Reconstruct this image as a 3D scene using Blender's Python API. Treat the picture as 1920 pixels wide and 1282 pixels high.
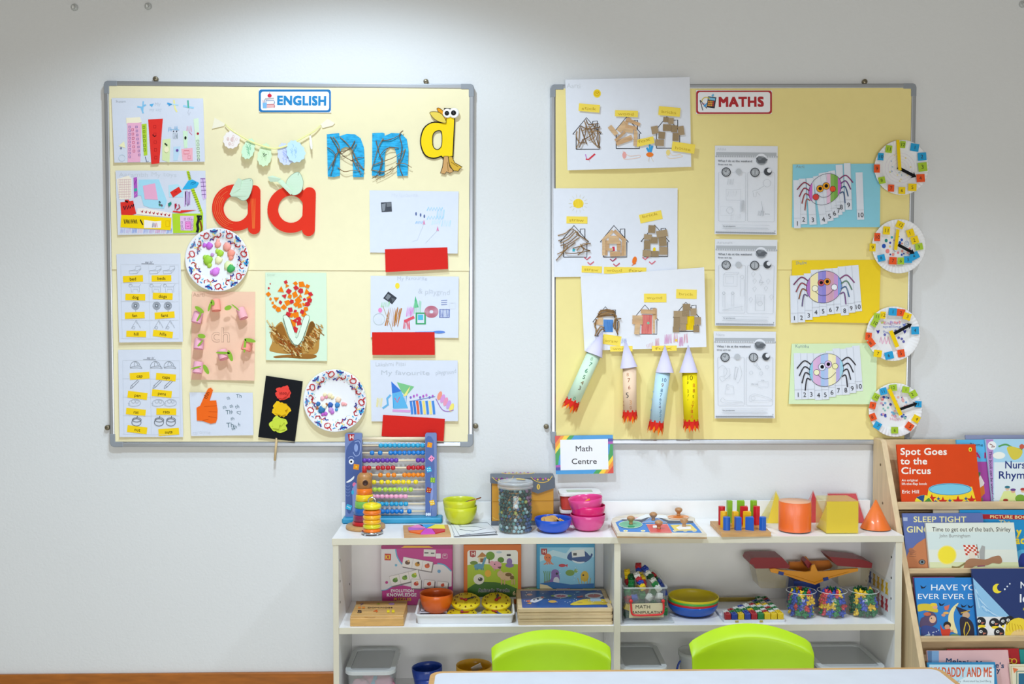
import bpy, bmesh, math, random
from mathutils import Vector, Matrix, Euler
from mathutils.geometry import tessellate_polygon
for o in list(bpy.data.objects): bpy.data.objects.remove(o)
R = random.Random(11)
pi = math.pi
SC = bpy.context.scene
COL = SC.collection
# ---------------------------------------------------------------- camera
F = 1867.0                                   # focal length in pixels of the 1920 px wide frame (35 mm)
CAM = Vector((0, -3.316, 1.30))
EUL = Euler((pi/2 - math.atan(53/F), 0, -math.atan(43/F)), 'XYZ')
cd = bpy.data.cameras.new('camera'); cd.lens = 36*F/1920; cd.sensor_width = 36; cd.clip_start = .05
co = bpy.data.objects.new('camera', cd); COL.objects.link(co)
co.location = CAM; co.rotation_euler = EUL; SC.camera = co
# ---------------------------------------------------------------- light
w = bpy.data.worlds.new('room_light'); SC.world = w; w.use_nodes = True
w.node_tree.nodes['Background'].inputs[0].default_value = (1.0, .94, .80, 1)
w.node_tree.nodes['Background'].inputs[1].default_value = .215
def lamp(name, kind, loc, power, col, rot=(0, 0, 0), **k):
    l = bpy.data.lights.new(name, kind); l.energy = power; l.color = col
    for a, b in k.items(): setattr(l, a, b)
    o = bpy.data.objects.new(name, l); COL.objects.link(o); o.location = loc; o.rotation_euler = rot
    return o
DL = dict(spot_blend=.55, shadow_soft_size=.07)
lamp('downlight_by_wall', 'SPOT', (-.47, -.90, 2.78), 62, (.72, .86, 1.0), spot_size=math.radians(132), spot_blend=.35, shadow_soft_size=.07)
lamp('downlight', 'SPOT', (-.30, -1.60, 2.78), 128, (.72, .86, 1.0), spot_size=math.radians(126), **DL)
lamp('downlight', 'SPOT', (1.45, -1.6, 2.78), 92, (.82, .90, 1.0), spot_size=math.radians(116), **DL)
lamp('downlight', 'SPOT', (-1.9, -1.7, 2.78), 14, (.76, .88, 1.0), spot_size=math.radians(120), **DL)
lamp('front_fill', 'AREA', (.3, -5.6, .95), 95, (.97, .98, 1.0), (pi/2, 0, 0), shape='RECTANGLE', size=3.4, size_y=1.1)  # unseen fill light added behind the camera to brighten the shelf interiors
SC.view_settings.view_transform = 'Standard'; SC.view_settings.look = 'None'
SC.view_settings.gamma = 1; SC.view_settings.use_curve_mapping = False
SC.view_settings.exposure = 0.0
# ---------------------------------------------------------------- helpers: photo frame -> room
RM = EUL.to_matrix()
def ray(px, py): return RM @ Vector(((px-960)/F, -(py-641)/F, -1))
def onp(px, py, p, n):
    r = ray(px, py); return CAM + r*((p-CAM).dot(n)/r.dot(n))
def ony(px, py, d): r = ray(px, py); return CAM + r*((-d-CAM.y)/r.y)
def onz(px, py, z): r = ray(px, py); return CAM + r*((z-CAM.z)/r.z)
class Fr:                                    # a measuring frame: offset and scale of a close-up of the photograph
    def __init__(s, x, y, k): s.x, s.y, s.k = x, y, k
    def __call__(s, x, y): return (s.x+x/s.k, s.y+y/s.k)
PX = Fr(0, 0, 1)
A1=Fr(180,130,4.006); A2=Fr(380,150,4.273); A3=Fr(600,130,3.287); A4=Fr(190,430,2.981); A5=Fr(470,490,3.204); A6=Fr(660,500,3.561)
B1=Fr(1010,130,3.206); B2=Fr(1010,490,3.464); B3=Fr(1290,130,3.662); B4=Fr(1300,430,3.205); B5=Fr(1460,140,3.772); B6=Fr(1460,470,3.466)
C1=Fr(620,790,5.574); C2=Fr(820,800,5.647); C3=Fr(1130,900,5.818); C4=Fr(1400,890,6.0); C5=Fr(600,1000,4.547); C6=Fr(850,1000,4.547)
C7=Fr(1140,1010,4.7125); C8=Fr(1400,1010,4.7125); E1=Fr(1640,800,5.129); E2=Fr(1640,1030,5.086)
def lin(h):
    if not isinstance(h, str): return h
    h = h.lstrip('#'); c = [int(h[i:i+2], 16)/255 for i in (0, 2, 4)]
    return tuple(x/12.92 if x <= .04045 else ((x+.055)/1.055)**2.4 for x in c)
# ---------------------------------------------------------------- materials
MC = {}
def mat(col, rough=.5, kind='plain', bump=0, scale=60, metal=0, coat=0, emit=0, opac=.15, sss=0):
    key = (col, rough, kind, bump, scale, metal, coat, opac, sss)
    if key in MC: return MC[key]
    m = bpy.data.materials.new('%s_%d' % (kind, len(MC))); m.use_nodes = True; MC[key] = m
    nt = m.node_tree; N = nt.nodes; L = nt.links; b = N['Principled BSDF']; out = N['Material Output']
    c = lin(col) + (1,)
    b.inputs['Base Color'].default_value = c; b.inputs['Roughness'].default_value = rough; b.inputs['Metallic'].default_value = metal
    b.inputs['Coat Weight'].default_value = coat
    if kind in ('paper', 'print', 'paint', 'wall') and rough > .5: b.inputs['Specular IOR Level'].default_value = .15
    tc = N.new('ShaderNodeTexCoord')
    def noise(sc, det=3, vec=None):
        n = N.new('ShaderNodeTexNoise'); n.inputs['Scale'].default_value = sc; n.inputs['Detail'].default_value = det
        L.new(vec if vec else tc.outputs['Object'], n.inputs['Vector']); return n
    def ramp(fac, c0, c1, p0=.3, p1=.7):
        r = N.new('ShaderNodeValToRGB'); r.color_ramp.elements[0].color = c0; r.color_ramp.elements[1].color = c1
        r.color_ramp.elements[0].position = p0; r.color_ramp.elements[1].position = p1
        L.new(fac, r.inputs[0]); L.new(r.outputs[0], b.inputs['Base Color']); return r
    if kind in ('plain', 'paper', 'wall'):
        v = {'plain': .03, 'paper': .012, 'wall': .015}[kind]
        n0 = noise(scale*.25 if kind != 'wall' else 1.7, 4)
        ramp(n0.outputs[0], tuple(x*(1-v) for x in c[:3])+(1,), tuple(min(1, x*(1+v)) for x in c[:3])+(1,))
    if kind == 'wood':
        mp = N.new('ShaderNodeMapping'); mp.inputs['Scale'].default_value = (2.5, 14, 14); L.new(tc.outputs['Object'], mp.inputs[0])
        n0 = noise(scale*.1, 5, mp.outputs[0]); ramp(n0.outputs[0], tuple(x*.80 for x in c[:3])+(1,), tuple(min(1, x*1.1) for x in c[:3])+(1,))
    if kind == 'woodv':
        mp = N.new('ShaderNodeMapping'); mp.inputs['Scale'].default_value = (14, 14, 1.5); L.new(tc.outputs['Object'], mp.inputs[0])
        n0 = noise(scale*.1, 5, mp.outputs[0]); ramp(n0.outputs[0], tuple(x*.86 for x in c[:3])+(1,), tuple(min(1, x*1.06) for x in c[:3])+(1,))
    if kind == 'paint':                      # loose hand-brushed paint: two tones in streaks
        mp = N.new('ShaderNodeMapping'); mp.inputs['Scale'].default_value = (9, 9, 30); L.new(tc.outputs['Object'], mp.inputs[0])
        n0 = noise(scale*.08, 5, mp.outputs[0]); ramp(n0.outputs[0], tuple(x*.72 for x in c[:3])+(1,), tuple(min(1, x*1.35) for x in c[:3])+(1,), .35, .68)
    if kind == 'print':
        a = N.new('ShaderNodeAttribute'); a.attribute_name = 'Col'; L.new(a.outputs['Color'], b.inputs['Base Color'])
    if bump:
        n1 = noise(scale, 3); bp = N.new('ShaderNodeBump'); bp.inputs['Strength'].default_value = bump; bp.inputs['Distance'].default_value = .002
        L.new(n1.outputs[0], bp.inputs['Height']); L.new(bp.outputs[0], b.inputs['Normal'])
    if sss: b.inputs['Subsurface Weight'].default_value = sss; b.inputs['Subsurface Radius'].default_value = (.01, .01, .01)
    if kind == 'clear':
        t = N.new('ShaderNodeBsdfTransparent'); t.inputs[0].default_value = (.97, .975, .98, 1)
        g = N.new('ShaderNodeBsdfGlossy'); g.inputs['Roughness'].default_value = rough
        x1 = N.new('ShaderNodeMixShader'); x1.inputs[0].default_value = .045; L.new(t.outputs[0], x1.inputs[1]); L.new(g.outputs[0], x1.inputs[2])
        x2 = N.new('ShaderNodeMixShader'); x2.inputs[0].default_value = opac; L.new(x1.outputs[0], x2.inputs[1]); L.new(b.outputs[0], x2.inputs[2])
        L.new(x2.outputs[0], out.inputs[0])
    return m
INK = mat('#ffffff', .75, 'print'); INKG = mat('#ffffff', .32, 'print')
# ---------------------------------------------------------------- mesh builder
class MB:
    def __init__(s): s.v = []; s.f = []; s.c = []; s.sm = []; s.col = None
    def add(s, vs, fs, col=None, smooth=False):
        b = len(s.v); s.v += [Vector(v) for v in vs]
        for f in fs: s.f.append(tuple(b+i for i in f)); s.sm.append(smooth)
        s.c += [lin(col) if col else None]*len(vs)
        return s
    def box(s, c, size, bev=0, rz=0, rot=None):
        x, y, z = [q/2 for q in size]; c = Vector(c); m = rot if rot is not None else Matrix.Rotation(rz, 3, 'Z')
        if not bev:
            vs = [Vector((a*x, b*y, d*z)) for d in (-1, 1) for a, b in ((-1,-1), (1,-1), (1,1), (-1,1))]
            fs = [(3,2,1,0), (4,5,6,7), (0,1,5,4), (1,2,6,5), (2,3,7,6), (3,0,4,7)]
        else:
            e = min(bev, x*.98, y*.98, z*.98); vs = []; idx = {}
            for a in (-1, 1):
                for b in (-1, 1):
                    for d in (-1, 1):
                        for ax, p in ((0, (a*x, b*(y-e), d*(z-e))), (1, (a*(x-e), b*y, d*(z-e))), (2, (a*(x-e), b*(y-e), d*z))):
                            idx[(a, b, d, ax)] = len(vs); vs.append(Vector(p))
            fs = []
            for g in (-1, 1):
                q = [(-1,-1), (1,-1), (1,1), (-1,1)]
                for ax in range(3):
                    def k(u, v, t=None):
                        l = [0, 0, 0]; l[ax] = g; l[(ax+1) % 3] = u; l[(ax+2) % 3] = v; return tuple(l)
                    fc = [idx[k(u, v)+(ax,)] for u, v in q]; fs.append(tuple(fc if g > 0 else fc[::-1]))
                    for h in (-1, 1):        # edges between faces ax and ax+1
                        l0 = [0, 0, 0]; l0[ax] = g; l0[(ax+1) % 3] = h
                        l1 = list(l0); l0[(ax+2) % 3] = -1; l1[(ax+2) % 3] = 1
                        fs.append((idx[tuple(l0)+(ax,)], idx[tuple(l1)+(ax,)], idx[tuple(l1)+((ax+1) % 3,)], idx[tuple(l0)+((ax+1) % 3,)]))
            for a in (-1, 1):
                for b in (-1, 1):
                    for d in (-1, 1): fs.append(tuple(idx[(a, b, d, i)] for i in range(3)))
        return s.add([c + m @ v for v in vs], fs)
    def lathe(s, prof, c=(0, 0, 0), n=24, axis=None, smooth=True, wob=None):
        c = Vector(c); m = Matrix.Identity(3)
        if axis is not None: m = Vector((0, 0, 1)).rotation_difference(Vector(axis)).to_matrix()
        vs = []; rows = []
        for r, z in prof:
            if r < 1e-6: rows.append([len(vs)]); vs.append(c + m @ Vector((0, 0, z)))
            else:
                rows.append(list(range(len(vs), len(vs)+n)))
                for i in range(n):
                    a = 2*pi*i/n; k = wob(a, r, z) if wob else 1
                    vs.append(c + m @ Vector((r*k*math.cos(a), r*k*math.sin(a), z)))
        fs = []
        for p, q in zip(rows, rows[1:]):
            if len(p) == 1 and len(q) == 1: continue
            for i in range(n):
                j = (i+1) % n
                if len(p) == 1: fs.append((p[0], q[j], q[i]))
                elif len(q) == 1: fs.append((p[i], p[j], q[0]))
                else: fs.append((p[i], p[j], q[j], q[i]))
        return s.add(vs, fs, None, smooth)
    def tube(s, path, r, n=6, closed=False, smooth=True, taper=None):
        P = [Vector(p) for p in path]; vs = []; k = len(P); up = None
        for i, p in enumerate(P):
            a = P[(i-1) % k] if closed or i else P[0]; b = P[(i+1) % k] if closed or i < k-1 else P[-1]
            t = (b-a).normalized()
            if up is None: up = t.orthogonal().normalized()
            up = (up - t*up.dot(t)); up = up.normalized() if up.length > 1e-6 else t.orthogonal().normalized()
            w_ = t.cross(up); rr = r if not taper else r*taper[i] if isinstance(taper, (list, tuple)) else r
            for j in range(n):
                an = 2*pi*j/n; vs.append(p + up*rr*math.cos(an) + w_*rr*math.sin(an))
        fs = []
        for i in range(k if closed else k-1):
            for j in range(n):
                a, b = i*n+j, i*n+(j+1) % n; c, d = ((i+1) % k)*n+(j+1) % n, ((i+1) % k)*n+j
                fs.append((a, b, c, d))
        if not closed: fs += [tuple(range(n))[::-1], tuple(range((k-1)*n, k*n))]
        return s.add(vs, fs, None, smooth)
    def ball(s, c, r, n=12, m=8, sx=1, sy=1, sz=1):
        pr = [(r*math.sin(pi*i/m), -r*math.cos(pi*i/m)) for i in range(m+1)]; pr[0] = (0, -r); pr[-1] = (0, r)
        b = len(s.v); s.lathe(pr, (0, 0, 0), n)
        c = Vector(c)
        for i in range(b, len(s.v)): v = s.v[i]; s.v[i] = c + Vector((v.x*sx, v.y*sy, v.z*sz))
        return s
    def prism(s, loops, f0, f1, smooth=False):   # loops of 2-D points; f0/f1 map a point to back / front
        if not isinstance(loops[0][0], (tuple, list)): loops = [loops]
        flat = [p for l in loops for p in l]; k = len(flat)
        tri = tessellate_polygon([[Vector((p[0], p[1], 0)) for p in l] for l in loops])
        vs = [f0(*p) for p in flat] + [f1(*p) for p in flat]
        fs = [tuple(t) for t in tri] + [tuple(i+k for i in reversed(t)) for t in tri]
        o = 0
        for l in loops:
            for i in range(len(l)):
                j = (i+1) % len(l); fs.append((o+i, o+j, o+j+k, o+i+k))
            o += len(l)
        return s.add(vs, fs, None, smooth)
ORG = {}
def make(name, mb, mt, parent=None, label=None, cat=None, group=None, kind=None, org=None):
    me = bpy.data.meshes.new(name)
    if parent is not None: O = ORG[parent]
    elif org is not None: O = Vector(org)
    else:
        xs = [v.x for v in mb.v]; ys = [v.y for v in mb.v]; zs = [v.z for v in mb.v]
        O = Vector(((min(xs)+max(xs))/2, (min(ys)+max(ys))/2, min(zs)))
    me.from_pydata([v-O for v in mb.v], [], mb.f)
    me.polygons.foreach_set('use_smooth', mb.sm)
    if any(c is not None for c in mb.c):
        at = me.color_attributes.new('Col', 'FLOAT_COLOR', 'POINT'); buf = []
        for c in mb.c: buf += list(c or (1, 1, 1)) + [1]
        at.data.foreach_set('color', buf)
    if not any(c is not None for c in mb.c):
        bm = bmesh.new(); bm.from_mesh(me); bmesh.ops.recalc_face_normals(bm, faces=bm.faces); bm.to_mesh(me); bm.free()
    me.materials.append(mt); me.update()
    o = bpy.data.objects.new(name, me); COL.objects.link(o); ORG[o] = O
    if parent is not None: o.parent = parent
    else: o.location = O
    tag(o, label, cat, group, kind); return o
def tag(o, label=None, cat=None, group=None, kind=None):
    if label: o['label'] = label
    if cat: o['category'] = cat
    if group: o['group'] = group
    if kind: o['kind'] = kind
    return o
def thing(name, label, cat, loc, group=None):
    o = bpy.data.objects.new(name, None); COL.objects.link(o); o.location = loc; o.empty_display_size = .02
    ORG[o] = Vector(loc); return tag(o, label, cat, group)
def dup(root, loc, rot=None, label=None, group=None, scale=None, par=None, m=None):
    c = root.copy(); COL.objects.link(c)
    if par is None:
        c.location = loc; ORG[c] = Vector(loc)
        if rot is not None: c.rotation_euler = rot
        if scale is not None: c.scale = (scale,)*3 if isinstance(scale, (int, float)) else scale
        if label: c['label'] = label
        if group: c['group'] = group
    else: c.parent = par
    for ch in list(root.children): dup(ch, None, par=c)
    return c
def smesh(o, mt):                            # a copy that wears another colour: same shape, own material slot
    o.material_slots[0].link = 'OBJECT'; o.material_slots[0].material = mt; return o
# ---------------------------------------------------------------- lettering and drawn marks
GL = {}
def glyph(ch, bold):
    if (ch, bold) in GL: return GL[(ch, bold)]
    def geo(t):
        cu = bpy.data.curves.new('t', 'FONT'); cu.body = t; cu.size = 1; cu.resolution_u = 3; cu.offset = bold
        ob = bpy.data.objects.new('t', cu); me = bpy.data.meshes.new_from_object(ob)
        v = [(p.co.x, p.co.y) for p in me.vertices]; f = [tuple(q.vertices) for q in me.polygons]
        bpy.data.meshes.remove(me); bpy.data.objects.remove(ob); bpy.data.curves.remove(cu); return v, f
    def wid(t): v, _ = geo(t); xs = [p[0] for p in v]; return max(xs)-min(xs)
    adv = wid('|'+ch+'|') - wid('||')
    v, f = geo(ch) if ch != ' ' else ([], [])
    GL[(ch, bold)] = (v, f, adv); return GL[(ch, bold)]
CAPH = max(p[1] for p in glyph('H', 0)[0])
class Ink:
    def __init__(s, at, fr=PX, step=.00003, base=.0004): s.at = at; s.fr = fr; s.m = MB(); s.k = 0; s.step = step; s.base = base
    def _add(s, pts, faces, col):
        s.k += 1; off = s.base + s.k*s.step
        s.m.add([s.at(*s.fr(x, y), off) for x, y in pts], faces, col)
    def p(s, pts, col):
        t = tessellate_polygon([[Vector((x, y, 0)) for x, y in pts]]); s._add(pts, [tuple(q) for q in t], col)
    def r(s, x0, y0, x1, y1, col): s._add([(x0, y0), (x1, y0), (x1, y1), (x0, y1)], [(0, 1, 2, 3)], col)
    def c(s, x, y, r, col, ry=None, n=20, rot=0):
        ry = ry or r; a0 = math.radians(rot); ca, sa = math.cos(a0), math.sin(a0); q = []
        for i in range(n):
            u, v = r*math.cos(2*pi*i/n), ry*math.sin(2*pi*i/n); q.append((x+u*ca-v*sa, y+u*sa+v*ca))
        s._add(q, [tuple(range(n))], col)
    def s(s, pts, w, col, closed=False):
        n = len(pts); q = []
        for i in range(n):
            a = pts[(i-1) % n] if closed or i else pts[0]; b = pts[(i+1) % n] if closed or i < n-1 else pts[-1]
            dx, dy = b[0]-a[0], b[1]-a[1]; l = math.hypot(dx, dy) or 1; nx, ny = -dy/l*w/2, dx/l*w/2
            q += [(pts[i][0]+nx, pts[i][1]+ny), (pts[i][0]-nx, pts[i][1]-ny)]
        fs = [(2*i, 2*i+1, (2*i+3) % (2*n), (2*i+2) % (2*n)) for i in range(n if closed else n-1)]
        s._add(q, fs, col)
    def ring(s, x, y, r, w, col, ry=None, n=22, a0=0, a1=360):
        ry = ry or r; k = n if a1-a0 >= 360 else n+1
        s.s([(x+r*math.cos(math.radians(a0+(a1-a0)*i/n)), y+ry*math.sin(math.radians(a0+(a1-a0)*i/n))) for i in range(k)], w, col, a1-a0 >= 360)
    def frame(s, x0, y0, x1, y1, w, col, rr=0):
        s.s(rrect(x0, y0, x1, y1, rr) if rr else [(x0, y0), (x1, y0), (x1, y1), (x0, y1)], w, col, True)
    def rr(s, x0, y0, x1, y1, r, col): s.p(rrect(x0, y0, x1, y1, r), col)
    def scr(s, x0, y0, x1, y1, col, n=6, w=2, lean=0):          # crayon hatching
        pts = []; n = int(n*1.7)
        for i in range(n+1):
            t = i/n; xx = x0+(x1-x0)*t; j = R.uniform(-.06, .06)*(y1-y0)
            pts.append((xx + (lean if i % 2 else 0), (y0 if i % 2 else y1)+j))
        s.s(pts, w, col)
    def curve(s, pts, w, col, closed=False, n=6): s.s(spline(pts, n, closed), w, col, closed)
    def t(s, txt, x, y, h, col, b=0, w=None, rot=0, al='l', jit=0, slant=0):
        b = max(b, 0); k = h/CAPH; tot = sum(glyph(c, 0)[2]+b for c in txt)*k; sx = w/tot if w else 1; tot *= sx
        x0 = 0 if al == 'l' else -tot/2; ca, sa = math.cos(math.radians(rot)), math.sin(math.radians(rot)); vs = []; fs = []
        for c in txt:
            v, f, ad = glyph(c, 0); jy = R.uniform(-jit, jit)*h; o = len(vs)
            for (gx, gy) in v: vs.append((x0 + (gx + b/2 + slant*gy)*k*sx, -gy*k + jy))
            fs += [tuple(o+i for i in g) for g in f]; x0 += (ad+b)*k*sx
        for ox, oy in (((0, 0),) if b < .003 else ((-b, -b), (b, -b), (b, b), (-b, b), (0, 0))):   # heavier letters: struck again slightly shifted
            if vs: s._add([(x+(u+ox*k)*ca-(q+oy*k)*sa, y+(u+ox*k)*sa+(q+oy*k)*ca) for u, q in vs], fs, col)
    def build(s, name, parent, mt=None, kind='stuff'): return make(name, s.m, mt or INK, parent, kind=kind)
def spline(p, n=6, closed=False):
    q = []; k = len(p); rng = range(k if closed else k-1)
    for i in rng:
        a, b, c, d = (p[(i-1) % k] if closed or i else p[0], p[i], p[(i+1) % k], p[(i+2) % k] if closed or i < k-2 else p[-1])
        for j in range(n):
            t = j/n
            q.append(tuple(.5*(2*b[m] + (c[m]-a[m])*t + (2*a[m]-5*b[m]+4*c[m]-d[m])*t*t + (3*b[m]-a[m]-3*c[m]+d[m])*t**3) for m in range(len(b))))
    if not closed: q.append(tuple(p[-1]))
    return q
def rrect(x0, y0, x1, y1, r, n=5):
    q = []
    for cx, cy, a in ((x1-r, y0+r, -90), (x1-r, y1-r, 0), (x0+r, y1-r, 90), (x0+r, y0+r, 180)):
        for i in range(n+1): t = math.radians(a+90*i/n); q.append((cx+r*math.cos(t), cy+r*math.sin(t)))
    return q
def ell(x, y, r, ry=None, n=28, a0=0): ry = ry or r; return [(x+r*math.cos(2*pi*i/n+a0), y+ry*math.sin(2*pi*i/n+a0)) for i in range(n)]
def rotq(x, y, w, h, deg=0, fr=PX):         # a turned rectangle round a centre, as corner points tl tr br bl
    a = math.radians(deg); c, s = math.cos(a), math.sin(a)
    return [(x+u*c-v*s, y+u*s+v*c) for u, v in ((-w/2, -h/2), (w/2, -h/2), (w/2, h/2), (-w/2, h/2))]
def slab(mb, pts, d0, d1, fr=PX):           # outline on the wall plane, from distance d0 to d1 off the wall
    P = [fr(*p) for p in pts] if not isinstance(pts[0][0], (tuple, list)) else [[fr(*p) for p in l] for l in pts]
    f1 = lambda x, y: ony(x, y, d1)
    def f0(x, y): v = ony(x, y, d1); return Vector((v.x, -d0, v.z))
    return mb.prism(P, f0, f1)
class Sheet:                                 # a sheet of paper on the wall, gently curled; at() follows its surface
    def __init__(s, quad, d, fr=PX, lift=None, th=.0005, nx=10, ny=8):
        s.q = [Vector(fr(*p)) for p in quad]; s.d = d; s.th = th; s.nx, s.ny = nx, ny
        a, b, c = R.uniform(.0005, .003), R.uniform(.0, .003), R.uniform(.0, .0025)
        s.lift = lift or (lambda u, v: a*v**2 + b*(u*v)**3 + c*((1-u)*v)**3 + .0004*math.sin(5*u+3*v))
        s.ph = R.random()*6
    def uv(s, px, py):
        tl, tr, br, bl = s.q; e = (tr-tl); f = (bl-tl); g = Vector((px, py))-tl; D = e.x*f.y-e.y*f.x
        return (g.x*f.y-g.y*f.x)/D, (e.x*g.y-e.y*g.x)/D
    def at(s, px, py, off=0):
        u, v = s.uv(px, py); u = min(1, max(0, u)); v = min(1, max(0, v))
        return ony(px, py, s.d + max(0, s.lift(u, v)) + off)
    def mesh(s):
        m = MB(); tl, tr, br, bl = s.q; nx, ny = s.nx, s.ny; vs = []
        for k in (0, 1):
            for j in range(ny+1):
                for i in range(nx+1):
                    u, v = i/nx, j/ny; p = (tl*(1-u)+tr*u)*(1-v) + (bl*(1-u)+br*u)*v
                    q = ony(p.x, p.y, s.d + max(0, s.lift(u, v)))
                    if k: q = q + Vector((0, s.th, 0))
                    vs.append(q)
        K = (nx+1)*(ny+1); I = lambda i, j, k=0: k*K + j*(nx+1)+i; f0 = []; f1 = []; fs = []
        for j in range(ny):
            for i in range(nx):
                f0.append((I(i, j), I(i, j+1), I(i+1, j+1), I(i+1, j))); f1.append((I(i, j), I(i+1, j), I(i+1, j+1), I(i, j+1)))
        for i in range(nx): fs += [(I(i, 0), I(i+1, 0), I(i+1, 0, 1), I(i, 0, 1)), (I(i, ny), I(i, ny, 1), I(i+1, ny, 1), I(i+1, ny))]
        for j in range(ny): fs += [(I(0, j), I(0, j, 1), I(0, j+1, 1), I(0, j+1)), (I(nx, j), I(nx, j+1), I(nx, j+1, 1), I(nx, j, 1))]
        m.add(vs[:K], f0, None, True); m.add(vs[K:], f1, None, True); m.add(vs, fs, None, False); return m
PAP = lambda col: mat(col, .8, 'paper', .06, 160)
def art(name, label, quad, d, col, fr=PX, cat='drawing', lift=None, group=None, sheet='sheet', mt=None):
    S = Sheet(quad, d, fr, lift); m = S.mesh()
    zs = [v.z for v in m.v]; xs = [v.x for v in m.v]
    t = thing(name, label, cat, ((min(xs)+max(xs))/2, -d, min(zs)), group)
    make(sheet, m, mt or PAP(col), t)
    return t, S
def piece(name, parent, at, pts, col, fr=PX, th=.0006, off=.0008, mt=None, label=None):   # a cut piece glued flat on a sheet
    P = [fr(*p) for p in pts] if not isinstance(pts[0][0], (tuple, list)) else [[fr(*p) for p in l] for l in pts]
    m = MB().prism(P, lambda x, y: at(x, y, off-th), lambda x, y: at(x, y, off))
    return make(name, m, mt or PAP(col), parent, label)
# ================================================================ the room
WALL = mat('#dee0e0', .75, 'wall', .35, 130)
make('wall_back', MB().box((0, .05, 1.4), (9, .1, 2.8)), WALL, kind='structure', label='white painted plaster wall behind the boards and cabinet')
make('floor', MB().box((0, -3, -.025), (9, 6.2, .05)), mat('#d6cdbd', .4, 'plain', .1, 30), kind='structure', label='pale grey classroom floor')
bz = .104
make('baseboard_back', MB().box((-2.402, -.007, bz/2), (3.8, .014, bz), .003), mat('#a8611a', .35, 'wood', .1, 60), kind='structure', label='orange-brown wooden baseboard left of the cabinet')
make('baseboard_right', MB().box((2.895, -.007, bz/2), (3.2, .014, bz), .003), mat('#a8611a', .35, 'wood', .1, 60), kind='structure', label='orange-brown wooden baseboard right of the cabinet')
for (x, y), lb in (((140, 14), 'clear plastic adhesive hook on the wall, the one nearer the left edge'), ((278, 12), 'clear plastic adhesive hook on the wall above the left board'), ((1917, 8), 'clear plastic adhesive hook at the far right edge of the wall')):
    c = ony(x, y, .002); t = thing('wall_hook', lb, 'hook', c, 'clear wall hooks')
    make('backplate', MB().lathe([(0, 0), (.012, 0), (.012, .003), (.0, .0035)], c, 16, (0, -1, 0)), mat('#dfe2e0', .2, 'clear', opac=.35), t)
    make('hook', MB().tube([c+Vector((.0, -.003, .006)), c+Vector((0, -.008, -.004)), c+Vector((0, -.014, -.006)), c+Vector((0, -.016, .002))], .0028, 8), mat('#e4e6e4', .2), t)
# ---------------------------------------------------------------- the two boards
ALU = mat('#b9bdc2', .35, 'plain', metal=.75); CAPM = mat('#8e949b', .45); SCREW = mat('#8a8069', .4, metal=.7)

def board(name, label, tl, tr, br, bl, clips, seam, inset, ycol):
    YEL = mat(ycol, .8, 'paper', .05, 120)
    V = [Vector(p) for p in (tl, tr, br, bl)]; c = ony((bl[0]+br[0])/2, bl[1], .01)
    t = thing(name, label, 'notice board', (c.x, 0, c.z))
    def P(u, v): return (V[0]*(1-u)+V[1]*u)*(1-v) + (V[3]*(1-u)+V[2]*u)*v
    q = lambda *uv: [tuple(P(u, v)) for u, v in uv]
    e = .0135
    make('panel', slab(MB(), q((.004, .004), (.996, .004), (.996, .996), (.004, .996)), 0.001, .0145), mat('#c9cbc8', .6), t)
    for a in (q((.03, 0), (.97, 0), (.97, e), (.03, e)), q((.03, 1-e), (.97, 1-e), (.97, 1), (.03, 1)), q((0, .03), (e, .03), (e, .97), (0, .97)), q((1-e, .03), (1, .03), (1, .97), (1-e, .97))):
        r = make('frame_rail', slab(MB(), a, .001, .0195), ALU, t)
        b = r.modifiers.new('bevel', 'BEVEL'); b.width = .004; b.segments = 2
    for sx, sy in ((0, 0), (1, 0), (1, 1), (0, 1)):
        L = .036; w_ = e+.001; f = lambda x: 1-x if sx else x; g = lambda y: 1-y if sy else y
        pts = [(0, .010), (.003, .003), (.010, 0), (L, 0), (L, w_), (w_, w_), (w_, L), (0, L)]
        r = make('corner_cap', slab(MB(), q(*[(f(x), g(y)) for x, y in pts]), .001, .0203), CAPM, t)
        b = r.modifiers.new('bevel', 'BEVEL'); b.width = .002; b.segments = 2
    for x, y in clips:
        k = ony(x, y, .0)
        cl = make('mounting_clip', MB().lathe([(0, .0), (.0085, 0), (.0085, .010), (.006, .0125), (0, .0125)], k, 14, (0, -1, 0)), SCREW, t)
        make('screw_slot', MB().box(k+Vector((0, -.0128, 0)), (.008, .0012, .0018)), mat('#4a453a', .5), cl)
    # yellow backing paper in two widths, gently buckled between its staples
    x0, y0, x1, y1 = inset
    for i, (va, vb, dd) in enumerate(((y0, seam, .0172), (seam-.004, y1, .0157))):
        ph = R.random()*6
        bl_ = lambda u, v, ph=ph: .0007+.0006*math.sin(9*u+ph+4*v)+.0005*math.sin(17*v+5*u*u+ph)+(.0012*max(0, v-.93)/.07 if i == 0 else 0)
        S = Sheet(q((x0, va), (x1, va), (x1, vb), (x0, vb)), dd, PX, bl_, .0004, 48, 30)
        make('backing_sheet', S.mesh(), YEL, t)
    return t
board('notice_board', 'left aluminium-framed notice board covered in pale yellow paper, with the ENGLISH sign',
      (194, 151), (889, 157), (887, 838), (206, 838), ((293, 149), (799, 154), (203, 801), (892, 798)), .515, (.014, .014, .988, .985), '#f1e8c0')
board('notice_board', 'right aluminium-framed notice board covered in pale yellow paper, with the MATHS sign',
      (1032, 158), (1719, 156), (1706, 834), (1033, 833), ((1620, 154), (1024, 799)), .515, (.014, .012, .986, .985), '#efdf98')
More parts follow.
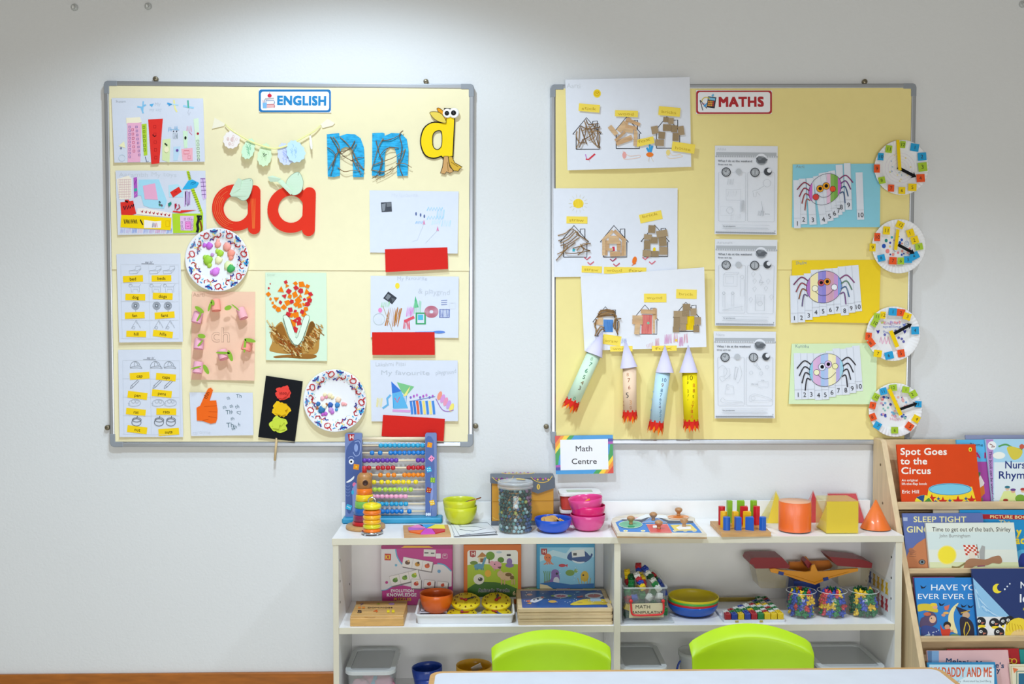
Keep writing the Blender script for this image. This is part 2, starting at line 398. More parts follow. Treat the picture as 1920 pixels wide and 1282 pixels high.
# ---------------------------------------------------------------- english board
D = .0215
BLK = '#1c1c22'
t, S = art('subject_sign', 'blue-bordered white ENGLISH sign with stacked books and apple', [(448, 70), (1030, 76), (1030, 262), (452, 258)], D, '#f2f5f8', A2, 'sign', lambda u, v: 0, sheet='card', mt=mat('#f0f3f6', .25, 'paper'))
I = Ink(S.at, A2)
I.rr(450, 76, 1027, 257, 22, '#1b74b4'); I.rr(466, 93, 1013, 243, 20, '#f3f5fa')
I.t('ENGLISH', 592, 197, 68, '#1b86c4', .045, w=402, rot=.6)
I.p([(500, 145), (570, 142), (572, 152), (500, 160)], '#b9b4b4'); I.p([(505, 168), (570, 165), (575, 190), (508, 193)], '#f0eef0'); I.s([(505, 166), (570, 163), (576, 178), (572, 191)], 5, '#3a5a8c')
I.p([(510, 196), (572, 194), (576, 220), (508, 224)], '#e9b6b4'); I.s([(508, 196), (572, 193), (577, 208), (573, 221)], 5, '#b5424c')
I.p([(480, 182), (515, 182), (512, 226), (482, 226)], '#7fb9e4'); I.s([(486, 182), (482, 160)], 4, '#c24a55'); I.s([(497, 182), (494, 155)], 4, '#3b4a6b'); I.s([(506, 182), (508, 160)], 4, '#4c6ba8')
I.c(536, 125, 17, '#d4213d', 15); I.s([(536, 110), (537, 98)], 3, '#5b2a22')
I.build('print', t, INKG)
# --- collage of tall buildings
def handscript(I, txt, x, y, h, col='#aeb4bb', rot=0, w=None): I.t(txt, x, y, h, col, -.008, rot=rot, jit=.12, w=w)
t, S = art('collage_drawing', 'building collage with one tall red paper tower, top left of the left board', [(116, 215), (805, 218), (818, 694), (138, 700)], D, '#d8deeb', A1)
I = Ink(S.at, A1)
handscript(I, 'Shanaya', 148, 248, 16); handscript(I, 'My', 440, 275, 26, '#c3ccd8'); handscript(I, 'my city', 400, 312, 22, '#c3ccd8')
for pts, w_, c in ((((310, 280), (345, 285), (375, 265), (340, 290), (355, 330)), 12, '#86c4ea'), (((355, 240), (350, 320)), 10, '#86c4ea'), (((535, 255), (570, 265), (545, 270)), 14, '#4fa6df'), (((585, 230), (592, 290), (608, 320)), 12, '#f0ea9c'), (((570, 262), (620, 268)), 10, '#b8dff0'), (((655, 275), (735, 290)), 14, '#9ed3ee'), (((690, 232), (694, 290)), 12, '#58b6a0'), (((700, 295), (690, 325), (700, 345), (708, 320)), 3, '#b8bcc6'), (((405, 268), (430, 262), (415, 278)), 14, '#5db2e2')): I.s(pts, w_, c)
for x, y, c in ((600, 440, '#8fbfe0'), (555, 450, '#9cc4e4'), (600, 500, '#8f9aa4')): I.scr(x-12, y-16, x+12, y+16, c, 6, 4)
I.s([(555, 450), (625, 455)], 5, '#8fbfe0'); I.c(583, 465, 5, '#2a3242'); I.c(606, 465, 5, '#2a3242')
I.frame(580, 478, 612, 520, 3, '#9fb2b4'); I.scr(680, 425, 720, 470, '#e9a4bb', 6, 5); I.s([(700, 470), (722, 492)], 4, '#d878a0')
I.p([(170, 575), (210, 540), (222, 590)], '#f2efc4'); I.c(188, 592, 8, '#7f86a0'); I.ring(195, 665, 24, 3, '#bcd0dc'); I.s([(370, 655), (380, 695), (395, 690)], 4, '#48506a')
I.build('crayon_marks', t)
def ruled(name, pts, col, wins=(), label=None, off=.0010):
    o = piece(name, t, S.at, pts, col, A1, off=off, label=label)
    if wins:
        J = Ink(S.at, A1, base=off+.0008)
        for x, y, w_, h, c in wins: J.frame(x, y, x+w_, y+h, 3, c)
        J.build('windows_print', o)
    return o
ruled('paper_tower', [(235, 402), (342, 400), (333, 695), (238, 698)], '#eeb3cf', [(246, 425+28*i, 13, 15, '#6f6fb4') for i in range(9)]+[(268+2*i, 445+32*i, 14, 16, '#c22d55') for i in range(6)]+[(298+3*i, 425+30*i, 12, 14, '#555aa8') for i in range(8)])
ruled('paper_roof', [(226, 365), (330, 358), (345, 398), (228, 408)], '#f6eed2')
ruled('paper_tower', [(343, 412), (380, 408), (386, 642), (360, 650)], '#b5d63c', [(353+i, 425+34*i, 14, 18, '#5d7a1a') for i in range(6)])
ruled('paper_tower', [(392, 376), (502, 370), (476, 700), (474, 706), (416, 712)], '#e6362f', [(432+2*i, 420+58*i, 18, 20, '#b01c22') for i in range(5)], 'tall red paper tower', .0016)
ruled('paper_tower', [(500, 528), (560, 520), (552, 700), (496, 680)], '#dceab2')
ruled('paper_tower', [(582, 582), (636, 578), (612, 682), (582, 686)], '#bfdcef')
ruled('paper_tower', [(652, 462), (688, 462), (686, 588), (662, 592)], '#d3efcf')
ruled('paper_tower', [(642, 598), (726, 590), (726, 684), (650, 686)], '#f4b6c2', [(660, 610, 40, 25, '#e2707f'), (690, 648, 20, 22, '#d6879a')])
ruled('paper_tower', [(732, 372), (770, 366), (782, 676), (760, 678)], '#dbf0d6', [(757+i, 530+28*i, 16, 16, '#333a3a') for i in range(6)])
J = Ink(S.at, A1, base=.0024)
J.s([(425, 490), (440, 505), (452, 495)], 8, '#4b1a1a'); J.s([(516, 555), (535, 572)], 10, '#2c3a2c'); J.c(672, 514, 8, '#1e2420', 12); J.c(765, 482, 9, '#b02236'); J.c(610, 608, 10, '#6b4ba0'); J.c(530, 602, 18, '#f7f0c8', 22)
J.build('ink_marks', t)
# --- second collage
Q = Fr(205, 310, 9.158)
t, S = art('collage_drawing', 'collage with red bag, yellow strip and green box cut-outs, below the tower collage', [(105, 88), (1650, 92), (1668, 1165), (145, 1195)], D, '#d8deeb', Q)
I = Ink(S.at, Q)
handscript(I, 'Aarambh My toys', 160, 190, 70, '#ccd3dd', w=1000)
for i in range(9): I.scr(190+100*i, 1080, 270+100*i, 1165, ('#b9c0ea', '#cfc2e6', '#8fa5e0', '#e7c6dc', '#a6b2e8', '#c9a8dc', '#e3a6cf', '#d9b7d8', '#7f98e0')[i], 8, 12)
I.scr(1300, 450, 1385, 690, '#c9a6e0', 7, 22)
I.build('crayon_marks', t)
def pc(name, pts, col, off=.0010, marks=None):
    o = piece(name, t, S.at, pts, col, Q, off=off)
    if marks: J = Ink(S.at, Q, base=off+.0006); marks(J); J.build('ink_marks', o)
def grid(J):
    for i in range(7): J.s([(165+32*i, 235), (175+30*i, 560)], 5, '#d9b6bf')
    for i in range(8): J.s([(160, 245+42*i), (370, 240+42*i)], 5, '#d9b6bf')
pc('paper_piece', [(125, 235), (330, 175), (385, 230), (378, 570), (170, 585)], '#f6eedd', marks=grid)
pc('paper_piece', [(415, 210), (475, 200), (485, 530), (425, 560)], '#b65fc2', marks=lambda J: (J.p([(425, 400), (475, 390), (475, 440), (425, 450)], '#3bb3a4'), J.s([(430, 330), (470, 240)], 8, '#7a2c94'), J.s([(430, 520), (475, 470)], 8, '#e69ad6')))
pc('paper_piece', [(505, 245), (850, 240), (990, 610), (940, 745), (700, 730), (590, 690), (545, 520), (490, 515)], '#a9def2')
pc('paper_piece', [(575, 350), (785, 305), (835, 590), (610, 580)], '#eeb0d0', .0018)
pc('paper_piece', [(1015, 340), (1180, 320), (1275, 420), (1265, 545), (1025, 545)], '#b9e2f0')
pc('paper_piece', [(1043, 460), (1195, 365), (1243, 450), (1095, 552)], '#e3342c', .0018, lambda J: J.s([(1120, 460), (1155, 440), (1150, 470)], 7, '#a01818'))
pc('paper_stem', [(1325, 100), (1370, 95), (1405, 260), (1365, 265)], '#bcd92e', .0012, lambda J: [J.s([(1335+8*i, 130+26*i), (1385+6*i, 120+26*i)], 7, '#5f7a14') for i in range(5)])
pc('paper_stem', [(1395, 395), (1450, 390), (1520, 560), (1610, 820), (1570, 828)], '#bcd92e', .0012, lambda J: [J.s([(1405+14*i, 440+38*i), (1468+13*i, 425+38*i)], 7, '#5f7a14') for i in range(10)])
pc('paper_leaf', [(1250, 412), (1355, 262), (1420, 240), (1540, 300), (1500, 375), (1400, 405)], '#35b2e6', .0018, lambda J: J.curve([(1400, 330), (1410, 300), (1475, 285), (1470, 310), (1420, 325)], 8, '#0f6f9e'))
pc('paper_piece', [(1560, 220), (1650, 215), (1668, 560), (1615, 592), (1590, 520)], '#d9bfe9', marks=lambda J: (J.frame(1565, 225, 1645, 230, 6, '#7a4a9a'), [J.s([(1565+6*i, 290+70*i), (1660, 285+70*i)], 7, '#5c3a80') for i in range(4)], J.s([(1605, 225), (1640, 560)], 6, '#7a4a9a')))
def zig(J): J.s([(245, 700), (265, 760), (290, 690), (310, 750), (335, 685), (355, 735), (385, 680), (400, 720), (418, 665)], 22, '#1f1a2a'); J.s([(275, 610), (320, 632)], 26, '#2a1418')
pc('paper_bag', [(190, 632), (265, 625), (265, 590), (335, 588), (345, 615), (408, 605), (462, 830), (380, 855), (205, 848)], '#e3342c', .0014, zig)
pc('paper_strip', [(482, 735), (620, 735), (1072, 820), (1066, 890), (470, 840)], '#f8efe6', .0012, lambda J: [J.p([(535+66*i, 775+9*i), (560+66*i, 790+9*i), (583+66*i, 760+9*i), (577+66*i, 805+9*i), (562+66*i, 815+9*i)], '#b3202c') for i in range(8)])
pc('paper_strip', [(205, 850), (470, 855), (1066, 905), (1055, 1112), (190, 1062)], '#f8d60a', .0014, lambda J: (J.scr(265, 925, 490, 1000, '#2a2418', 16, 12, -25), J.s([(530, 930), (575, 1020)], 22, '#2a2418'), J.frame(970, 950, 1030, 1050, 6, '#d0a400')))
pc('paper_piece', [(597, 935), (780, 960), (890, 950), (885, 1075), (595, 1075)], '#f7f1ec', .0022, lambda J: (J.scr(735, 980, 790, 1060, '#6f6f9a', 6, 7), J.scr(780, 980, 825, 1060, '#c95a6b', 5, 7)))
pc('paper_box', [(1080, 825), (1610, 828), (1612, 1150), (1095, 1165)], '#b3d834', .0014)
pc('paper_piece', [(1085, 800), (1095, 778), (1225, 790), (1225, 770), (1495, 765), (1330, 800), (1220, 820)], '#e3342c', .0018)
def face(J):
    J.frame(1305, 965, 1395, 1090, 8, '#c03a9a'); J.rr(1310, 970, 1390, 1085, 6, '#f18fd6'); J.c(1330, 995, 7, '#8a2a70'); J.c(1368, 990, 7, '#8a2a70'); J.ring(1350, 1030, 18, 6, '#8a2a70', a0=20, a1=160)
    for x, y in ((1285, 905), (1345, 905), (1375, 900), (1410, 925), (1230, 960), (1230, 1020), (1240, 1070), (1410, 985), (1412, 1025), (1405, 1075)): J.frame(x, y, x+28, y+34, 5, '#6a4a8a')
pc('paper_piece', [(1215, 865), (1450, 868), (1440, 1120), (1225, 1115)], '#e6bfe6', .0022, face)
J = Ink(S.at, Q, base=.0030)
J.s([(1530, 860), (1535, 930), (1510, 1010), (1525, 1090), (1505, 1150)], 45, '#1d2026'); J.s([(1500, 870), (1580, 870), (1570, 935)], 30, '#20222c'); J.s([(1560, 950), (1585, 1060), (1575, 1150)], 28, '#8a4f1c')
J.p([(1120, 660), (1150, 650), (1160, 690), (1125, 760)], '#b22440'); J.s([(1190, 670), (1215, 720), (1150, 765)], 18, '#b22440'); J.p([(1005, 655), (1060, 620), (1070, 665), (1020, 715)], '#1f8a7c')
for x, y, c in ((865, 630, '#4a5a6a'), (865, 675, '#3a7a5a'), (900, 685, '#7a5a6a')): J.c(x, y, 22, c, 14, rot=50)
J.build('ink_marks', t)
# --- garland
t = thing('paper_garland', 'yellow ribbon garland hung with scalloped paper cut-outs below the ENGLISH sign', 'garland', ony(*A2(560, 560), D))
rib = [(180, 355), (230, 400), (300, 445), (380, 490), (470, 525), (570, 548), (660, 530), (740, 495), (840, 440), (900, 405), (945, 362)]
sp = spline([A2(*p) for p in rib], 4); m = MB(); vs = []; fs = []
for i, (x, y) in enumerate(sp):
    dd = D+.004+.008*math.sin(pi*i/(len(sp)-1)); vs += [ony(x, y-1.6, dd), ony(x, y+1.6, dd+.001)]
for i in range(len(sp)-1): fs.append((2*i, 2*i+1, 2*i+3, 2*i+2))
m.add(vs, fs, None, True); o = make('ribbon', m, mat('#f3f2a4', .7), t); sol = o.modifiers.new('thick', 'SOLIDIFY'); sol.thickness = .0006
for pts in ([(75, 390), (95, 300), (180, 350), (170, 368)], [(945, 355), (1000, 310), (1060, 345), (1040, 365), (960, 385)]):
    make('tape', slab(MB(), pts, D-.001, D+.0006, A2), mat('#f4eed6', .5, 'paper'), t)
def scallop(cx, cy, rx, ry, rot, taper):
    q = []; a0 = math.radians(rot)
    for i in range(48):
        a = 2*pi*i/48; k = 1+.05*math.cos(12*a); u = rx*k*math.cos(a)*(1+taper*math.sin(a)); v = ry*k*math.sin(a)
        q.append((cx+u*math.cos(a0)-v*math.sin(a0), cy+u*math.sin(a0)+v*math.cos(a0)))
    return q
for cx, cy, rx, ry, ro, col, c2, tilt in ((232, 478, 66, 72, 20, '#f1e9e4', '#e5c9c4', .3), (368, 550, 48, 84, 18, '#cdeccb', '#8fc7a0', .5), (497, 598, 55, 92, 8, '#d5ecc4', '#c0dcae', .4), (662, 592, 62, 90, -18, '#cfd8f3', '#a9b6e6', .3), (742, 570, 72, 90, -22, '#c3e2f7', '#a7cdf0', .25), (866, 490, 9, 66, -6, '#eef0f2', '#d0d4da', .6)):
    dd = D+.011+(.006 if cx == 742 else 0)
    f = lambda x, y, off=0, cy=cy: ony(x, y, dd + tilt*.0016*(y-A2(0, cy)[1]) * .6 + off)
    o = piece('hanging_tag', t, f, scallop(cx, cy, rx, ry, ro, .18 if ry > rx*1.2 else 0), col, A2, .0007, 0)
    if rx > 20:
        J = Ink(f, A2)
        for k in range(14):
            a = R.random()*6.28; rr = R.random()*.6; x = cx+rx*rr*math.cos(a); y = cy+ry*rr*math.sin(a)
            if col == '#f1e9e4': J.ring(x, y, 9, 3, c2, n=8)
            else: J.s([(x-9, y-14), (x+4, y), (x-2, y+16)], 4, c2)
        if cx == 497: J.t('Sr', 484, 612, 26, '#2d3330', rot=-5)
        J.build('ink_marks', o)
# --- red letter a, twice
def letter_a(label, cx, cy, ro, ri, hx, hy, stem, leaf, streak):
    d = D+.004
    outer = ell(cx, cy, ro, ro*1.0, 40); hole = ell(hx, hy, ri, ri*1.05, 32)
    c = ony(*A2(cx, cy+ro), d); t = thing('paper_letter', label, 'letter', c, 'red paper letters')
    at = lambda x, y, off=0: ony(x, y, d+off)
    make('bowl', slab(MB(), [outer, hole], d-.0012, d, A2), mat('#e23420', .7, 'paper', .06, 160), t)
    make('stem', slab(MB(), stem, d-.0010, d+.0006, A2), mat('#e23420', .7, 'paper', .06, 160), t)
    if streak:
        J = Ink(at, A2, base=.0009)
        for k in range(5): J.ring(cx, cy, ro*(.62+.075*k), 3, ('#ee7a4e', '#f08a50')[k % 2], a0=95+R.random()*20, a1=215+R.random()*30)
        for k in range(4): J.s([(385+12*k, 950), (395+8*k, 1050), (400+5*k, 1190)], 3, '#f0873e')
        J.build('crayon_marks', t)
    for k, (pts, lift, rib_) in enumerate(leaf):
        xs = [p[0] for p in pts]; x0, x1 = min(xs), max(xs)
        ft = lambda x, y, off=0, lift=lift: ony(x, y, d+.003+off+lift*max(0, (A2.k*(x-A2.x)-x0)/(x1-x0))**1.5)
        o = piece('leaf', t, ft, pts, '#d3ecd2', A2, .0006, 0, label='pale green paper leaf')
        if rib_: J = Ink(ft, A2); J.curve(rib_, 3, '#5f7a62'); J.s(pts, 2.5, '#7f9582', True); J.build('vein_print', o)
capsule = lambda x0, x1, y0, y1, sk=0: [(x0+sk*(1-0)+ (x1-x0)/2 + (x1-x0)/2*math.cos(a), y0+(x1-x0)/2+(x1-x0)/2*math.sin(a)) for a in [pi+pi*i/10 for i in range(11)]] + [((x0+x1)/2+(x1-x0)/2*math.cos(a), y1-(x1-x0)/2+(x1-x0)/2*math.sin(a)) for a in [pi*i/10 for i in range(11)]]
letter_a('red paper letter a streaked with orange crayon, the one nearer the drawings', 262, 1022, 187, 101, 268, 1028, capsule(362, 462, 842, 1235, 0), [(spline([(222, 925), (250, 860), (300, 810), (390, 790), (398, 860), (365, 945), (320, 965), (275, 940)], 4, True), .02, [(300, 935), (350, 900), (382, 800)]), ([(215, 915), (245, 850), (285, 785), (315, 800), (300, 870), (235, 922)], .012, None)], True)
letter_a('plain red paper letter a with a leaf, the one nearer the blue letters', 704, 1038, 186, 104, 708, 1034, capsule(796, 898, 858, 1250, 8), [(spline([(700, 905), (668, 830), (700, 770), (768, 737), (805, 810), (790, 890), (740, 922)], 4, True), .012, [(715, 905), (750, 830), (768, 745)]), ([(590, 800), (640, 800), (725, 895), (705, 920), (600, 815)], .014, None), ([(520, 775), (560, 765), (630, 790), (600, 815), (540, 815)], .02, None)], False)
# --- blue letter n with twigs, twice
TWIG = mat('#7a5d40', .85, 'wood', .3, 200); TWIG2 = mat('#9a7c54', .85, 'wood', .3, 200)
def letter_n(label, loops, twigs):
    d = D+.003; c = ony(*A3(*loops[len(loops)//2]), d); t = thing('twig_letter', label, 'letter', c, 'blue letters with twigs')
    make('letter', slab(MB(), loops, d-.0012, d, A3), mat('#33aadd', .75, 'paint', .1, 60), t)
    for k, pts in enumerate(twigs):
        sp = spline(pts, 4); n = len(sp)
        path = [ony(*A3(x, y), d+.0022+.0012*(k % 3)+.003*math.sin(pi*i/(n-1))) for i, (x, y) in enumerate(sp)]
        make('twig', MB().tube(path, .0017, 5, taper=[1-.5*i/n for i in range(n)]), (TWIG, TWIG2)[k % 2], t)
letter_n('blue letter n with twigs crossing its left stem, beside the garland',
  [(42, 400), (75, 396), (118, 393), (120, 412), (165, 397), (215, 400), (250, 425), (270, 480), (274, 560), (268, 664), (203, 664), (203, 520), (190, 485), (160, 476), (130, 490), (122, 530), (122, 655), (85, 664), (48, 660)],
  [[(65, 415), (100, 470), (140, 530), (215, 575), (270, 620)], [(80, 415), (120, 480), (85, 560), (50, 618)], [(45, 482), (80, 505), (95, 545), (65, 655)], [(125, 420), (170, 460), (215, 530), (250, 655)], [(215, 440), (185, 490), (140, 505), (100, 520), (75, 600)], [(225, 460), (195, 520), (225, 600), (262, 645)], [(190, 565), (230, 545), (270, 542)], [(110, 605), (150, 630), (200, 622), (245, 628)], [(105, 490), (130, 520), (190, 480)], [(200, 500), (235, 570), (275, 622)]])
letter_n('blue letter n with twigs in a sheaf, beside the yellow duck letter',
  [(322, 393), (385, 390), (398, 395), (398, 410), (440, 392), (500, 395), (535, 430), (545, 500), (540, 655), (475, 657), (473, 530), (460, 485), (430, 475), (405, 500), (398, 540), (397, 655), (320, 655), (322, 520)],
  [[(512, 378), (490, 405), (505, 470), (495, 540), (470, 600), (400, 630), (320, 672)], [(390, 425), (360, 480), (335, 560), (315, 625)], [(345, 440), (365, 520), (385, 580), (340, 668)], [(525, 490), (500, 560), (440, 625), (345, 680)], [(485, 485), (430, 482), (395, 500), (360, 545)], [(470, 580), (520, 580), (565, 605)], [(380, 440), (440, 430), (500, 400)], [(330, 590), (380, 570), (450, 545), (520, 500)], [(365, 650), (375, 590), (385, 540)], [(320, 620), (400, 630), (450, 600)], [(510, 655), (490, 600), (480, 540)]])
# --- yellow duck letter
d = D+.002; t = thing('duck_letter', 'yellow letter d made into a duck with googly eyes and webbed feet', 'letter', ony(*A3(740, 640), d))
outl = [(765, 237), (835, 243), (832, 320), (822, 540), (800, 545), (757, 550), (745, 540), (700, 552), (650, 535), (620, 480), (618, 420), (640, 350), (690, 320), (757, 325), (762, 280)]
outl = outl[:6] + spline([(745, 540), (700, 552), (650, 535), (622, 485), (617, 425), (638, 360), (690, 324), (757, 325)], 4) + outl[14:]
hole = spline([(700, 400), (720, 382), (745, 385), (750, 430), (745, 475), (722, 492), (700, 475), (695, 435)], 3, True)
make('outline', slab(MB(), [outl, hole], d-.0008, d, A3), PAP('#26231c'), t)
inn = [(770, 245), (829, 250), (826, 320), (816, 534), (795, 540), (762, 543)] + spline([(748, 531), (700, 544), (654, 528), (629, 482), (624, 426), (645, 364), (692, 331), (763, 333)], 4) + [(769, 280)]
hol2 = [(722+(x-722)*1.16, 437+(y-437)*1.1) for x, y in hole]
make('letter', slab(MB(), [inn, hol2], d-.0002, d+.0006, A3), PAP('#f7d71c'), t)
for k, pts in enumerate(([(763, 535), (790, 535), (795, 580), (822, 628), (800, 640), (780, 630), (770, 645), (742, 640), (755, 600)], [(790, 540), (812, 535), (830, 575), (878, 602), (862, 612), (852, 628), (825, 625), (800, 600)])):
    o = make('foot', slab(MB(), pts, d+.0007+.0004*k, d+.0014+.0004*k, A3), PAP(('#cfa168', '#d8ae3e')[k]), t)
    J = Ink(lambda x, y, off=0: ony(x, y, d+.0016+.0004*k+off), A3); J.s(pts, 3.5, '#2a2416', True); J.s([(pts[1][0]-5, 570), (pts[4][0]-10, pts[4][1]-12)], 3, '#8a6a20'); J.build('outline_print', o)
for k, pts in enumerate((spline([(720, 245), (735, 238), (765, 265), (778, 300), (770, 318), (745, 285)], 3, True), spline([(676, 268), (710, 260), (750, 275), (778, 322), (760, 330), (710, 310)], 3, True))):
    o = make('beak', slab(MB(), pts, d+.001, d+.003+.001*k, A3), PAP(('#e79a1e', '#e8cf58')[k]), t)
    J = Ink(lambda x, y, off=0: ony(x, y, d+.0031+.001*k+off), A3); J.s(pts, 3, '#3a3018', True); J.build('outline_print', o)
for x, r_, k in ((785, 28, 0), (826, 31, 1)):
    c = ony(*A3(x, 272-2*k), d+.0008+.0014*k); q = r_/3.287/563
    o = make('googly_eye', MB().lathe([(0, 0), (q, 0), (q, .003), (q*.8, .0045), (0, .005)], c, 22, (0, -1, 0)), mat('#f6f6f4', .15), t)
    make('pupil', MB().lathe([(0, .0042), (q*.55, .0046), (0, .0058)], c+Vector((-.001, 0, 0)), 18, (0, -1, 0)), mat('#16161a', .15), o)
# --- playground drawings with red strips
def strip(label, quad, fr, d):
    t, S = art('paper_strip', label, quad, d, '#e2342b', fr, 'paper strip', lambda u, v: .0012*math.sin(pi*u)+.002*v, 'red paper strips', mt=mat('#d3261f', .75, 'paper', .35, 90)); return t, S
t, S = art('playground_drawing', 'faint crayon drawing with small blue figures, above the top red strip', [(305, 745), (855, 752), (848, 1135), (308, 1128)], D, '#d8deeb', A3)
I = Ink(S.at, A3)
handscript(I, 'My favourite', 440, 785, 22, '#d3d9e2'); I.p([(375, 820), (440, 816), (444, 876), (380, 880)], '#4a4e56'); I.p([(380, 830), (405, 825), (400, 870), (385, 875)], '#8a9098'); I.p([(410, 822), (438, 820), (438, 845), (412, 848)], '#74797f')
for x, y, a, b, c in ((660, 850, 755, 870, '#9bd0ec'), (720, 865, 765, 920, '#a9d6ee'), (660, 905, 760, 925, '#a5d2ea'), (590, 935, 640, 950, '#93bfe2'), (750, 930, 805, 968, '#b6dcee'), (690, 930, 740, 955, '#bfe0f0')): I.scr(x, y, a, b, c, 7, 6)
for x, y in ((592, 890), (620, 897), (643, 905)): I.c(x, y, 5, '#5a6a9a', 11)
for x, y in ((641, 940), (725, 980)): I.p([(x-8, y+15), (x+8, y+15), (x, y-15)], '#d98ab0')
I.s([(640, 950), (600, 1050), (570, 1060)], 2, '#ccd3dc'); I.s([(725, 990), (650, 1070)], 2, '#ccd3dc')
I.build('crayon_marks', t)
strip('red paper strip covering the bottom of the faint blue drawing', [(400, 1108), (785, 1096), (789, 1230), (404, 1249)], A3, D+.004)
t, S = art('playground_drawing', 'crayon drawing of a slide, green tower and roundabout, between two red strips', [(124, 60), (713, 66), (710, 474), (124, 470)], D, '#d8deeb', A6)
I = Ink(S.at, A6)
handscript(I, 'My Favourite', 300, 90, 26, '#bcc3cd'); handscript(I, '& playgrnd', 440, 175, 34, '#c3c9d2', 4); I.c(303, 127, 15, '#f1d944', 20)
I.p([(242, 165), (300, 208), (268, 250), (208, 210)], '#3c4048'); I.p([(240, 180), (262, 196), (240, 222), (222, 208)], '#7d838a'); I.p([(262, 205), (290, 215), (270, 238)], '#5d636a')
I.scr(195, 235, 250, 270, '#8fd08a', 8, 6); I.scr(222, 275, 310, 395, '#b5732a', 9, 9, 20); I.s([(205, 260), (270, 430)], 4, '#b8a488'); I.c(188, 290, 13, '#ea8cc4', 16); I.ring(180, 350, 38, 3, '#b5c2bf'); I.scr(150, 340, 200, 380, '#c6d2cf', 6, 2)
I.p([(424, 195), (410, 275), (445, 270)], '#4fb57e'); I.scr(415, 230, 460, 310, '#8ed3a8', 7, 5); I.frame(430, 310, 488, 380, 14, '#3fa268'); I.r(440, 320, 475, 355, '#54b9d8')
I.scr(365, 270, 410, 330, '#dc86cf', 7, 7); I.s([(350, 365), (415, 335)], 18, '#dd5566'); I.scr(345, 350, 385, 415, '#dd5a6c', 6, 8)
for k in range(5): I.ring(530, 300, 16+7*k, 4, '#c4566f', 14+6*k)
I.scr(585, 285, 650, 340, '#4461b0', 9, 6); I.frame(585, 285, 650, 338, 4, '#3c58a8'); [I.s([(595, 225+14*k), (635, 222+14*k)], 4, '#7d8fc4') for k in range(3)]; I.frame(650, 240, 690, 280, 2, '#cfd4da')
I.c(580, 436, 42, '#5d86d4', 9); I.s([(420, 436), (540, 434)], 5, '#86a4e0')
I.build('crayon_marks', t)
strip('red paper strip between the slide drawing and the tent drawing', [(134, 437), (551, 436), (553, 588), (136, 588)], A6, D+.004)
t, S = art('playground_drawing', 'crayon drawing of a blue and green tent with a swing boat, headed favourite playground', [(122, 622), (706, 625), (708, 1030), (130, 1032)], D, '#d8deeb', A6)
I = Ink(S.at, A6)
handscript(I, 'Lakshmi Pillai', 155, 662, 26, '#c0c6cf'); handscript(I, 'My favourite', 190, 722, 30, '#bcc3cd', w=330); handscript(I, 'playground', 558, 720, 26, '#bcc3cd', -4, w=140)
I.p([(262, 765), (330, 830), (268, 845)], '#3d78d2'); I.p([(268, 845), (330, 832), (375, 945), (275, 948)], '#62b4e4'); I.scr(275, 855, 365, 940, '#3f9fdc', 9, 5); I.p([(300, 770), (415, 800), (360, 865), (328, 830)], '#7ec48a'); I.p([(340, 865), (390, 795), (365, 860)], '#f0e48a'); I.s([(285, 875), (303, 905), (318, 870)], 6, '#d8557c'); I.s([(270, 960), (390, 965)], 16, '#d9a2d8')
I.scr(165, 875, 200, 935, '#eee08a', 7, 6); I.s([(258, 855), (235, 880), (240, 920), (205, 945)], 14, '#6cb2de')
for k in range(8):
    x = 392+21*k; I.s([(x, 895), (x+6, 940), (x+10, 985)], 16, ('#4a8ad8', '#3d7ccc', '#e26a4a', '#4a8ad8', '#f0dc7a', '#4a8ad8', '#efe08a', '#4a8ad8')[k]); I.c(x, 872-(k % 3)*8, 7, ('#8a6ac4', '#b45ac0', '#c47ad0')[k % 3], 9)
I.s([(385, 900), (555, 865)], 4, '#5a7ac0')
for k, c in enumerate(('#ee9a84', '#d89ad4', '#e89ab8', '#c9a2e0', '#f0e274')): I.c(585+20*k, 860+20*k, 14, c, 30, rot=20)
I.curve([(560, 880), (600, 950), (640, 965), (678, 955)], 5, '#a06cc0')
I.build('crayon_marks', t)
strip('creased red paper strip behind the abacus', [(207, 988), (620, 1015), (611, 1165), (197, 1130)], A6, D+.004)
# --- plural worksheets
CAPT = {}
def worksheet(label, quad, head, cells, draw):
    t, S = art('word_worksheet', label, quad, D, '#d8deeb', A4, 'worksheet'); I = Ink(S.at, A4)
    I.t(head, quad[0][0]+180, quad[0][1]+50, 11, '#3b4048', rot=1, al='c', slant=.2); I.s([(quad[0][0]+140, quad[0][1]+54), (quad[0][0]+210, quad[0][1]+55)], 2, '#3b4048')
    x0, y0 = quad[0]; x1 = quad[1][0]
    for k in range(5): I.s([(x0+25, y0+58+k*103), (x1-10, y0+60+k*103)], 1.6, '#cdd3da')
    for xx in (x0+25, (x0+x1)/2+2, x1-10): I.s([(xx, y0+58), (xx+8, y0+470)], 1.6, '#cdd3da')
    draw(I); I.build('print', t)
    for (x, y, w_, h, ro, txt) in cells:
        o = piece('word_label', t, S.at, rotq(x, y, w_, h, ro), '#f7d21c', A4, .0006, .0012)
        J = Ink(S.at, A4, base=.0016); J.t(txt, x, y+9, 17, '#3a3410', .004, rot=ro, al='c'); J.build('lettering', o)
def bed(I, x, y, c='#a9b0b8'): I.s([(x-33, y+5), (x-30, y+22), (x+12, y+20), (x+33, y-5), (x+32, y-22), (x+5, y-20), (x+2, y-2), (x-33, y+5), (x+12, y+5), (x+33, y-8)], 2, c); I.s([(x+12, y+5), (x+12, y+20)], 2, c)
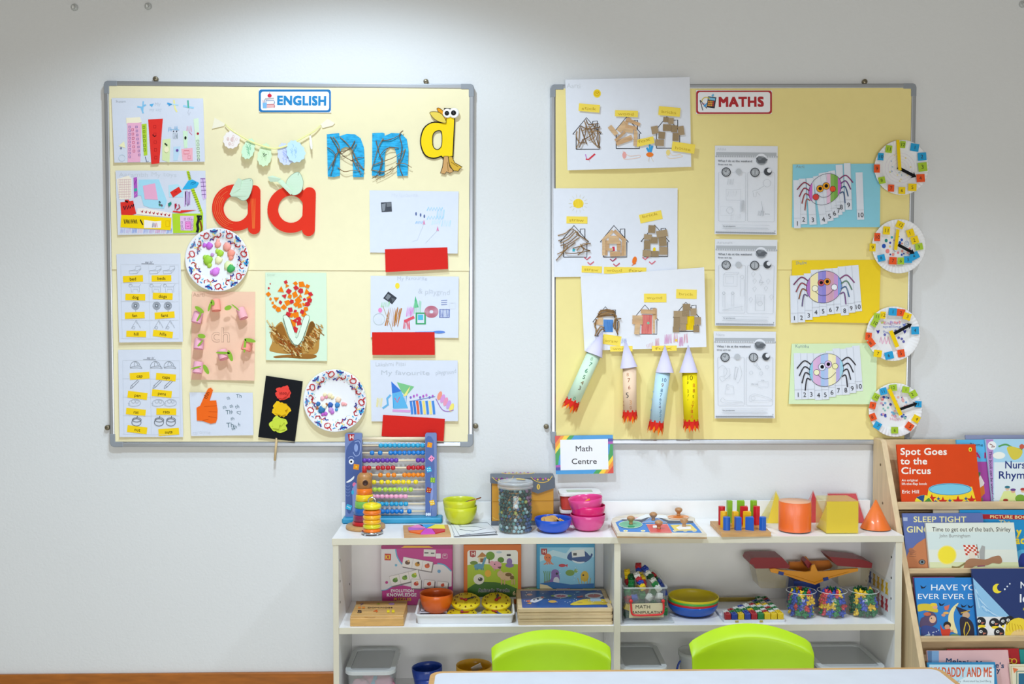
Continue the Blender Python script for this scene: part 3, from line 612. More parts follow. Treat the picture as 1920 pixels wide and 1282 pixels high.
def dog(I, x, y, c='#b4bac2'): I.s([(x-32, y-18), (x-18, y-22), (x-12, y-8), (x+22, y-8), (x+32, y-22)], 2, c); I.s([(x+24, y-8), (x+26, y+22), (x+18, y+22), (x+14, y+5), (x-10, y+5), (x-12, y+22), (x-20, y+22), (x-22, y)], 2, c); I.ring(x-25, y-15, 9, 2, c)
def fan(I, x, y, c='#9299a2'): [I.ring(x, y, r_, 2.6, c) for r_ in (21, 16, 11)]; I.c(x, y, 9, '#6c737c'); I.c(x, y, 4, '#d8deeb'); I.s([(x, y+21), (x+2, y+34)], 2, c)
def hill(I, x, y, c='#a9b0b8'): I.s([(x-28, y+24), (x, y-24), (x+24, y+20)], 2, c); I.ring(x-14, y+18, 7, 2, c); I.s([(x-4, y-18), (x+4, y-10), (x+6, y-2)], 2, c)
def cap(I, x, y, c='#8f969e'): I.ring(x-6, y+14, 28, 2.4, c, 34, a0=180, a1=360); I.curve([(x-34, y+14), (x, y+6), (x+22, y+8), (x+32, y+20), (x+5, y+16), (x-34, y+18)], 2.4, c); I.curve([(x-6, y-20), (x-12, y-4), (x-10, y+8)], 2, c); I.curve([(x-6, y-20), (x+8, y-4), (x+10, y+8)], 2, c)
def pen(I, x, y, c='#7f868e'): I.s([(x-24, y+22), (x-20, y+8), (x+18, y-26), (x+25, y-20), (x-12, y+18), (x-24, y+22)], 2.4, c); I.s([(x-16, y+6), (x-10, y+16)], 2, c)
def rat(I, x, y, c='#aab1b9'): I.curve([(x-32, y+14), (x-26, y-8), (x, y-18), (x+24, y-14), (x+34, y+4), (x+20, y+16), (x-10, y+20), (x-32, y+14)], 2.2, c); I.ring(x-6, y-8, 10, 2, c); I.ring(x+14, y-6, 8, 2, c); I.s([(x-24, y+8), (x-36, y+2)], 2, c)
def nut(I, x, y, c='#5f666e'): I.ring(x, y+6, 26, 3, c, 20); I.ring(x+2, y-8, 25, 3, c, 12); I.s([(x+2, y-20), (x+6, y-30)], 4, c)
def dA(I):
    for f, y, xs in ((bed, 226, (188, 302, 378)), (dog, 328, (188, 305, 380)), (fan, 426, (191, 309, 372)), (hill, 530, (195, 322, 386))):
        for x in xs: f(I, x, y)
def dB(I):
    for f, y, xs in ((cap, 757, (195, 308, 384)), (pen, 866, (186, 312, 375)), (rat, 968, (185, 316, 386)), (nut, 1072, (196, 322, 388))):
        for x in xs: f(I, x, y)
worksheet('worksheet with yellow labels bed, dog, fan and hill', [(84, 138), (442, 134), (456, 628), (100, 632)], 'say /z/', [(177, 276, 112, 36, -3, 'bed'), (336, 273, 110, 34, -1, 'beds'), (190, 378, 111, 36, 1, 'dog'), (343, 373, 111, 36, 2, 'dogs'), (187, 480, 111, 36, -2, 'fan'), (354, 479, 111, 36, -4, 'fans'), (195, 584, 111, 34, 1, 'hill'), (344, 584, 111, 36, 6, 'hills')], dA)
worksheet('worksheet with yellow labels cap, pen, rat and nut', [(94, 673), (446, 669), (458, 1160), (102, 1160)], 'say /s/', [(214, 818, 110, 38, -4, 'cap'), (361, 825, 111, 38, 5, 'caps'), (202, 927, 110, 38, 7, 'pen'), (338, 917, 111, 38, 6, 'pens'), (193, 1020, 110, 36, 6, 'rat'), (363, 1018, 111, 36, 1, 'rats'), (200, 1119, 111, 38, 7, 'nut'), (377, 1131, 115, 38, -4, 'nuts')], dB)
# --- paper plates
def platemesh(c, r_, flutes=0, deep=.012, n=120):
    m = MB().lathe([(0, .0), (r_*.64, .0), (r_*.70, .002), (r_*.76, deep*.55), (r_*.98, deep), (r_, deep*.95), (r_, deep*.8), (r_*.74, deep*.4-.0008), (r_*.64, -.001), (0, -.001)], (0, 0, 0), n)
    for v in m.v:
        q = math.hypot(v.x, v.y)
        if flutes and q > r_*.72: v.z += .0011*math.sin(flutes*math.atan2(v.y, v.x))*min(1, (q-r_*.72)/(r_*.1))
    vs = [c + Vector((v.x, -v.z, v.y)) for v in m.v]; m.v = vs; return m
def plate_at(c, r_, deep=.012):
    def at(px, py, off=0):
        dd = -c.y; p = ony(px, py, dd)
        for _ in range(3):
            q = math.hypot(p.x-c.x, p.z-c.z)/r_
            h = 0 if q < .64 else (q-.64)/.06*.002 if q < .7 else .002+(q-.7)/.06*(deep*.55-.002) if q < .76 else deep*.55+(min(q, .98)-.76)/.22*deep*.45
            p = ony(px, py, dd+h)
        return ony(px, py, dd+h+off)
    return at
def blob(mb, c, r_, col=None, sy=.6, j=.25, n=10, m=7):
    b = len(mb.v); mb.ball((0, 0, 0), r_, n, m, 1, sy, 1); c = Vector(c)
    for i in range(b, len(mb.v)):
        v = mb.v[i]; k = 1+j*math.sin(3*math.atan2(v.z, v.x)+5*v.x/r_+i*.7)*.6+R.uniform(-j, j)*.3; mb.v[i] = c + Vector((v.x*k, v.y, v.z*k))
def confetti(I, seed):
    rr = random.Random(seed)
    for k in range(7):
        a = 2*pi*k/7+.3*seed; f = lambda rad, da: (rad*math.cos(a+da), rad*math.sin(a+da))
        I.curve([f(.66, -.30), f(.75, -.20), f(.72, -.05), f(.80, .05), f(.86, .0)], .032, '#b3202a'); I.curve([f(.70, -.02), f(.78, -.12)], .03, '#b3202a')
        I.curve([f(.96, .36), f(.84, .26), f(.76, .34), f(.84, .48), f(.94, .42), f(.90, .28), f(.98, .2)], .032, '#c4262c')
        I.curve([f(.97, -.34), f(.91, -.22), f(.95, -.08)], .05, '#33308a'); I.curve([f(.64, .62), f(.70, .52), f(.66, .42)], .04, '#33308a'); I.curve([f(.70, .56), f(.76, .62)], .012, '#33308a')
        I.curve([f(.89, .60), f(.97, .68), f(.90, .76), f(.84, .68)], .04, '#2c9fd6'); I.curve([f(.76, .70), f(.86, .62)], .035, '#f0dc80'); I.c(*f(.78, .14), .045, '#3cb0dc', .016, rot=40+50*k); I.c(*f(.90, .12), .05, '#3a8fd0', .018, rot=110+50*k)
    for k in range(170):
        a = rr.random()*2*pi; q = rr.uniform(.62, .98); I.c(q*math.cos(a), q*math.sin(a), rr.uniform(.009, .024), rr.choice(['#b83a44', '#3a9fd0', '#4a4aa0', '#5aa86a', '#e0bc50', '#c84a4a', '#6ab8d8']), rr.uniform(.007, .014), n=6, rot=rr.uniform(0, 180))
def party_plate(label, cx, cy, rpx, seed):
    c = ony(cx, cy, D+.003); r_ = rpx/563; t = thing('party_plate', label, 'paper plate', (c.x, c.y, c.z-r_), 'confetti paper plates')
    make('plate', platemesh(c, r_, 0, .011, 64), mat('#eef0f4', .4, 'plain'), t)
    at = plate_at(c, r_, .011); I = Ink(at, Fr(cx, cy, 1/rpx), base=.0006); confetti(I, seed); I.build('streamer_print', t, INKG)
    return t, c
Pq = Fr(340, 420, 9.493)
t, c = party_plate('confetti-rimmed paper plate with pastel clay flowers, beside the red letter a', 408.5, 487, 58.5, 1)
for x, y, r_, col in ((495, 385, 62, '#c668d8'), (410, 375, 40, '#c668d8'), (645, 360, 60, '#f6a79a'), (650, 290, 35, '#f8b8a8'), (810, 400, 75, '#f6a79a'), (880, 520, 70, '#f69a86'), (880, 600, 45, '#f69a86'), (690, 520, 62, '#a8d83a'), (640, 480, 40, '#b4de50'), (550, 545, 35, '#c99ad0'), (660, 640, 68, '#f2f0c0'), (470, 640, 85, '#9fd23c'), (500, 730, 45, '#b4dc4c'), (420, 590, 42, '#a8d848'), (600, 850, 70, '#dd84e6'), (640, 810, 42, '#dd84e6'), (550, 855, 45, '#dd84e6'), (830, 740, 80, '#e4efb4'), (875, 790, 72, '#3fae58')):
    p = ony(*Pq(x, y), D+.0045+(.003 if col == '#3fae58' else 0)); m = MB(); blob(m, p, r_/9.493/563, None, .45); make('clay_flower', m, mat(col, .6, 'plain', .2, 120), t)
t, c = party_plate('confetti-rimmed paper plate with a small clay family, near the black traffic light card', 628.5, 750.5, 58, 2)
for x, y, r_, col in ((445, 800, 13, '#f6e8c0'), (475, 805, 16, '#f6e8c0'), (490, 815, 12, '#f2e2b0'), (430, 822, 14, '#f3b6c0'), (455, 815, 10, '#e89ab0'), (525, 830, 18, '#f8dcc0'), (555, 855, 12, '#f6b0b0'), (570, 858, 9, '#f6b0b0'), (405, 855, 14, '#2f6fae'), (425, 890, 22, '#2a78b0'), (440, 870, 18, '#f2f0d8'), (478, 862, 17, '#2c5fb0'), (480, 890, 16, '#c89ad8'), (520, 862, 16, '#3a86c8'), (450, 915, 13, '#c25fc8'), (432, 918, 11, '#c25fc8'), (490, 905, 13, '#c678d0'), (455, 860, 10, '#b06a3a'), (398, 880, 10, '#b8743a'), (515, 890, 10, '#4a9ad0')):
    p = ony(*A5(x, y), D+.0045); m = MB(); blob(m, p, r_/3.204/563, None, .5); make('clay_figure', m, mat(col, .6, 'plain', .2, 120), t)
# --- ch sheet with rolled paper cherries
t, S = art('cherry_sheet', 'peach sheet marked ch with rolled pink paper cherries', [(506, 347), (860, 349), (856, 845), (502, 840)], D, '#f2c9ae', A4, 'craft sheet')
I = Ink(S.at, A4); I.t('ch', 612, 628, 78, '#b3917f', .016, w=112); I.t('ch', 612, 628, 78, '#efc6ab', .0, w=112); handscript(I, 'Aarti', 512, 375, 22, '#c9a48c'); I.build('print', t)
GR = mat('#8db63a', .7, 'paper')
for k, (x, y, w_, h, ro, col, lv) in enumerate(((537, 492, 52, 60, 12, '#eeb0c4', ((548, 448, 60, 24, 35), (545, 490, 70, 10, 118))), (640, 424, 50, 62, -8, '#f4a694', ((622, 408, 34, 20, 70), (606, 430, 60, 14, 108))), (786, 470, 48, 60, -24, '#f0b0b8', ((708, 438, 42, 26, 158), (750, 436, 60, 8, 40))), (546, 640, 52, 56, 4, '#eeb0c4', ((560, 596, 44, 26, 10), (550, 640, 60, 10, 130))), (814, 652, 54, 48, 14, '#f49a8c', ((830, 620, 66, 22, 12), (802, 650, 80, 14, 95))), (680, 700, 54, 50, -20, '#eeb0bc', ((720, 706, 66, 24, 70), (680, 690, 80, 14, 2))), (540, 772, 52, 60, 4, '#eeb0c4', ((585, 782, 60, 24, 62), (530, 772, 60, 10, 165)))))  :
    c = ony(*A4(x, y), D+.022); a = math.radians(ro); ax = Vector((math.sin(a), .25, math.cos(a))); r_ = w_/2/2.981/563; hh = h/2/2.981/563
    m = MB().lathe([(r_, -hh), (r_*1.02, 0), (r_*.96, hh), (r_*.86, hh), (r_*.9, -hh), (r_, -hh)], c, 18, ax, False); o = make('paper_roll', m, PAP(col), t)
    for (lx, ly, lw, lh, lr) in lv:
        q = [(lx+u*math.cos(math.radians(lr))-v*math.sin(math.radians(lr)), ly+u*math.sin(math.radians(lr))+v*math.cos(math.radians(lr))) for u, v in [(lw/2*math.cos(z), lh/2*math.sin(z)*(1 if abs(math.sin(z)) < .99 else 1)) for z in [2*pi*i/14 for i in range(14)]]]
        make('paper_leaf', slab(MB(), q, D+.0388, D+.0396, A4), GR, o)
# --- th sheet
t, S = art('thumb_sheet', 'white sheet of th handwriting with an orange paper thumbs-up hand', [(493, 910), (846, 912), (850, 1150), (502, 1154)], D, '#d8deeb', A4, 'craft sheet')
I = Ink(S.at, A4)
for x, y, h, s_ in ((700, 950, 17, 'th'), (754, 942, 20, 'Th'), (678, 1002, 18, 'th'), (716, 996, 18, 'th'), (748, 1000, 20, 'th'), (696, 1034, 22, 'Th'), (724, 1026, 16, 'h'), (722, 1064, 18, 'th'), (700, 1106, 26, 'Th'), (735, 1112, 20, 'th'), (762, 1100, 20, 'h'), (728, 1122, 18, 'th')): I.t(s_, x, y, h, '#55707a', -.004, rot=R.uniform(-6, 6), jit=.06)
I.s([(758, 1018), (780, 1016), (776, 1034), (760, 1026), (758, 1018)], 2.5, '#55707a'); handscript(I, 'carolyne', 510, 1142, 20, '#d2d8e2'); I.build('handwriting', t)
hand = [(532, 996), (552, 985), (578, 925), (596, 890), (612, 884), (624, 898), (612, 935), (605, 957), (642, 955), (650, 1010), (648, 1058), (640, 1080), (612, 1086), (565, 1070), (534, 1068)]
o = piece('paper_hand', t, S.at, hand, '#f26a1e', A4, .001, .0026, label='orange paper thumbs-up hand')
J = Ink(S.at, A4, base=.0028); [J.s(q, 2, '#b8440c') for q in ([(575, 990), (645, 985)], [(600, 1018), (648, 1020)], [(598, 1045), (645, 1052)], [(565, 1068), (600, 1060)])]; J.t('thh', 588, 950, 22, '#7a3410', -.002, rot=-62); J.build('ink_marks', o)
# --- volcano sheet
t, S = art('volcano_sheet', 'mint green sheet with torn orange and red paper erupting over a brown painted volcano', [(88, 66), (455, 68), (459, 598), (92, 592)], D, '#d6ecd2', A5, 'craft sheet')
I = Ink(S.at, A5); handscript(I, 'Simar', 98, 88, 15, '#bfd3bc')
def brown(pts, col): I.p(spline(pts, 4, True), col)
brown([(118, 440), (150, 390), (185, 362), (205, 400), (240, 480), (275, 520), (310, 505), (330, 440), (352, 372), (375, 360), (395, 400), (425, 410), (415, 450), (405, 540), (360, 560), (280, 548), (220, 556), (140, 545), (112, 530), (130, 480)], '#b98a44')
brown([(140, 420), (170, 380), (195, 385), (225, 470), (265, 520), (250, 548), (180, 520), (150, 470)], '#9a6526')
brown([(180, 460), (215, 470), (260, 520), (255, 550), (210, 545), (185, 510)], '#a4561e')
brown([(340, 420), (358, 365), (380, 368), (385, 390), (360, 430), (330, 500), (300, 520)], '#7c5220')
brown([(330, 480), (375, 420), (400, 430), (390, 500), (350, 545), (300, 540)], '#c39c58')
brown([(140, 570), (200, 562), (300, 556), (385, 560), (392, 576), (340, 586), (220, 578), (150, 580)], '#9c6a2c')
brown([(300, 562), (380, 560), (390, 574), (330, 582)], '#6f4718')
for k in range(150):
    sd = R.random() < .5; q = R.random(); x = (120+150*q if sd else 425-150*q)+R.uniform(-14, 14); y = 400+150*q**.8+R.uniform(-35, 30)
    if y > 560: y = 560
    L_ = R.uniform(18, 55); an = (1.0 if sd else -1.0)*R.uniform(.5, 1.3); c = R.choice(['#7a4e1c', '#d2ae6a', '#a8702c', '#8f5a20', '#c79a54', '#b06a2a', '#99511c', '#dcc48c'])
    I.curve([(x-L_*.5*math.cos(an), min(578, y-L_*.5*abs(math.sin(an)))), (x+R.uniform(-4, 4), y), (x+L_*.5*math.cos(an), min(578, y+L_*.4*abs(math.sin(an))))], R.uniform(3, 8), c)
I.p([(195, 330), (212, 322), (234, 342), (275, 462), (318, 345), (330, 322), (350, 325), (352, 345), (310, 470), (285, 502), (262, 498), (230, 450)], '#dff0dc')
I.s(spline([(195, 330), (212, 322), (234, 342), (255, 400), (275, 462), (300, 400), (318, 340), (335, 322), (352, 330), (345, 370), (310, 470), (285, 502), (262, 498), (230, 450), (205, 380)], 3, True), 2.2, '#4a5a4c', True); I.build('paint', t)
for k, (x, y, s_, c) in enumerate([(118, 134, 9, 1), (108, 160, 12, 1), (106, 196, 24, 0), (120, 225, 14, 0), (132, 250, 16, 0), (145, 270, 22, 0), (166, 288, 28, 0), (153, 224, 28, 0), (178, 246, 20, 1), (200, 276, 28, 0), (183, 172, 36, 0), (204, 208, 24, 1), (210, 124, 20, 1), (218, 146, 22, 0), (228, 178, 26, 1), (236, 208, 24, 0), (222, 248, 34, 0), (246, 240, 22, 1), (265, 198, 32, 0), (272, 158, 26, 1), (270, 132, 22, 0), (305, 138, 36, 0), (302, 176, 26, 1), (340, 148, 22, 0), (336, 184, 34, 0), (358, 196, 24, 1), (352, 222, 26, 0), (298, 208, 26, 0), (322, 228, 18, 1), (284, 232, 36, 0), (272, 258, 28, 0), (318, 258, 22, 0), (340, 256, 26, 1), (294, 266, 24, 0), (330, 284, 24, 0), (310, 302, 22, 1), (320, 318, 26, 0), (272, 322, 34, 0), (244, 322, 22, 0), (224, 318, 28, 1), (240, 290, 26, 1), (268, 298, 18, 1), (292, 346, 26, 1), (268, 356, 26, 1), (290, 370, 28, 1), (248, 372, 36, 0), (268, 410, 32, 1), (355, 232, 24, 1)]):
    n = R.choice((4, 4, 4, 3, 5)); a0 = R.random()*6; s_ *= 1.15; pts = [(x+s_*.62*math.cos(a0+2*pi*i/n)*R.uniform(.75, 1.15), y+s_*.62*math.sin(a0+2*pi*i/n)*R.uniform(.75, 1.15)) for i in range(n)]
    piece('torn_paper', t, S.at, pts, ('#ee7f10', '#cf2f38')[c], A5, .0006, .0012+.0004*(k % 4))
# --- traffic light
d = D+.003; t = thing('traffic_light_card', 'black traffic light card with red, yellow and green crumpled lights on a stick', 'craft card', ony(*A5(145, 1200), d))
make('card', slab(MB(), [(92, 686), (313, 720), (265, 1082), (45, 1055)], d-.0012, d, A5), PAP('#17191d'), t)
make('stick', MB().tube([ony(*A5(156, 1060), d-.0028), ony(*A5(145, 1196), d-.0015)], .0042, 6), mat('#d9bd8c', .7, 'woodv'), t)
at = lambda x, y, off=0: ony(x, y, d+off)
for (cx, cy, rx, col, s_) in ((195, 790, 46, '#ee4a40', 'stop'), (183, 888, 50, '#f0c21c', ''), (168, 982, 52, '#cfe04a', '')):
    pts = [(cx+rx*(1+.10*math.sin(5*a+cx)+R.uniform(-.14, .14))*math.cos(a), cy+rx*(.92+.10*math.cos(4*a+cy)+R.uniform(-.12, .12))*math.sin(a)) for a in [2*pi*i/30 for i in range(30)]]
    o = piece('light_patch', t, at, pts, col, A5, .0012, .0016)
    for k in range(7):
        a = R.random()*6; q = R.uniform(.1, .6)*rx; x = cx+q*math.cos(a); y = cy+q*math.sin(a); f = lambda X, Y, off=0, x=x, y=y: ony(X, Y, d+off+.0009*(X-A5(x, y)[0])*.3)
        piece('crumpled_scrap', o, f, rotq(x, y, R.uniform(26, 44), R.uniform(24, 40), R.uniform(0, 90)), col, A5, .0008, .004+.0005*k)
    if s_: J = Ink(at, A5, base=.0088); J.t(s_, cx, cy+8, 18, '#7a1a1a', al='c'); J.build('handwriting', o)
# ================================================================ maths board
t, S = art('subject_sign', 'red-bordered white MATHS sign with calculator and compasses', [(55, 143), (578, 145), (574, 306), (54, 307)], D, '#f2f2f2', B3, 'sign', lambda u, v: 0, sheet='card', mt=mat('#eceff2', .25, 'paper'))
I = Ink(S.at, B3)
I.rr(56, 146, 576, 305, 18, '#b3242c'); I.rr(68, 156, 564, 295, 16, '#f1f2f5'); I.t('MATHS', 206, 255, 62, '#b3242c', .045, w=316, rot=-.4)
I.p([(138, 185), (195, 192), (183, 268), (127, 260)], '#2a2c3a'); I.p([(142, 192), (188, 198), (186, 214), (139, 208)], '#7cc4ea')
for a in range(4):
    for b in range(3): I.r(138+11*a-2*b, 215+13*b+a, 147+11*a-2*b, 225+13*b+a, '#e8a23c' if a < 3 else '#c43a3a')
I.p([(160, 180), (172, 167), (180, 175), (172, 190)], '#67b5e4'); I.ring(125, 222, 30, 6, '#d8c23a', a0=170, a1=330); I.s([(82, 212), (102, 282)], 5, '#2a2c3a'); I.s([(84, 212), (130, 268)], 5, '#2a2c3a'); I.s([(88, 240), (115, 235)], 3, '#a33a6a'); I.p([(105, 250), (135, 225), (120, 262)], '#4aa0e0')
I.build('print', t, INKG)
# --- three-houses sheets
TW = mat('#a58257', .85, 'wood', .3, 200); TW2 = mat('#86653f', .85, 'wood', .3, 200); ST = mat('#d8b488', .6, 'wood', .1, 80); ST2 = mat('#cda477', .6, 'wood', .1, 80)
CB = mat('#9a8465', .85, 'paper', .5, 260); CB2 = mat('#a99272', .85, 'paper', .5, 260)
def house(I, x, y, k=1.0):                # outline printed on the sheet; x,y = roof peak
    q = lambda *p: [(x+a*k, y+b*k) for a, b in p]
    I.s(q((-62, 190), (-62, 100), (-82, 100), (0, 0), (88, 100), (78, 100), (78, 190), (-62, 190)), 4.5, '#23242a')
    I.s(q((38, 46), (38, 22), (66, 20), (66, 76)), 4.5, '#23242a')
def twig(t, S, fr, pts, k, w_=.0016):
    sp = spline(pts, 3); n = len(sp)
    make('twig', MB().tube([S.at(*fr(x, y), .0022+.0010*(k % 4)+.002*math.sin(pi*i/(n-1))) for i, (x, y) in enumerate(sp)], w_, 5), (TW, TW2)[k % 2], t)
def stick(t, S, fr, x, y, w_, h, ro, k=0, name='wooden_stick', m=None):
    piece(name, t, S.at, rotq(x, y, w_, h, ro), '', fr, .0018, .0024+.0016*(k % 3), m or (ST, ST2)[k % 2])
def brick(t, S, fr, x, y, w_, h, ro, k=0):
    m = MB().prism([fr(*p) for p in rotq(x, y, w_, h, ro)], lambda a, b: S.at(a, b, .0004), lambda a, b: S.at(a, b, .0038+.001*(k % 2))); make('cardboard_brick', m, (CB, CB2)[k % 2], t)
def note(t, S, fr, x, y, w_, h, ro, txt, k=0):
    o = piece('word_label', t, S.at, rotq(x, y, w_, h, ro), '#f6dc5c', fr, .0006, .0012+.004*k)
    J = Ink(S.at, fr, base=.0017+.004*k); handscript(J, txt, x-w_*.38, y+8, 17, '#c3a638', ro, w=w_*.7); J.build('handwriting', o)
def chick(I, x, y, c1, c2, k=1): I.s([(x-18*k, y+12*k), (x-4*k, y+14*k), (x+28*k, y-14*k)], 8*k, c1); I.s([(x-20*k, y-12*k), (x-14*k, y+8*k)], 5*k, c2); I.s([(x, y+10*k), (x+2*k, y+28*k)], 2, '#d0b0b8')
# top sheet
t, S = art('house_sheet', 'top three-houses sheet overlapping the frame, with twig, stick and cardboard houses', [(160, 62), (908, 46), (917, 586), (173, 606)], D+.0005, '#e4e8f1', B1, 'craft sheet', lambda u, v: .001+.004*math.sin(2.3*u+.4)**2*v+.003*v*v)
I = Ink(S.at, B1); handscript(I, 'Aarti', 168, 112, 28, '#d2d6dc'); I.c(351, 145, 23, '#f3d63a', 25); I.ring(351, 145, 14, 5, '#e2b61c'); I.s([(345, 138), (352, 148), (360, 136)], 5, '#c9981a')
house(I, 287, 290); house(I, 528, 286); house(I, 770, 284)
chick(I, 305, 525, '#d6404e', '#c98ad0', 1.2); I.curve([(505, 520), (520, 540), (600, 530), (605, 515), (545, 520), (505, 490)], 3, '#efc9b4'); I.c(515, 515, 12, '#eba9a4', 20); I.curve([(765, 515), (790, 535), (860, 525), (850, 512), (800, 515), (785, 480)], 3, '#efd6b4'); I.c(778, 500, 12, '#f0da8a', 18)
I.s([(665, 500), (650, 470)], 12, '#3d9fdc'); I.s([(668, 500), (668, 452)], 12, '#4aaade'); I.s([(672, 500), (684, 458)], 12, '#3d9fdc'); I.c(668, 512, 22, '#ee8030', 14); I.s([(664, 525), (662, 555)], 2, '#d8c2a4'); I.s([(674, 525), (690, 555)], 2, '#d8c2a4'); I.build('drawing', t)
for k, p in enumerate([[(245, 350), (240, 440), (225, 472)], [(250, 340), (270, 400), (290, 450)], [(275, 310), (300, 380), (320, 430), (365, 472)], [(265, 420), (245, 470)], [(230, 370), (225, 400), (245, 440), (280, 440)], [(285, 300), (300, 330), (360, 325)], [(300, 340), (340, 400), (300, 430)], [(255, 340), (300, 360), (370, 345)], [(340, 360), (365, 400), (355, 470)], [(365, 340), (350, 420), (370, 470)], [(260, 370), (310, 350), (330, 330)], [(285, 330), (280, 390), (265, 440)], [(310, 350), (330, 420), (345, 450)], [(345, 330), (320, 390), (275, 420)], [(300, 380), (345, 370), (378, 380)]]): twig(t, S, B1, p, k)
for k, (x, y, w_, h, ro) in enumerate([(503, 345, 70, 34, -50), (567, 316, 90, 20, 22), (447, 367, 66, 28, 50), (555, 350, 70, 26, 12), (538, 366, 60, 26, 8), (490, 402, 80, 16, -42), (515, 425, 100, 28, -22), (512, 432, 96, 22, -20), (582, 415, 90, 22, 92), (535, 310, 20, 46, 40)]): stick(t, S, B1, x, y, w_, h, ro, k)
for k, (x, y, w_, h, ro) in enumerate([(765, 302, 32, 30, 4), (796, 310, 32, 36, 3), (772, 350, 50, 40, 2), (698, 364, 40, 46, -10), (740, 396, 38, 42, 6), (727, 440, 52, 38, 2), (816, 357, 36, 42, 3), (856, 368, 36, 54, -8), (824, 406, 38, 48, 2)]): brick(t, S, B1, x, y, w_, h, ro, k)
for x, y, w_, h, ro, s_ in ((304, 232, 126, 46, 5, 'stick'), (528, 266, 138, 38, 2, 'wood'), (786, 253, 130, 54, 5, 'bricks'), (640, 434, 108, 42, -12, 'fox')): note(t, S, B1, x, y, w_, h, ro, s_, 1)
note(t, S, B1, 870, 470, 138, 56, 8, 'house', 1)
# middle sheet
t, S = art('house_sheet', 'middle three-houses sheet with yellow sun, left of the printed weekend sheets', [(88, 715), (835, 714), (833, 1240), (92, 1248)], D, '#e3e7f0', B1, 'craft sheet')
I = Ink(S.at, B1); I.c(238, 806, 32, '#f4d742', 28); I.scr(212, 785, 262, 828, '#e9bf1c', 6, 5)
for k in range(14): a = 2*pi*k/14; I.s([(238+40*math.cos(a), 806+38*math.sin(a)), (238+58*math.cos(a), 806+56*math.sin(a))], 2, '#d8d6c0')
house(I, 212, 938); house(I, 452, 938); house(I, 697, 935)
I.r(203, 1078, 218, 1094, '#3fb4c4'); I.p([(442, 1066), (456, 1066), (458, 1090), (442, 1092)], '#d6304a'); I.p([(686, 1092), (688, 1074), (696, 1068), (703, 1074), (703, 1092)], '#f2d422')
for x, y in ((290, 1135), (310, 1165), (445, 1145), (465, 1175), (640, 1135), (680, 1162)): I.s([(x-16, y-6), (x, y+8), (x+22, y-10)], 7, R.choice(('#c9586a', '#a83a58', '#d86a7a')))
I.c(576, 1148, 13, '#ee7a2c', 24, rot=15); I.s([(560, 1178), (585, 1165)], 4, '#d8602c'); I.build('drawing', t)
for k, p in enumerate([[(115, 998), (160, 985), (190, 960), (212, 962)], [(118, 1030), (170, 1010), (210, 970)], [(130, 1045), (180, 1020), (225, 975), (240, 990)], [(130, 1060), (175, 1045), (230, 1000)], [(150, 1070), (200, 1040), (245, 1010)], [(105, 1148), (130, 1120), (170, 1080), (220, 1040)], [(112, 1110), (160, 1085), (175, 1060)], [(215, 965), (250, 1000), (300, 1035)], [(225, 990), (265, 1010), (295, 1030)], [(205, 1075), (260, 1060), (312, 1045)], [(230, 1090), (265, 1050), (310, 1048)], [(160, 1103), (220, 1105), (310, 1090)], [(235, 1115), (270, 1085), (250, 1050)], [(250, 1060), (280, 1080), (310, 1090)], [(125, 1130), (150, 1085), (160, 1050)]]): twig(t, S, B1, p, k)
for k, (x, y, w_, h, ro) in enumerate([(415, 1000, 88, 18, -44), (488, 1000, 92, 20, 42), (392, 1072, 20, 92, 0), (408, 1072, 16, 90, 4), (512, 1068, 24, 104, 0), (505, 1078, 14, 88, 3), (451, 1016, 62, 34, 0), (412, 1060, 22, 58, 5), (452, 1038, 80, 20, 0), (482, 1060, 24, 58, 0), (428, 1082, 40, 14, 0), (461, 1109, 64, 30, -2)]): stick(t, S, B1, x, y, w_, h, ro, k)
for k, (x, y, w_, h, ro) in enumerate([(680, 960, 42, 46, 4), (656, 1007, 46, 32, 6), (652, 1055, 38, 54, 2), (741, 987, 66, 40, -10), (745, 1035, 46, 54, -6), (749, 1090, 50, 46, 0), (690, 1027, 50, 38, 0), (650, 1106, 50, 38, 4), (699, 1108, 44, 34, 0)]): brick(t, S, B1, x, y, w_, h, ro, k)
for x, y, w_, h, ro, s_ in ((230, 905, 126, 42, 1, 'straw'), (674, 886, 136, 52, -12, 'brick'), (319, 1202, 122, 40, 2, 'straw'), (459, 1208, 134, 40, 1, 'wood'), (586, 1209, 122, 38, 1, 'fox')): note(t, S, B1, x, y, w_, h, ro, s_)
# bottom sheet, buckled off the board on the right
t, S = art('house_sheet', 'bottom three-houses sheet buckling off the board above the paper rockets', [(272, 96), (1075, 38), (1090, 555), (298, 580)], D+.003, '#e6e8ee', B2, 'craft sheet', lambda u, v: .002+.014*u*u*(1-.4*v)+.004*math.sin(5*u)*math.sin(3*v)**2+.003*v)
I = Ink(S.at, B2); house(I, 433, 294, 1.0); house(I, 690, 282, 1.0); house(I, 956, 264, 1.0)
for k in range(5): I.s([(700+10*k, 540-4*k), (705+9*k, 560)], 3, '#d9b0b8')
for x, y in ((770, 535), (830, 510), (850, 505), (890, 500), (925, 525), (955, 505)): I.scr(x-12, y-34, x+12, y+24, R.choice(('#e0a0b0', '#d492a4', '#dba0c8')), 6, 4)
I.c(893, 512, 8, '#eec84a'); I.scr(540, 500, 570, 530, '#7a9ad0', 5, 4); I.build('drawing', t)
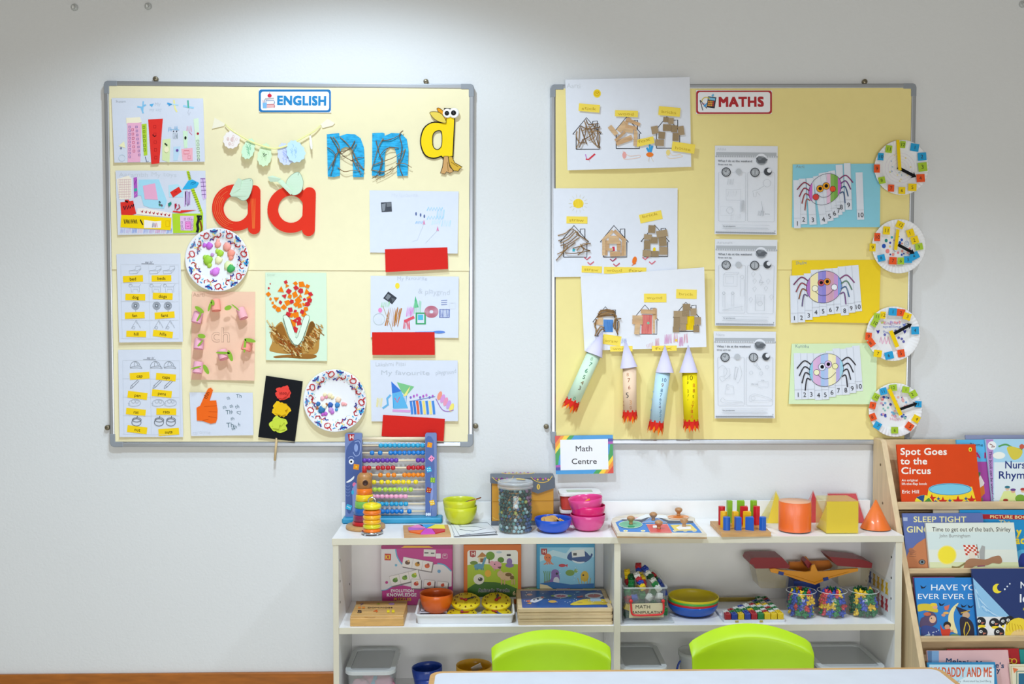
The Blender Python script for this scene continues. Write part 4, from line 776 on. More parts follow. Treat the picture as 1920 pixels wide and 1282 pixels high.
for k, (x, y, w_, h, c) in enumerate(((452, 418, 62, 80, '#5b8fce'), (702, 408, 68, 124, '#e0857c'), (984, 400, 54, 90, '#f0d01c'))):
    o = piece('paper_door', t, S.at, rotq(x, y, w_, h, 1), c, B2, .0006, .0012); J = Ink(S.at, B2, base=.0018)
    J.scr(x-w_*.42, y-h*.45, x+w_*.42, y+h*.45, ('#3f78c0', '#cf5f66', '#d8b60c')[k], 7, 4)
    if k == 1: J.c(712, 400, 8, '#8ad0b0'); J.c(712, 400, 4, '#58a884')
    J.build('crayon_marks', o)
for k, p in enumerate([[(385, 340), (430, 320), (490, 330)], [(390, 330), (440, 312), (495, 325)], [(395, 350), (450, 335), (500, 345)], [(380, 355), (440, 345), (505, 358)], [(375, 362), (440, 352), (500, 352)], [(400, 318), (450, 318), (495, 335)], [(505, 350), (495, 380), (485, 420)], [(535, 372), (505, 380), (500, 430), (515, 475)], [(510, 370), (485, 410), (495, 440)], [(375, 375), (365, 420), (375, 440)], [(360, 400), (375, 450), (365, 485)], [(380, 480), (410, 440), (430, 450)], [(370, 470), (400, 425), (425, 430)], [(385, 345), (460, 328), (495, 350)], [(520, 390), (520, 430), (510, 460)]]): twig(t, S, B2, p, k, .0022)
for k, (x, y, w_, h, ro, m) in enumerate([(390, 392, 40, 34, -6, ST2), (402, 388, 30, 48, 0, ST), (712, 326, 96, 28, 2, ST2), (642, 364, 66, 28, 0, ST), (642, 392, 68, 32, 2, ST2), (640, 440, 34, 66, 4, ST), (754, 340, 26, 70, 0, ST2), (748, 410, 14, 112, 0, ST)]): stick(t, S, B2, x, y, w_, h, ro, k, m=m)
for k, (x, y, w_, h, ro) in enumerate([(960, 296, 48, 42, 0), (905, 341, 56, 40, 0), (955, 337, 48, 38, -2), (1005, 328, 40, 46, 0), (900, 376, 46, 34, 0), (942, 381, 46, 48, 0), (898, 408, 44, 38, 2), (938, 428, 40, 44, 0), (893, 441, 42, 36, 0), (1032, 386, 42, 50, 0), (1024, 437, 38, 42, 0)]): brick(t, S, B2, x, y, w_, h, ro, k)
for x, y, w_, h, ro, s_ in ((757, 237, 146, 56, 0, 'wood'), (960, 212, 134, 60, 2, 'brick'), (475, 511, 118, 64, 8, 'straw'), (537, 567, 146, 34, -1, 'wood'), (816, 564, 162, 34, -1, 'fox')): note(t, S, B2, x, y, w_, h, ro, s_)
# --- rockets
def rocket(label, top, bot, rpx, apex, skirt, col, digs, c2, seq):
    d = D+.026; r_ = rpx/3.464/563
    a = ony(*B2(*top), d); b = ony(*B2(*bot), d); ax = (a-b).normalized(); h = (a-b).length
    t = thing('paper_rocket', label, 'rocket', (b.x, b.y, b.z-.05), 'paper rockets')
    make('tube', MB().lathe([(r_*.97, 0), (r_, 0), (r_, h), (r_*.97, h), (r_*.97, 0)], b, 26, ax), PAP(col), t)
    p = ony(*B2(*apex), d-.004); q = ony(*B2(*skirt), d); cx = (p-q).normalized(); hh = (p-q).length
    make('nose_cone', MB().lathe([(r_*1.28, 0), (0, hh), (r_*1.22, 0)], q, 26, cx), PAP('#d9d4ee'), t)
    for ring_, (cc, ln, of) in enumerate((('#d42a1e', .030, 1.0), ('#f07a1c', .040, .93))):
        n = 9; m = MB(); side = ax.orthogonal().normalized(); s2 = ax.cross(side)
        for i in range(n):
            g = lambda ang, rr, z: b + (side*math.cos(ang)+s2*math.sin(ang))*rr + ax*z
            a0, a1 = 2*pi*i/n + ring_*.35, 2*pi*(i+1)/n + ring_*.35; fl = MB()
            l = ln*R.uniform(.7, 1.1)
            fl.add([g(a0, r_*of, .006), g(a1, r_*of, .006), g(a1, r_*1.02*of, -.010), g((a0+a1)/2, r_*1.15*of, -l), g(a0, r_*1.02*of, -.010)], [(0, 1, 2, 3, 4)])
            o = make('flame', fl, PAP(cc), t); sm = o.modifiers.new('thick', 'SOLIDIFY'); sm.thickness = .0007
    def at(px, py, off=0):
        best = ony(px, py, d+r_)
        rel = best-b; u = rel.dot(ax); lat = rel-ax*u; lat.y = 0; l = min(lat.length, r_*.97); dd = math.sqrt(max(0, r_*r_-l*l)); return ony(px, py, d+dd+off)
    J = Ink(at, B2, base=.0005, step=.00001)
    for (x, y, s_, hh_, c_) in digs: J.t(s_, x, y, hh_, c_, -.002, rot=seq, al='c')
    J.build('handwriting', t)
gn = '#3f8a6a'; br = '#a86a4a'; bl = '#5d7f9c'; go = '#7a6a10'
rocket('pale green paper rocket leaning to the left', (358, 605), (222, 905), 46, (418, 452), (358, 606), '#d5efd5', [(340, 642, '8', 24, '#9cc4a4'), (332, 680, '7', 26, gn), (305, 722, '6', 28, gn), (290, 762, '5', 26, '#4a7a5a'), (278, 800, '4', 26, '#8a6a3a'), (262, 835, '3', 28, '#6a5a4a'), (228, 900, '0', 22, gn)], None, 22)
rocket('peach paper rocket between the green and blue rockets', (590, 690), (592, 975), 44, (562, 505), (585, 690), '#f4d6b8', [(578, 745, '8', 22, '#d8a884'), (585, 785, '7', 26, br), (588, 830, '6', 24, '#b8806a'), (575, 885, '5', 34, '#2d3338'), (555, 935, '2', 26, br), (597, 930, '3', 28, '#d29a6a'), (598, 960, '0', 20, br)], None, 0)
rocket('pale blue paper rocket second from the right', (808, 720), (766, 1042), 46, (820, 540), (818, 722), '#bfe0f0', [(812, 782, '10', 24, bl), (803, 815, '9', 24, '#a07a6a'), (798, 848, '8', 22, bl), (793, 878, '7', 22, bl), (790, 905, '6', 20, bl), (788, 930, '5', 20, bl), (786, 955, '4', 20, '#6a6a8a'), (790, 985, '3', 22, bl), (790, 1010, '2', 20, bl), (790, 1035, '1', 18, bl), (765, 778, 'a', 14, '#6aa0c8'), (745, 850, 'o', 14, '#6aa0c8'), (735, 900, 's', 14, '#5a90c0'), (730, 970, 'o', 14, '#5a90c0')], None, 6)
rocket('bright yellow paper rocket at the right end of the row', (980, 720), (990, 1035), 47, (972, 540), (974, 722), '#f8e21c', [(980, 770, '10', 30, go), (965, 800, '9', 24, go), (966, 855, '8', 24, go), (968, 885, '7', 22, '#4a4a10'), (964, 905, '6', 20, go), (958, 940, '5', 22, go), (958, 972, '4', 22, go), (960, 1000, '3', 22, go), (960, 1028, '2', 18, go), (1008, 815, '8', 22, '#e08a2c'), (1008, 850, '8', 22, '#b8661c'), (1004, 885, 't', 22, go), (1004, 925, '0', 20, '#d8a81c'), (998, 955, '7', 24, '#c86a1c'), (995, 985, '8', 22, '#c0501c'), (995, 1020, '8', 24, '#e08a2c')], None, 0)
# --- printed weekend sheets
def weekend(label, fr, quad, k, draw):
    t, S = art('weekend_worksheet', label, quad, D, '#e2e5ec', fr, 'worksheet', (lambda u, v: .0008+.002*v*v+(.012*max(0, u+v-1.75)**1.5*4 if k == 2 else 0)))
    W = 430; H = 610; tl, tr, br, bl = [Vector(p) for p in quad]
    class G:
        def __call__(s, x, y): u, v = x/W, y/H; p = (tl*(1-u)+tr*u)*(1-v)+(bl*(1-u)+br*u)*v; return fr(p.x, p.y)
    I = Ink(S.at, G()); g = '#b4b8bd'; dk = '#55595f'
    handscript(I, ('Alisha', 'Aerament', 'Naina')[k], 14, 32, 18, '#c6cad0')
    I.r(8, 45, 422, 75, g); [I.c(18+16*i, 75, 9, '#e2e5ec', 7) for i in range(26)]; [I.c(10+16*i, 74, 7, g, 5) for i in range(27)]
    I.c(318, 92, 40, '#e2e5ec'); I.c(320, 100, 38, '#8f949a', 30); I.p([(282, 85), (300, 70), (318, 84), (340, 82), (358, 90), (340, 118), (300, 118)], '#63676d'); I.c(308, 84, 14, '#7b8086'); I.s([(352, 100), (360, 92)], 8, '#63676d')
    I.t('What I do at the weekend', 22, 112, 14, '#63676d', .012, w=234); I.t('Draw and say.', 22, 134, 9, '#55595f', .02, w=98)
    for x0, x1 in ((26, 212), (226, 412)): I.frame(x0, 182, x1, 520, 1.6, '#b9bdc3', 8)
    for x in (78, 276): I.c(x, 182, 32, '#3a3d42'); I.c(x, 182, 26, '#b5b9be'); [I.c(x+21*math.cos(2*pi*i/12), 182+21*math.sin(2*pi*i/12), 2.4, '#44474c', n=8) for i in range(12)]
    I.s([(78, 182), (78, 162)], 3, dk); I.s([(78, 182), (64, 172)], 3, dk); I.s([(276, 162), (276, 202)], 3, dk)
    I.c(164, 178, 20, '#bdc1c6'); [I.s([(164+20*math.cos(a), 178+20*math.sin(a)), (164+24*math.cos(a), 178+24*math.sin(a))], 3, '#d2d5d9') for a in [2*pi*i/12 for i in range(12)]]
    I.c(364, 176, 27, '#4a4d52'); I.c(374, 168, 15, '#e2e5ec'); I.c(368, 164, 3, '#e2e5ec')
    draw(I); I.frame(50, 545, 378, 572, 1.6, '#b4b8bd'); I.t('For grandparents', 58, 558, 7, '#5d6167', .01, w=86); [I.s([(58, 563+4*i), (370, 564+4*i)], 1.6, '#c2c6cb') for i in range(2)]
    [I.c(14+12*i, 598, 7, '#9a9ea4', 6) for i in range(34)]; I.r(8, 598, 422, 603, '#9a9ea4'); I.t('f', 414, 590, 10, '#44474c', .02)
    I.build('print', t)
p_ = '#b9bdc3'
def w0(I): I.scr(85, 228, 130, 268, p_, 10, 1.6); I.frame(80, 300, 180, 375, 1.6, p_); I.scr(90, 310, 150, 350, p_, 7, 1.5); I.frame(40, 420, 120, 480, 1.5, '#cdd1d6'); I.ring(105, 445, 22, 1.6, p_); I.scr(175, 375, 205, 455, '#c8ccd1', 12, 1.5); I.scr(110, 470, 180, 510, '#c4c8cd', 9, 1.5); I.ring(360, 255, 26, 1.6, p_); I.s([(338, 275), (300, 300), (262, 310), (270, 350), (285, 350), (290, 315), (312, 340)], 2, p_); I.s([(322, 380), (330, 430), (318, 480), (338, 478), (330, 420)], 2, p_); I.scr(300, 445, 340, 480, '#8f949a', 8, 2); I.t('sleeping', 345, 470, 7, '#8f949a')
def w1(I): I.frame(60, 250, 155, 330, 1.8, p_); I.s([(60, 250), (75, 235), (170, 232), (155, 250)], 1.8, p_); I.frame(75, 262, 130, 310, 1.5, p_); I.ring(190, 265, 12, 1.6, p_); I.frame(180, 280, 205, 400, 1.5, p_); [I.ring(x, 380, 9, 1.8, '#9a9ea4') for x in (62, 125)]; I.frame(55, 390, 70, 480, 1.5, p_); I.frame(118, 390, 133, 470, 1.5, p_); I.s([(50, 500), (200, 470), (200, 500), (50, 500)], 1.8, p_); I.scr(70, 455, 190, 500, '#c6cacf', 12, 1.4); [I.s([(x, y), (x+14, y-14), (x+26, y), (x+10, y+24), (x, y)], 1.8, p_) for x, y in ((255, 240), (265, 290), (265, 345), (345, 340), (360, 290), (240, 420), (385, 400), (310, 300))]; I.frame(285, 390, 350, 500, 1.8, '#a4a8ae'); I.scr(292, 400, 345, 450, p_, 8, 1.5); I.ring(318, 450, 16, 1.6, p_); I.curve([(310, 240), (325, 270), (310, 300), (345, 300)], 1.8, p_)
def w2(I): I.curve([(30, 260), (60, 240), (90, 270), (80, 310), (40, 320), (60, 350), (120, 300)], 1.8, p_); I.frame(70, 260, 110, 330, 1.5, p_); I.s([(150, 250), (170, 255), (150, 340), (140, 335), (150, 250)], 1.8, '#9da1a7'); I.curve([(180, 240), (195, 300), (170, 360), (160, 355)], 1.6, p_); I.s([(90, 370), (75, 440), (140, 440), (135, 385), (90, 370)], 1.8, p_); I.frame(92, 395, 105, 408, 1.5, p_); I.curve([(55, 465), (45, 490), (90, 505), (190, 500), (190, 492), (90, 485), (60, 465)], 1.6, p_); [I.ring(x, y, 12, 1.6, p_) for x, y in ((290, 230), (372, 250), (260, 290), (330, 295))]; I.curve([(290, 240), (330, 270), (300, 230)], 1.6, p_); I.frame(310, 350, 380, 390, 1.6, p_); I.t('m s e', 262, 375, 14, '#8f949a'); I.curve([(250, 455), (290, 440), (395, 470), (390, 485), (290, 485), (250, 490), (250, 455)], 1.6, p_); I.ring(275, 468, 14, 1.5, p_); I.t('today', 330, 345, 7, '#8f949a')
weekend('printed weekend worksheet directly below the MATHS sign', B3, [(185, 523), (616, 527), (610, 1137), (182, 1130)], 0, w0)
weekend('printed weekend worksheet in the middle of the column of three', B4, [(130, 58), (505, 62), (494, 583), (130, 578)], 1, w1)
weekend('printed weekend worksheet at the bottom of the column of three', B4, [(122, 612), (496, 614), (490, 1135), (128, 1135)], 2, w2)
# --- spider number strips
def spider(label, fr, back, bcol, strips, cx, cy, rx, ry, body, legcol, eyes, cheeks, numh, tilt, name):
    t, S = art('spider_sheet', label, back, D, bcol, fr, 'craft sheet')
    I = Ink(S.at, fr); handscript(I, name, back[0][0]+22, back[0][1]+26, 20, '#8fa2a0'); I.build('handwriting', t)
    for k, (x, y, w_, h, ro, num) in enumerate(strips):
        off = .0014+.0004*(k % 3); o = piece('number_strip', t, S.at, rotq(x, y, w_, h, ro), '#dfe4ee', fr, .0005, off)
        J = Ink(S.at, fr, base=.0034, step=.00001); a = math.radians(ro); q = lambda u, v: (x+u*math.cos(a)-v*math.sin(a), y+u*math.sin(a)+v*math.cos(a))
        J.s([q(-w_/2, h/2-numh*2.2), q(w_/2, h/2-numh*2.2)], 1.8, '#b4b9c0'); tx, ty = q(0, h/2-numh*.55); J.t(num, tx, ty, numh, '#26282e', 0, rot=ro, al='c')
        if k < len(strips)-1: J.s([q(w_/2-.8, -h/2), q(w_/2-.8, h/2)], 1.4, '#c2c7ce')
        J.build('number_print', o)
    I = Ink(S.at, fr, base=.0036, step=.00002)
    n = len(body)
    for k, c in enumerate(body):          # crayon bands of the round body, one for each strip
        if not c: continue
        u0, u1 = -1+2*k/n, -1+2*(k+1)/n; m_ = [u0+(u1-u0)*j/5 for j in range(6)]
        f = lambda u, s_: (cx+rx*u, cy+tilt*u*rx+s_*ry*math.sqrt(max(0, 1-u*u)))
        I.p([f(u, -1) for u in m_]+[f(u, 1) for u in reversed(m_)], c)
    I.s([(cx+rx*math.cos(a), cy+tilt*rx*math.cos(a)+ry*math.sin(a)) for a in [2*pi*i/40 for i in range(40)]], 2.6, '#3a3d44', True)
    for sd in (-1, 1):
        for k in range(4):
            x0 = cx+sd*rx*(.9+.06*math.sin(k)); y0 = cy+tilt*sd*rx+ry*(-.45+.32*k); L_ = rx*(.85-.12*k); c = legcol[(k+(4 if sd > 0 else 0)) % len(legcol)]
            pts = [(x0, y0), (x0+sd*L_*.45, y0-ry*(.22-.05*k)), (x0+sd*L_*(.95-.1*k), y0+ry*(.25+.13*k))]
            I.curve(pts, 8, '#3a3338'); I.curve(pts, 4.5, c)
    for (x, y, r_, c, py) in eyes: I.c(x, y, r_, '#3a3d44'); I.c(x, y, r_-2.5, c); I.c(x+1, y-1, r_*.48, '#121216')
    for (x, y, r_, c) in cheeks: I.c(x, y, r_, '#3a3d44'); I.c(x, y, r_-2.5, c)
    I.curve([(cx-rx*.5, cy+ry*.28), (cx-rx*.2, cy+ry*.52), (cx+rx*.2, cy+ry*.5+tilt*rx*.2), (cx+rx*.55, cy+ry*.2+tilt*rx*.5)], 2.8, '#3a3d44'); I.build('spider_print', t)
spider('spider number strips spread on a sky-blue sheet, the topmost spider', B5, [(100, 634), (720, 628), (716, 1078), (95, 1080)], '#8fd0e2',
  [(130, 915, 48, 340, -1, '1'), (172, 896, 50, 322, -2, '2'), (232, 895, 52, 330, -4, '3'), (295, 886, 52, 345, -9, '4'), (336, 864, 50, 345, -10, '5'), (372, 850, 48, 330, -10, '6'), (402, 836, 48, 318, -10, '7'), (436, 803, 50, 334, -3, '8'), (490, 790, 48, 330, -2, '9'), (574, 858, 50, 335, -2, '10')],
  328, 810, 116, 108, ['#cf6fc4', None, None, None, None, '#e9c2dc', '#8cb860', '#7aae50', '#c872c8'], ('#a8324a', '#b0324a', '#c04a4a', '#c46a5a', '#a8387a', '#8a4a9a', '#3a6a9a', '#4a6a9a'), [(293, 806, 26, '#eca22c', 0), (336, 787, 26, '#eca22c', 0)], [(263, 865, 23, '#dd4a44'), (383, 808, 22, '#ea5a34')], 32, -.22, 'Aarti')
spider('spider number strips on a bright yellow sheet, the middle spider', B6, [(88, 62), (664, 58), (652, 470), (82, 462)], '#f0d02c',
  [(100, 314, 48, 306, -1, '1'), (146, 312, 48, 305, -1, '2'), (192, 298, 50, 302, -1.5, '3'), (238, 276, 50, 306, -2, '4'), (284, 272, 50, 300, -2.5, '5'), (330, 264, 50, 298, -3, '6'), (374, 260, 50, 296, -3.5, '7'), (420, 260, 52, 318, -4, '8'), (462, 250, 50, 306, -4.5, '9'), (504, 244, 52, 300, -4.5, '10')],
  295, 235, 116, 104, ['#b07ac4', '#f2e6b0', '#f0e6b4', '#9a8fd4', '#8f88d2', '#d4a4b8', '#cfa0b4', '#c79ad0', '#7fa0dc'], ('#8a3a6a', '#b04a5a', '#a8683a', '#7a6a9a', '#a04a8a', '#6a9a7a', '#4a7aa8', '#8a5a9a'), [(276, 208, 23, '#c05a6a', 0), (315, 201, 23, '#e8963c', 0)], [(236, 245, 21, '#f4f0d8'), (362, 237, 21, '#eceef3')], 28, -.06, 'Shalini')
spider('spider number strips on a pale green sheet, the bottom spider', B6, [(85, 604), (640, 600), (632, 998), (65, 995)], '#d8ecc0',
  [(124, 815, 46, 302, -1.5, '1'), (166, 815, 46, 300, -1.5, '2'), (208, 814, 46, 298, -2, '3'), (254, 818, 48, 302, -2.5, '4'), (298, 814, 48, 304, -2.5, '5'), (340, 800, 50, 300, -3, '6'), (382, 786, 50, 304, -3, '7'), (428, 786, 50, 300, -4, '8'), (470, 776, 50, 298, -4, '9'), (512, 764, 50, 296, -4, '10')],
  310, 775, 112, 106, ['#8fc8e0', '#dcb4d8', '#d8b0d8', '#a8c4e8', '#b4c2ea', '#f2ecc0', '#f0e8b8', '#b8aee0', '#9fd2e4'], ('#3a3a40',), [(282, 755, 25, '#dfe4f2', 0), (322, 738, 25, '#d9bce4', 0)], [(247, 790, 20, '#f2efc6'), (367, 750, 20, '#f0ebb4')], 29, -.10, 'Kanisha')
# --- paper-plate clocks
SQ = {'b': '#2f9fd4', 'g': '#a8c83a', 'o': '#ea5a2c', 'y': '#f2cf1e'}
def clock(label, cx, cy, rpx, fr, squares, yel, blk, inner):
    c = ony(cx, cy, D+.006); r_ = rpx/563; t = thing('plate_clock', label, 'paper plate', (c.x, c.y, c.z-r_), 'paper-plate clocks')
    make('plate', platemesh(c, r_, 46, .010, 184), mat('#e9e9ea', .6, 'plain'), t); at = plate_at(c, r_, .010)
    I = Ink(at, fr, base=.0006); inner(I); I.build('doodle_print', t)
    top = lambda x, y, off=0: ony(x, y, D+.0178+off)
    for k, (x, y, w_, h, ro, col, num) in enumerate(squares):
        o = piece('number_square', t, top, rotq(x, y, w_, h, ro), SQ[col], fr, .0007, .0006*(k % 3)); J = Ink(top, fr, base=.0003+.0006*(k % 3)); J.t(num, x, y+h*.22, h*.45, '#3a3a30', -.006, rot=ro, al='c'); J.build('number_print', o)
    (x0, y0), (x1, y1), w_ = yel; a = math.degrees(math.atan2(y1-y0, x1-x0)); L_ = math.hypot(x1-x0, y1-y0)
    piece('minute_hand', t, top, rotq((x0+x1)/2, (y0+y1)/2, L_, w_, a), '#f0cc12', fr, .0012, .0042)
    (x0, y0), (x1, y1), w_ = blk; a = math.atan2(y1-y0, x1-x0); L_ = math.hypot(x1-x0, y1-y0); q = lambda u, v: (x0+u*math.cos(a)-v*math.sin(a), y0+u*math.sin(a)+v*math.cos(a))
    piece('hour_hand', t, top, [q(0, -w_/2), q(L_-w_*1.3, -w_/2), q(L_-w_*1.5, -w_*1.1), q(L_, 0), q(L_-w_*1.5, w_*1.1), q(L_-w_*1.3, w_/2), q(0, w_/2)], '#17171a', fr, .0012, .0025)
K1 = Fr(1640, 255, 10.683); K2 = Fr(1620, 405, 11.658)
def in1(I):
    [I.ring(510, 640, 60*k, 4, '#d3c2da') for k in range(2, 6)]
    for k in range(16): a = R.random()*6.28; q = R.uniform(80, 280); I.c(500+q*math.cos(a), 640+q*math.sin(a), 18, R.choice(('#e6d68a', '#9fc4cc', '#e8dca4', '#a8b8d0')), 12, rot=R.uniform(0, 90))
clock('paper-plate clock at the top of the column, its black hand at the four', 1688.5, 314.5, 51, K1,
  [(562, 170, 112, 140, 6, 'g', '12'), (285, 260, 130, 150, 6, 'g', '11'), (122, 412, 116, 148, 4, 'b', '10'), (45, 650, 120, 165, 1, 'o', '9'), (145, 885, 135, 135, -10, 'g', '8'), (330, 1042, 122, 142, 2, 'o', '7'), (546, 1090, 136, 142, 2, 'y', '6'), (756, 1026, 168, 145, 2, 'y', '5'), (922, 842, 165, 160, -4, 'o', '4'), (962, 618, 176, 180, -6, 'g', '3'), (950, 410, 172, 160, -4, 'b', '2'), (803, 228, 168, 155, 9, 'b', '1')], ((465, 75), (505, 685), 66), ((460, 628), (835, 820), 62), in1)
def in2(I):
    for x, y, r_, c in ((435, 655, 44, '#2f5ab8'), (485, 535, 34, '#2f8f86'), (610, 465, 26, '#3fb0c4'), (572, 582, 24, '#4a4fb0'), (570, 665, 22, '#ead27a'), (515, 765, 44, '#ea8a84'), (635, 840, 30, '#ef9a94'), (745, 800, 26, '#e68a90'), (835, 765, 26, '#ee9a90'), (825, 520, 28, '#2f55c0'), (785, 580, 30, '#2a5ab8'), (832, 600, 18, '#e88a74'), (1000, 710, 24, '#e88a84'), (870, 820, 18, '#3a4fa8'), (825, 845, 22, '#3a55b0'), (575, 838, 18, '#3a4a90'), (955, 800, 24, '#f0a49c'), (655, 530, 16, '#b49ac8'), (765, 445, 12, '#3a2f3a')): I.c(x, y, r_, c, r_*1.15, n=10)
    I.ring(935, 605, 45, 8, '#7a9ac8', 60); I.ring(940, 600, 22, 7, '#7a9ac8', 30); I.s([(630, 720), (680, 780), (710, 760)], 8, '#6a7aa8')
clock('paper-plate clock with blue and pink hearts, second from the top', 1683.5, 462, 50.5, K2,
  [(790, 190, 170, 150, 25, 'y', '12'), (495, 315, 150, 175, 5, 'y', '11'), (290, 460, 130, 175, 2, 'o', '10'), (188, 685, 135, 170, 2, 'y', '9'), (382, 915, 160, 145, -12, 'b', '8'), (632, 975, 165, 160, 3, 'o', '7'), (805, 980, 145, 150, 1, 'g', '6'), (965, 950, 175, 145, 1, 'b', '5'), (1110, 870, 190, 150, -28, 'b', '4'), (1205, 670, 165, 145, -10, 'g', '3'), (1015, 370, 165, 160, -18, 'y', '1'), (1110, 525, 165, 165, -18, 'y', '2')], ((745, 290), (690, 740), 72), ((745, 625), (1105, 820), 66), in2)
def in3(I):
    I.t('English', 680, 478, 18, '#a878b0', w=110); I.t('spelling', 676, 500, 16, '#7a8ac8', w=120); I.t('quest', 676, 525, 16, '#6a78c0', rot=25)
    for x, y, c in ((645, 523, '#3a2f9a'), (818, 522, '#3a3a9a'), (815, 480, '#7a8ad0')): I.p([(x-12, y-8), (x, y-4), (x+12, y-10), (x+8, y+8), (x, y+18)], c)
    [I.s([(x-8, 595), (x, 560), (x+10, 605)], 7, '#eab0cc') for x in (665, 690, 712)]
    [I.c(x, y, 9, '#6a6ab0', n=8) for x, y in ((780, 565), (800, 572), (812, 590), (690, 545), (760, 520))]
    [I.c(R.uniform(660, 800), R.uniform(455, 470), 7, R.choice(('#e8a0a8', '#c8d070', '#b8a0d8')), n=7) for k in range(8)]
clock('paper-plate clock with purple hearts, its black hand pointing up right, third from the top', 1673, 625.5, 51, B6,
  [(640, 428, 44, 44, 8, 'g', '11'), (678, 418, 34, 46, 4, 'y', '12'), (742, 397, 52, 48, 5, 'b', '1'), (794, 402, 56, 46, 5, 'o', '2'), (835, 427, 50, 46, 18, 'y', '3'), (887, 518, 50, 50, -2, 'b', '4'), (796, 666, 46, 48, -10, 'o', '5'), (718, 680, 56, 48, -14, 'b', '6'), (644, 668, 52, 46, 8, 'y', '7'), (602, 598, 44, 46, -35, 'o', '8'), (584, 556, 42, 48, 6, 'o', '9'), (623, 468, 40, 50, 30, 'g', '10')], ((728, 520), (772, 625), 26), ((748, 540), (866, 475), 20), in3)
def in4(I):
    for k in range(44): I.c(R.uniform(660, 835), R.uniform(950, 1090), R.uniform(5, 10), R.choice(('#5a6ac0', '#e07a7a', '#7ab0d8', '#d8a0b8', '#4a4a9a', '#e8b0a8', '#8ac0b8')), n=8)
    I.t('Happy', 722, 1100, 18, '#eab4c8', w=80); I.t('time', 740, 1062, 16, '#7ab0a4')
clock('paper-plate clock with a spotted yellow hand at the bottom of the column', 1677, 768, 50.5, B6,
  [(681, 913, 46, 44, -14, 'b', '11'), (743, 890, 50, 42, -5, 'g', '12'), (826, 903, 46, 42, 8, 'g', '1'), (874, 932, 50, 44, -30, 'g', '2'), (908, 997, 42, 40, 2, 'b', '3'), (893, 1092, 48, 46, 30, 'y', '4'), (850, 1140, 50, 46, 35, 'o', '5'), (754, 1166, 46, 42, 0, 'g', '6'), (642, 1136, 46, 46, 30, 'b', '7'), (612, 1080, 42, 46, -22, 'o', '8'), (611, 1005, 42, 44, 12, 'o', '9'), (632, 950, 42, 46, 28, 'g', '10')], ((718, 898), (795, 1068), 24), ((790, 1030), (902, 990), 18), in4)
# --- math centre card
t, S = art('centre_sign', 'rainbow-bordered card reading Math Centre below the right board', [(1245, 94), (1858, 86), (1866, 492), (1255, 503)], .026, '#e9ebf0', C2, 'sign', lambda u, v: 0, sheet='card', mt=mat('#2f93d0', .3, 'paper'))
I = Ink(S.at, C2); f = lambda x, y: (x, y)
def band(p, c): I.p(p, c)
band([(1246, 95), (1310, 94), (1248, 180)], '#d9402c'); band([(1310, 94), (1345, 93), (1249, 235), (1248, 178)], '#ef8a24'); band([(1345, 93), (1400, 92), (1300, 215), (1250, 285), (1249, 235)], '#f4cf24'); band([(1400, 92), (1450, 91), (1310, 270), (1290, 310), (1280, 398), (1252, 410), (1250, 285)], '#2f9a4a')
band([(1866, 490), (1800, 493), (1864, 405)], '#d9402c'); band([(1800, 493), (1765, 494), (1862, 350), (1864, 405)], '#ef8a24'); band([(1765, 494), (1710, 495), (1810, 370), (1860, 300), (1862, 350)], '#f4cf24'); band([(1710, 495), (1650, 496), (1800, 320), (1820, 280), (1830, 180), (1859, 180), (1860, 300)], '#2f9a4a')
band([(1806, 125), (1858, 124), (1859, 155), (1806, 156)], '#3a3f9a'); band([(1806, 155), (1859, 154), (1859, 182), (1807, 182)], '#a84aa8'); band([(1252, 408), (1305, 405), (1305, 430), (1253, 432)], '#a84aa8'); band([(1253, 430), (1305, 428), (1306, 460), (1254, 462)], '#3a3f9a')
I.p([(1300, 137), (1806, 128), (1812, 450), (1305, 460)], '#eceef2')
I.t('Math', 1552, 258, 56, '#24252c', .01, w=186, al='c', rot=-.8); I.t('Centre', 1555, 392, 56, '#24252c', .01, w=272, al='c', rot=-.8); I.build('print', t, INKG)
# ================================================================ the cabinet
X = lambda px, d: ony(px, 640, d).x
Z = lambda py, d: ony(917, py, d).z
DF, DB = .297, .012
ZT = Z(1008, DF); ZM = Z(1175, DF); ZB = .082; TH = ZT-Z(1020, DF)
WHT = mat('#f0f0ef', .35, 'plain', .02, 40); EDGE = mat('#d6d1bd', .5)
xl0, xl1, xm0, xm1, xr0, xr1 = X(622, DF), X(632.5, DF), X(1153, DF), X(1165, DF), X(1684, DF), X(1696.5, DF)
cab = thing('storage_cabinet', 'low white open storage cabinet with cream edges under the boards', 'cabinet', ((xl0+xr1)/2, -DF, 0))
def panel(name, x0, x1, d0, d1, z0, z1, edge=True):
    o = make(name, MB().box(((x0+x1)/2, -(d0+d1)/2, (z0+z1)/2), (x1-x0, d1-d0, z1-z0)), WHT, cab)
    if edge: make('edge_band', MB().box(((x0+x1)/2, -d1-.0006, (z0+z1)/2), (x1-x0, .0012, z1-z0), .0004), EDGE, o)
    return o
panel('top_panel', X(620.5, DF), X(1698.5, DF), .0275, DF, ZT-TH, ZT)
panel('back_strip', X(640, .02), X(1633, .02), .0125, .027, ZT-TH, Z(941, .027), False)
sl = panel('side_panel', xl0, xl1, DB, DF-.002, 0, ZT-TH-.0004); sr = panel('side_panel', xr0, xr1, DB, DF-.002, 0, ZT-TH-.0004); dv = panel('divider', xm0, xm1, .013, DF-.002, ZB+.0004, ZT-TH-.0004)
for a, b in ((xl1, xm0), (xm1, xr0)):
    panel('shelf', a+.0003, b-.0003, .013, DF-.003, ZM-TH, ZM); panel('back_panel', a+.0003, b-.0003, .004, .012, ZB-.02, ZT-TH-.0004, False)
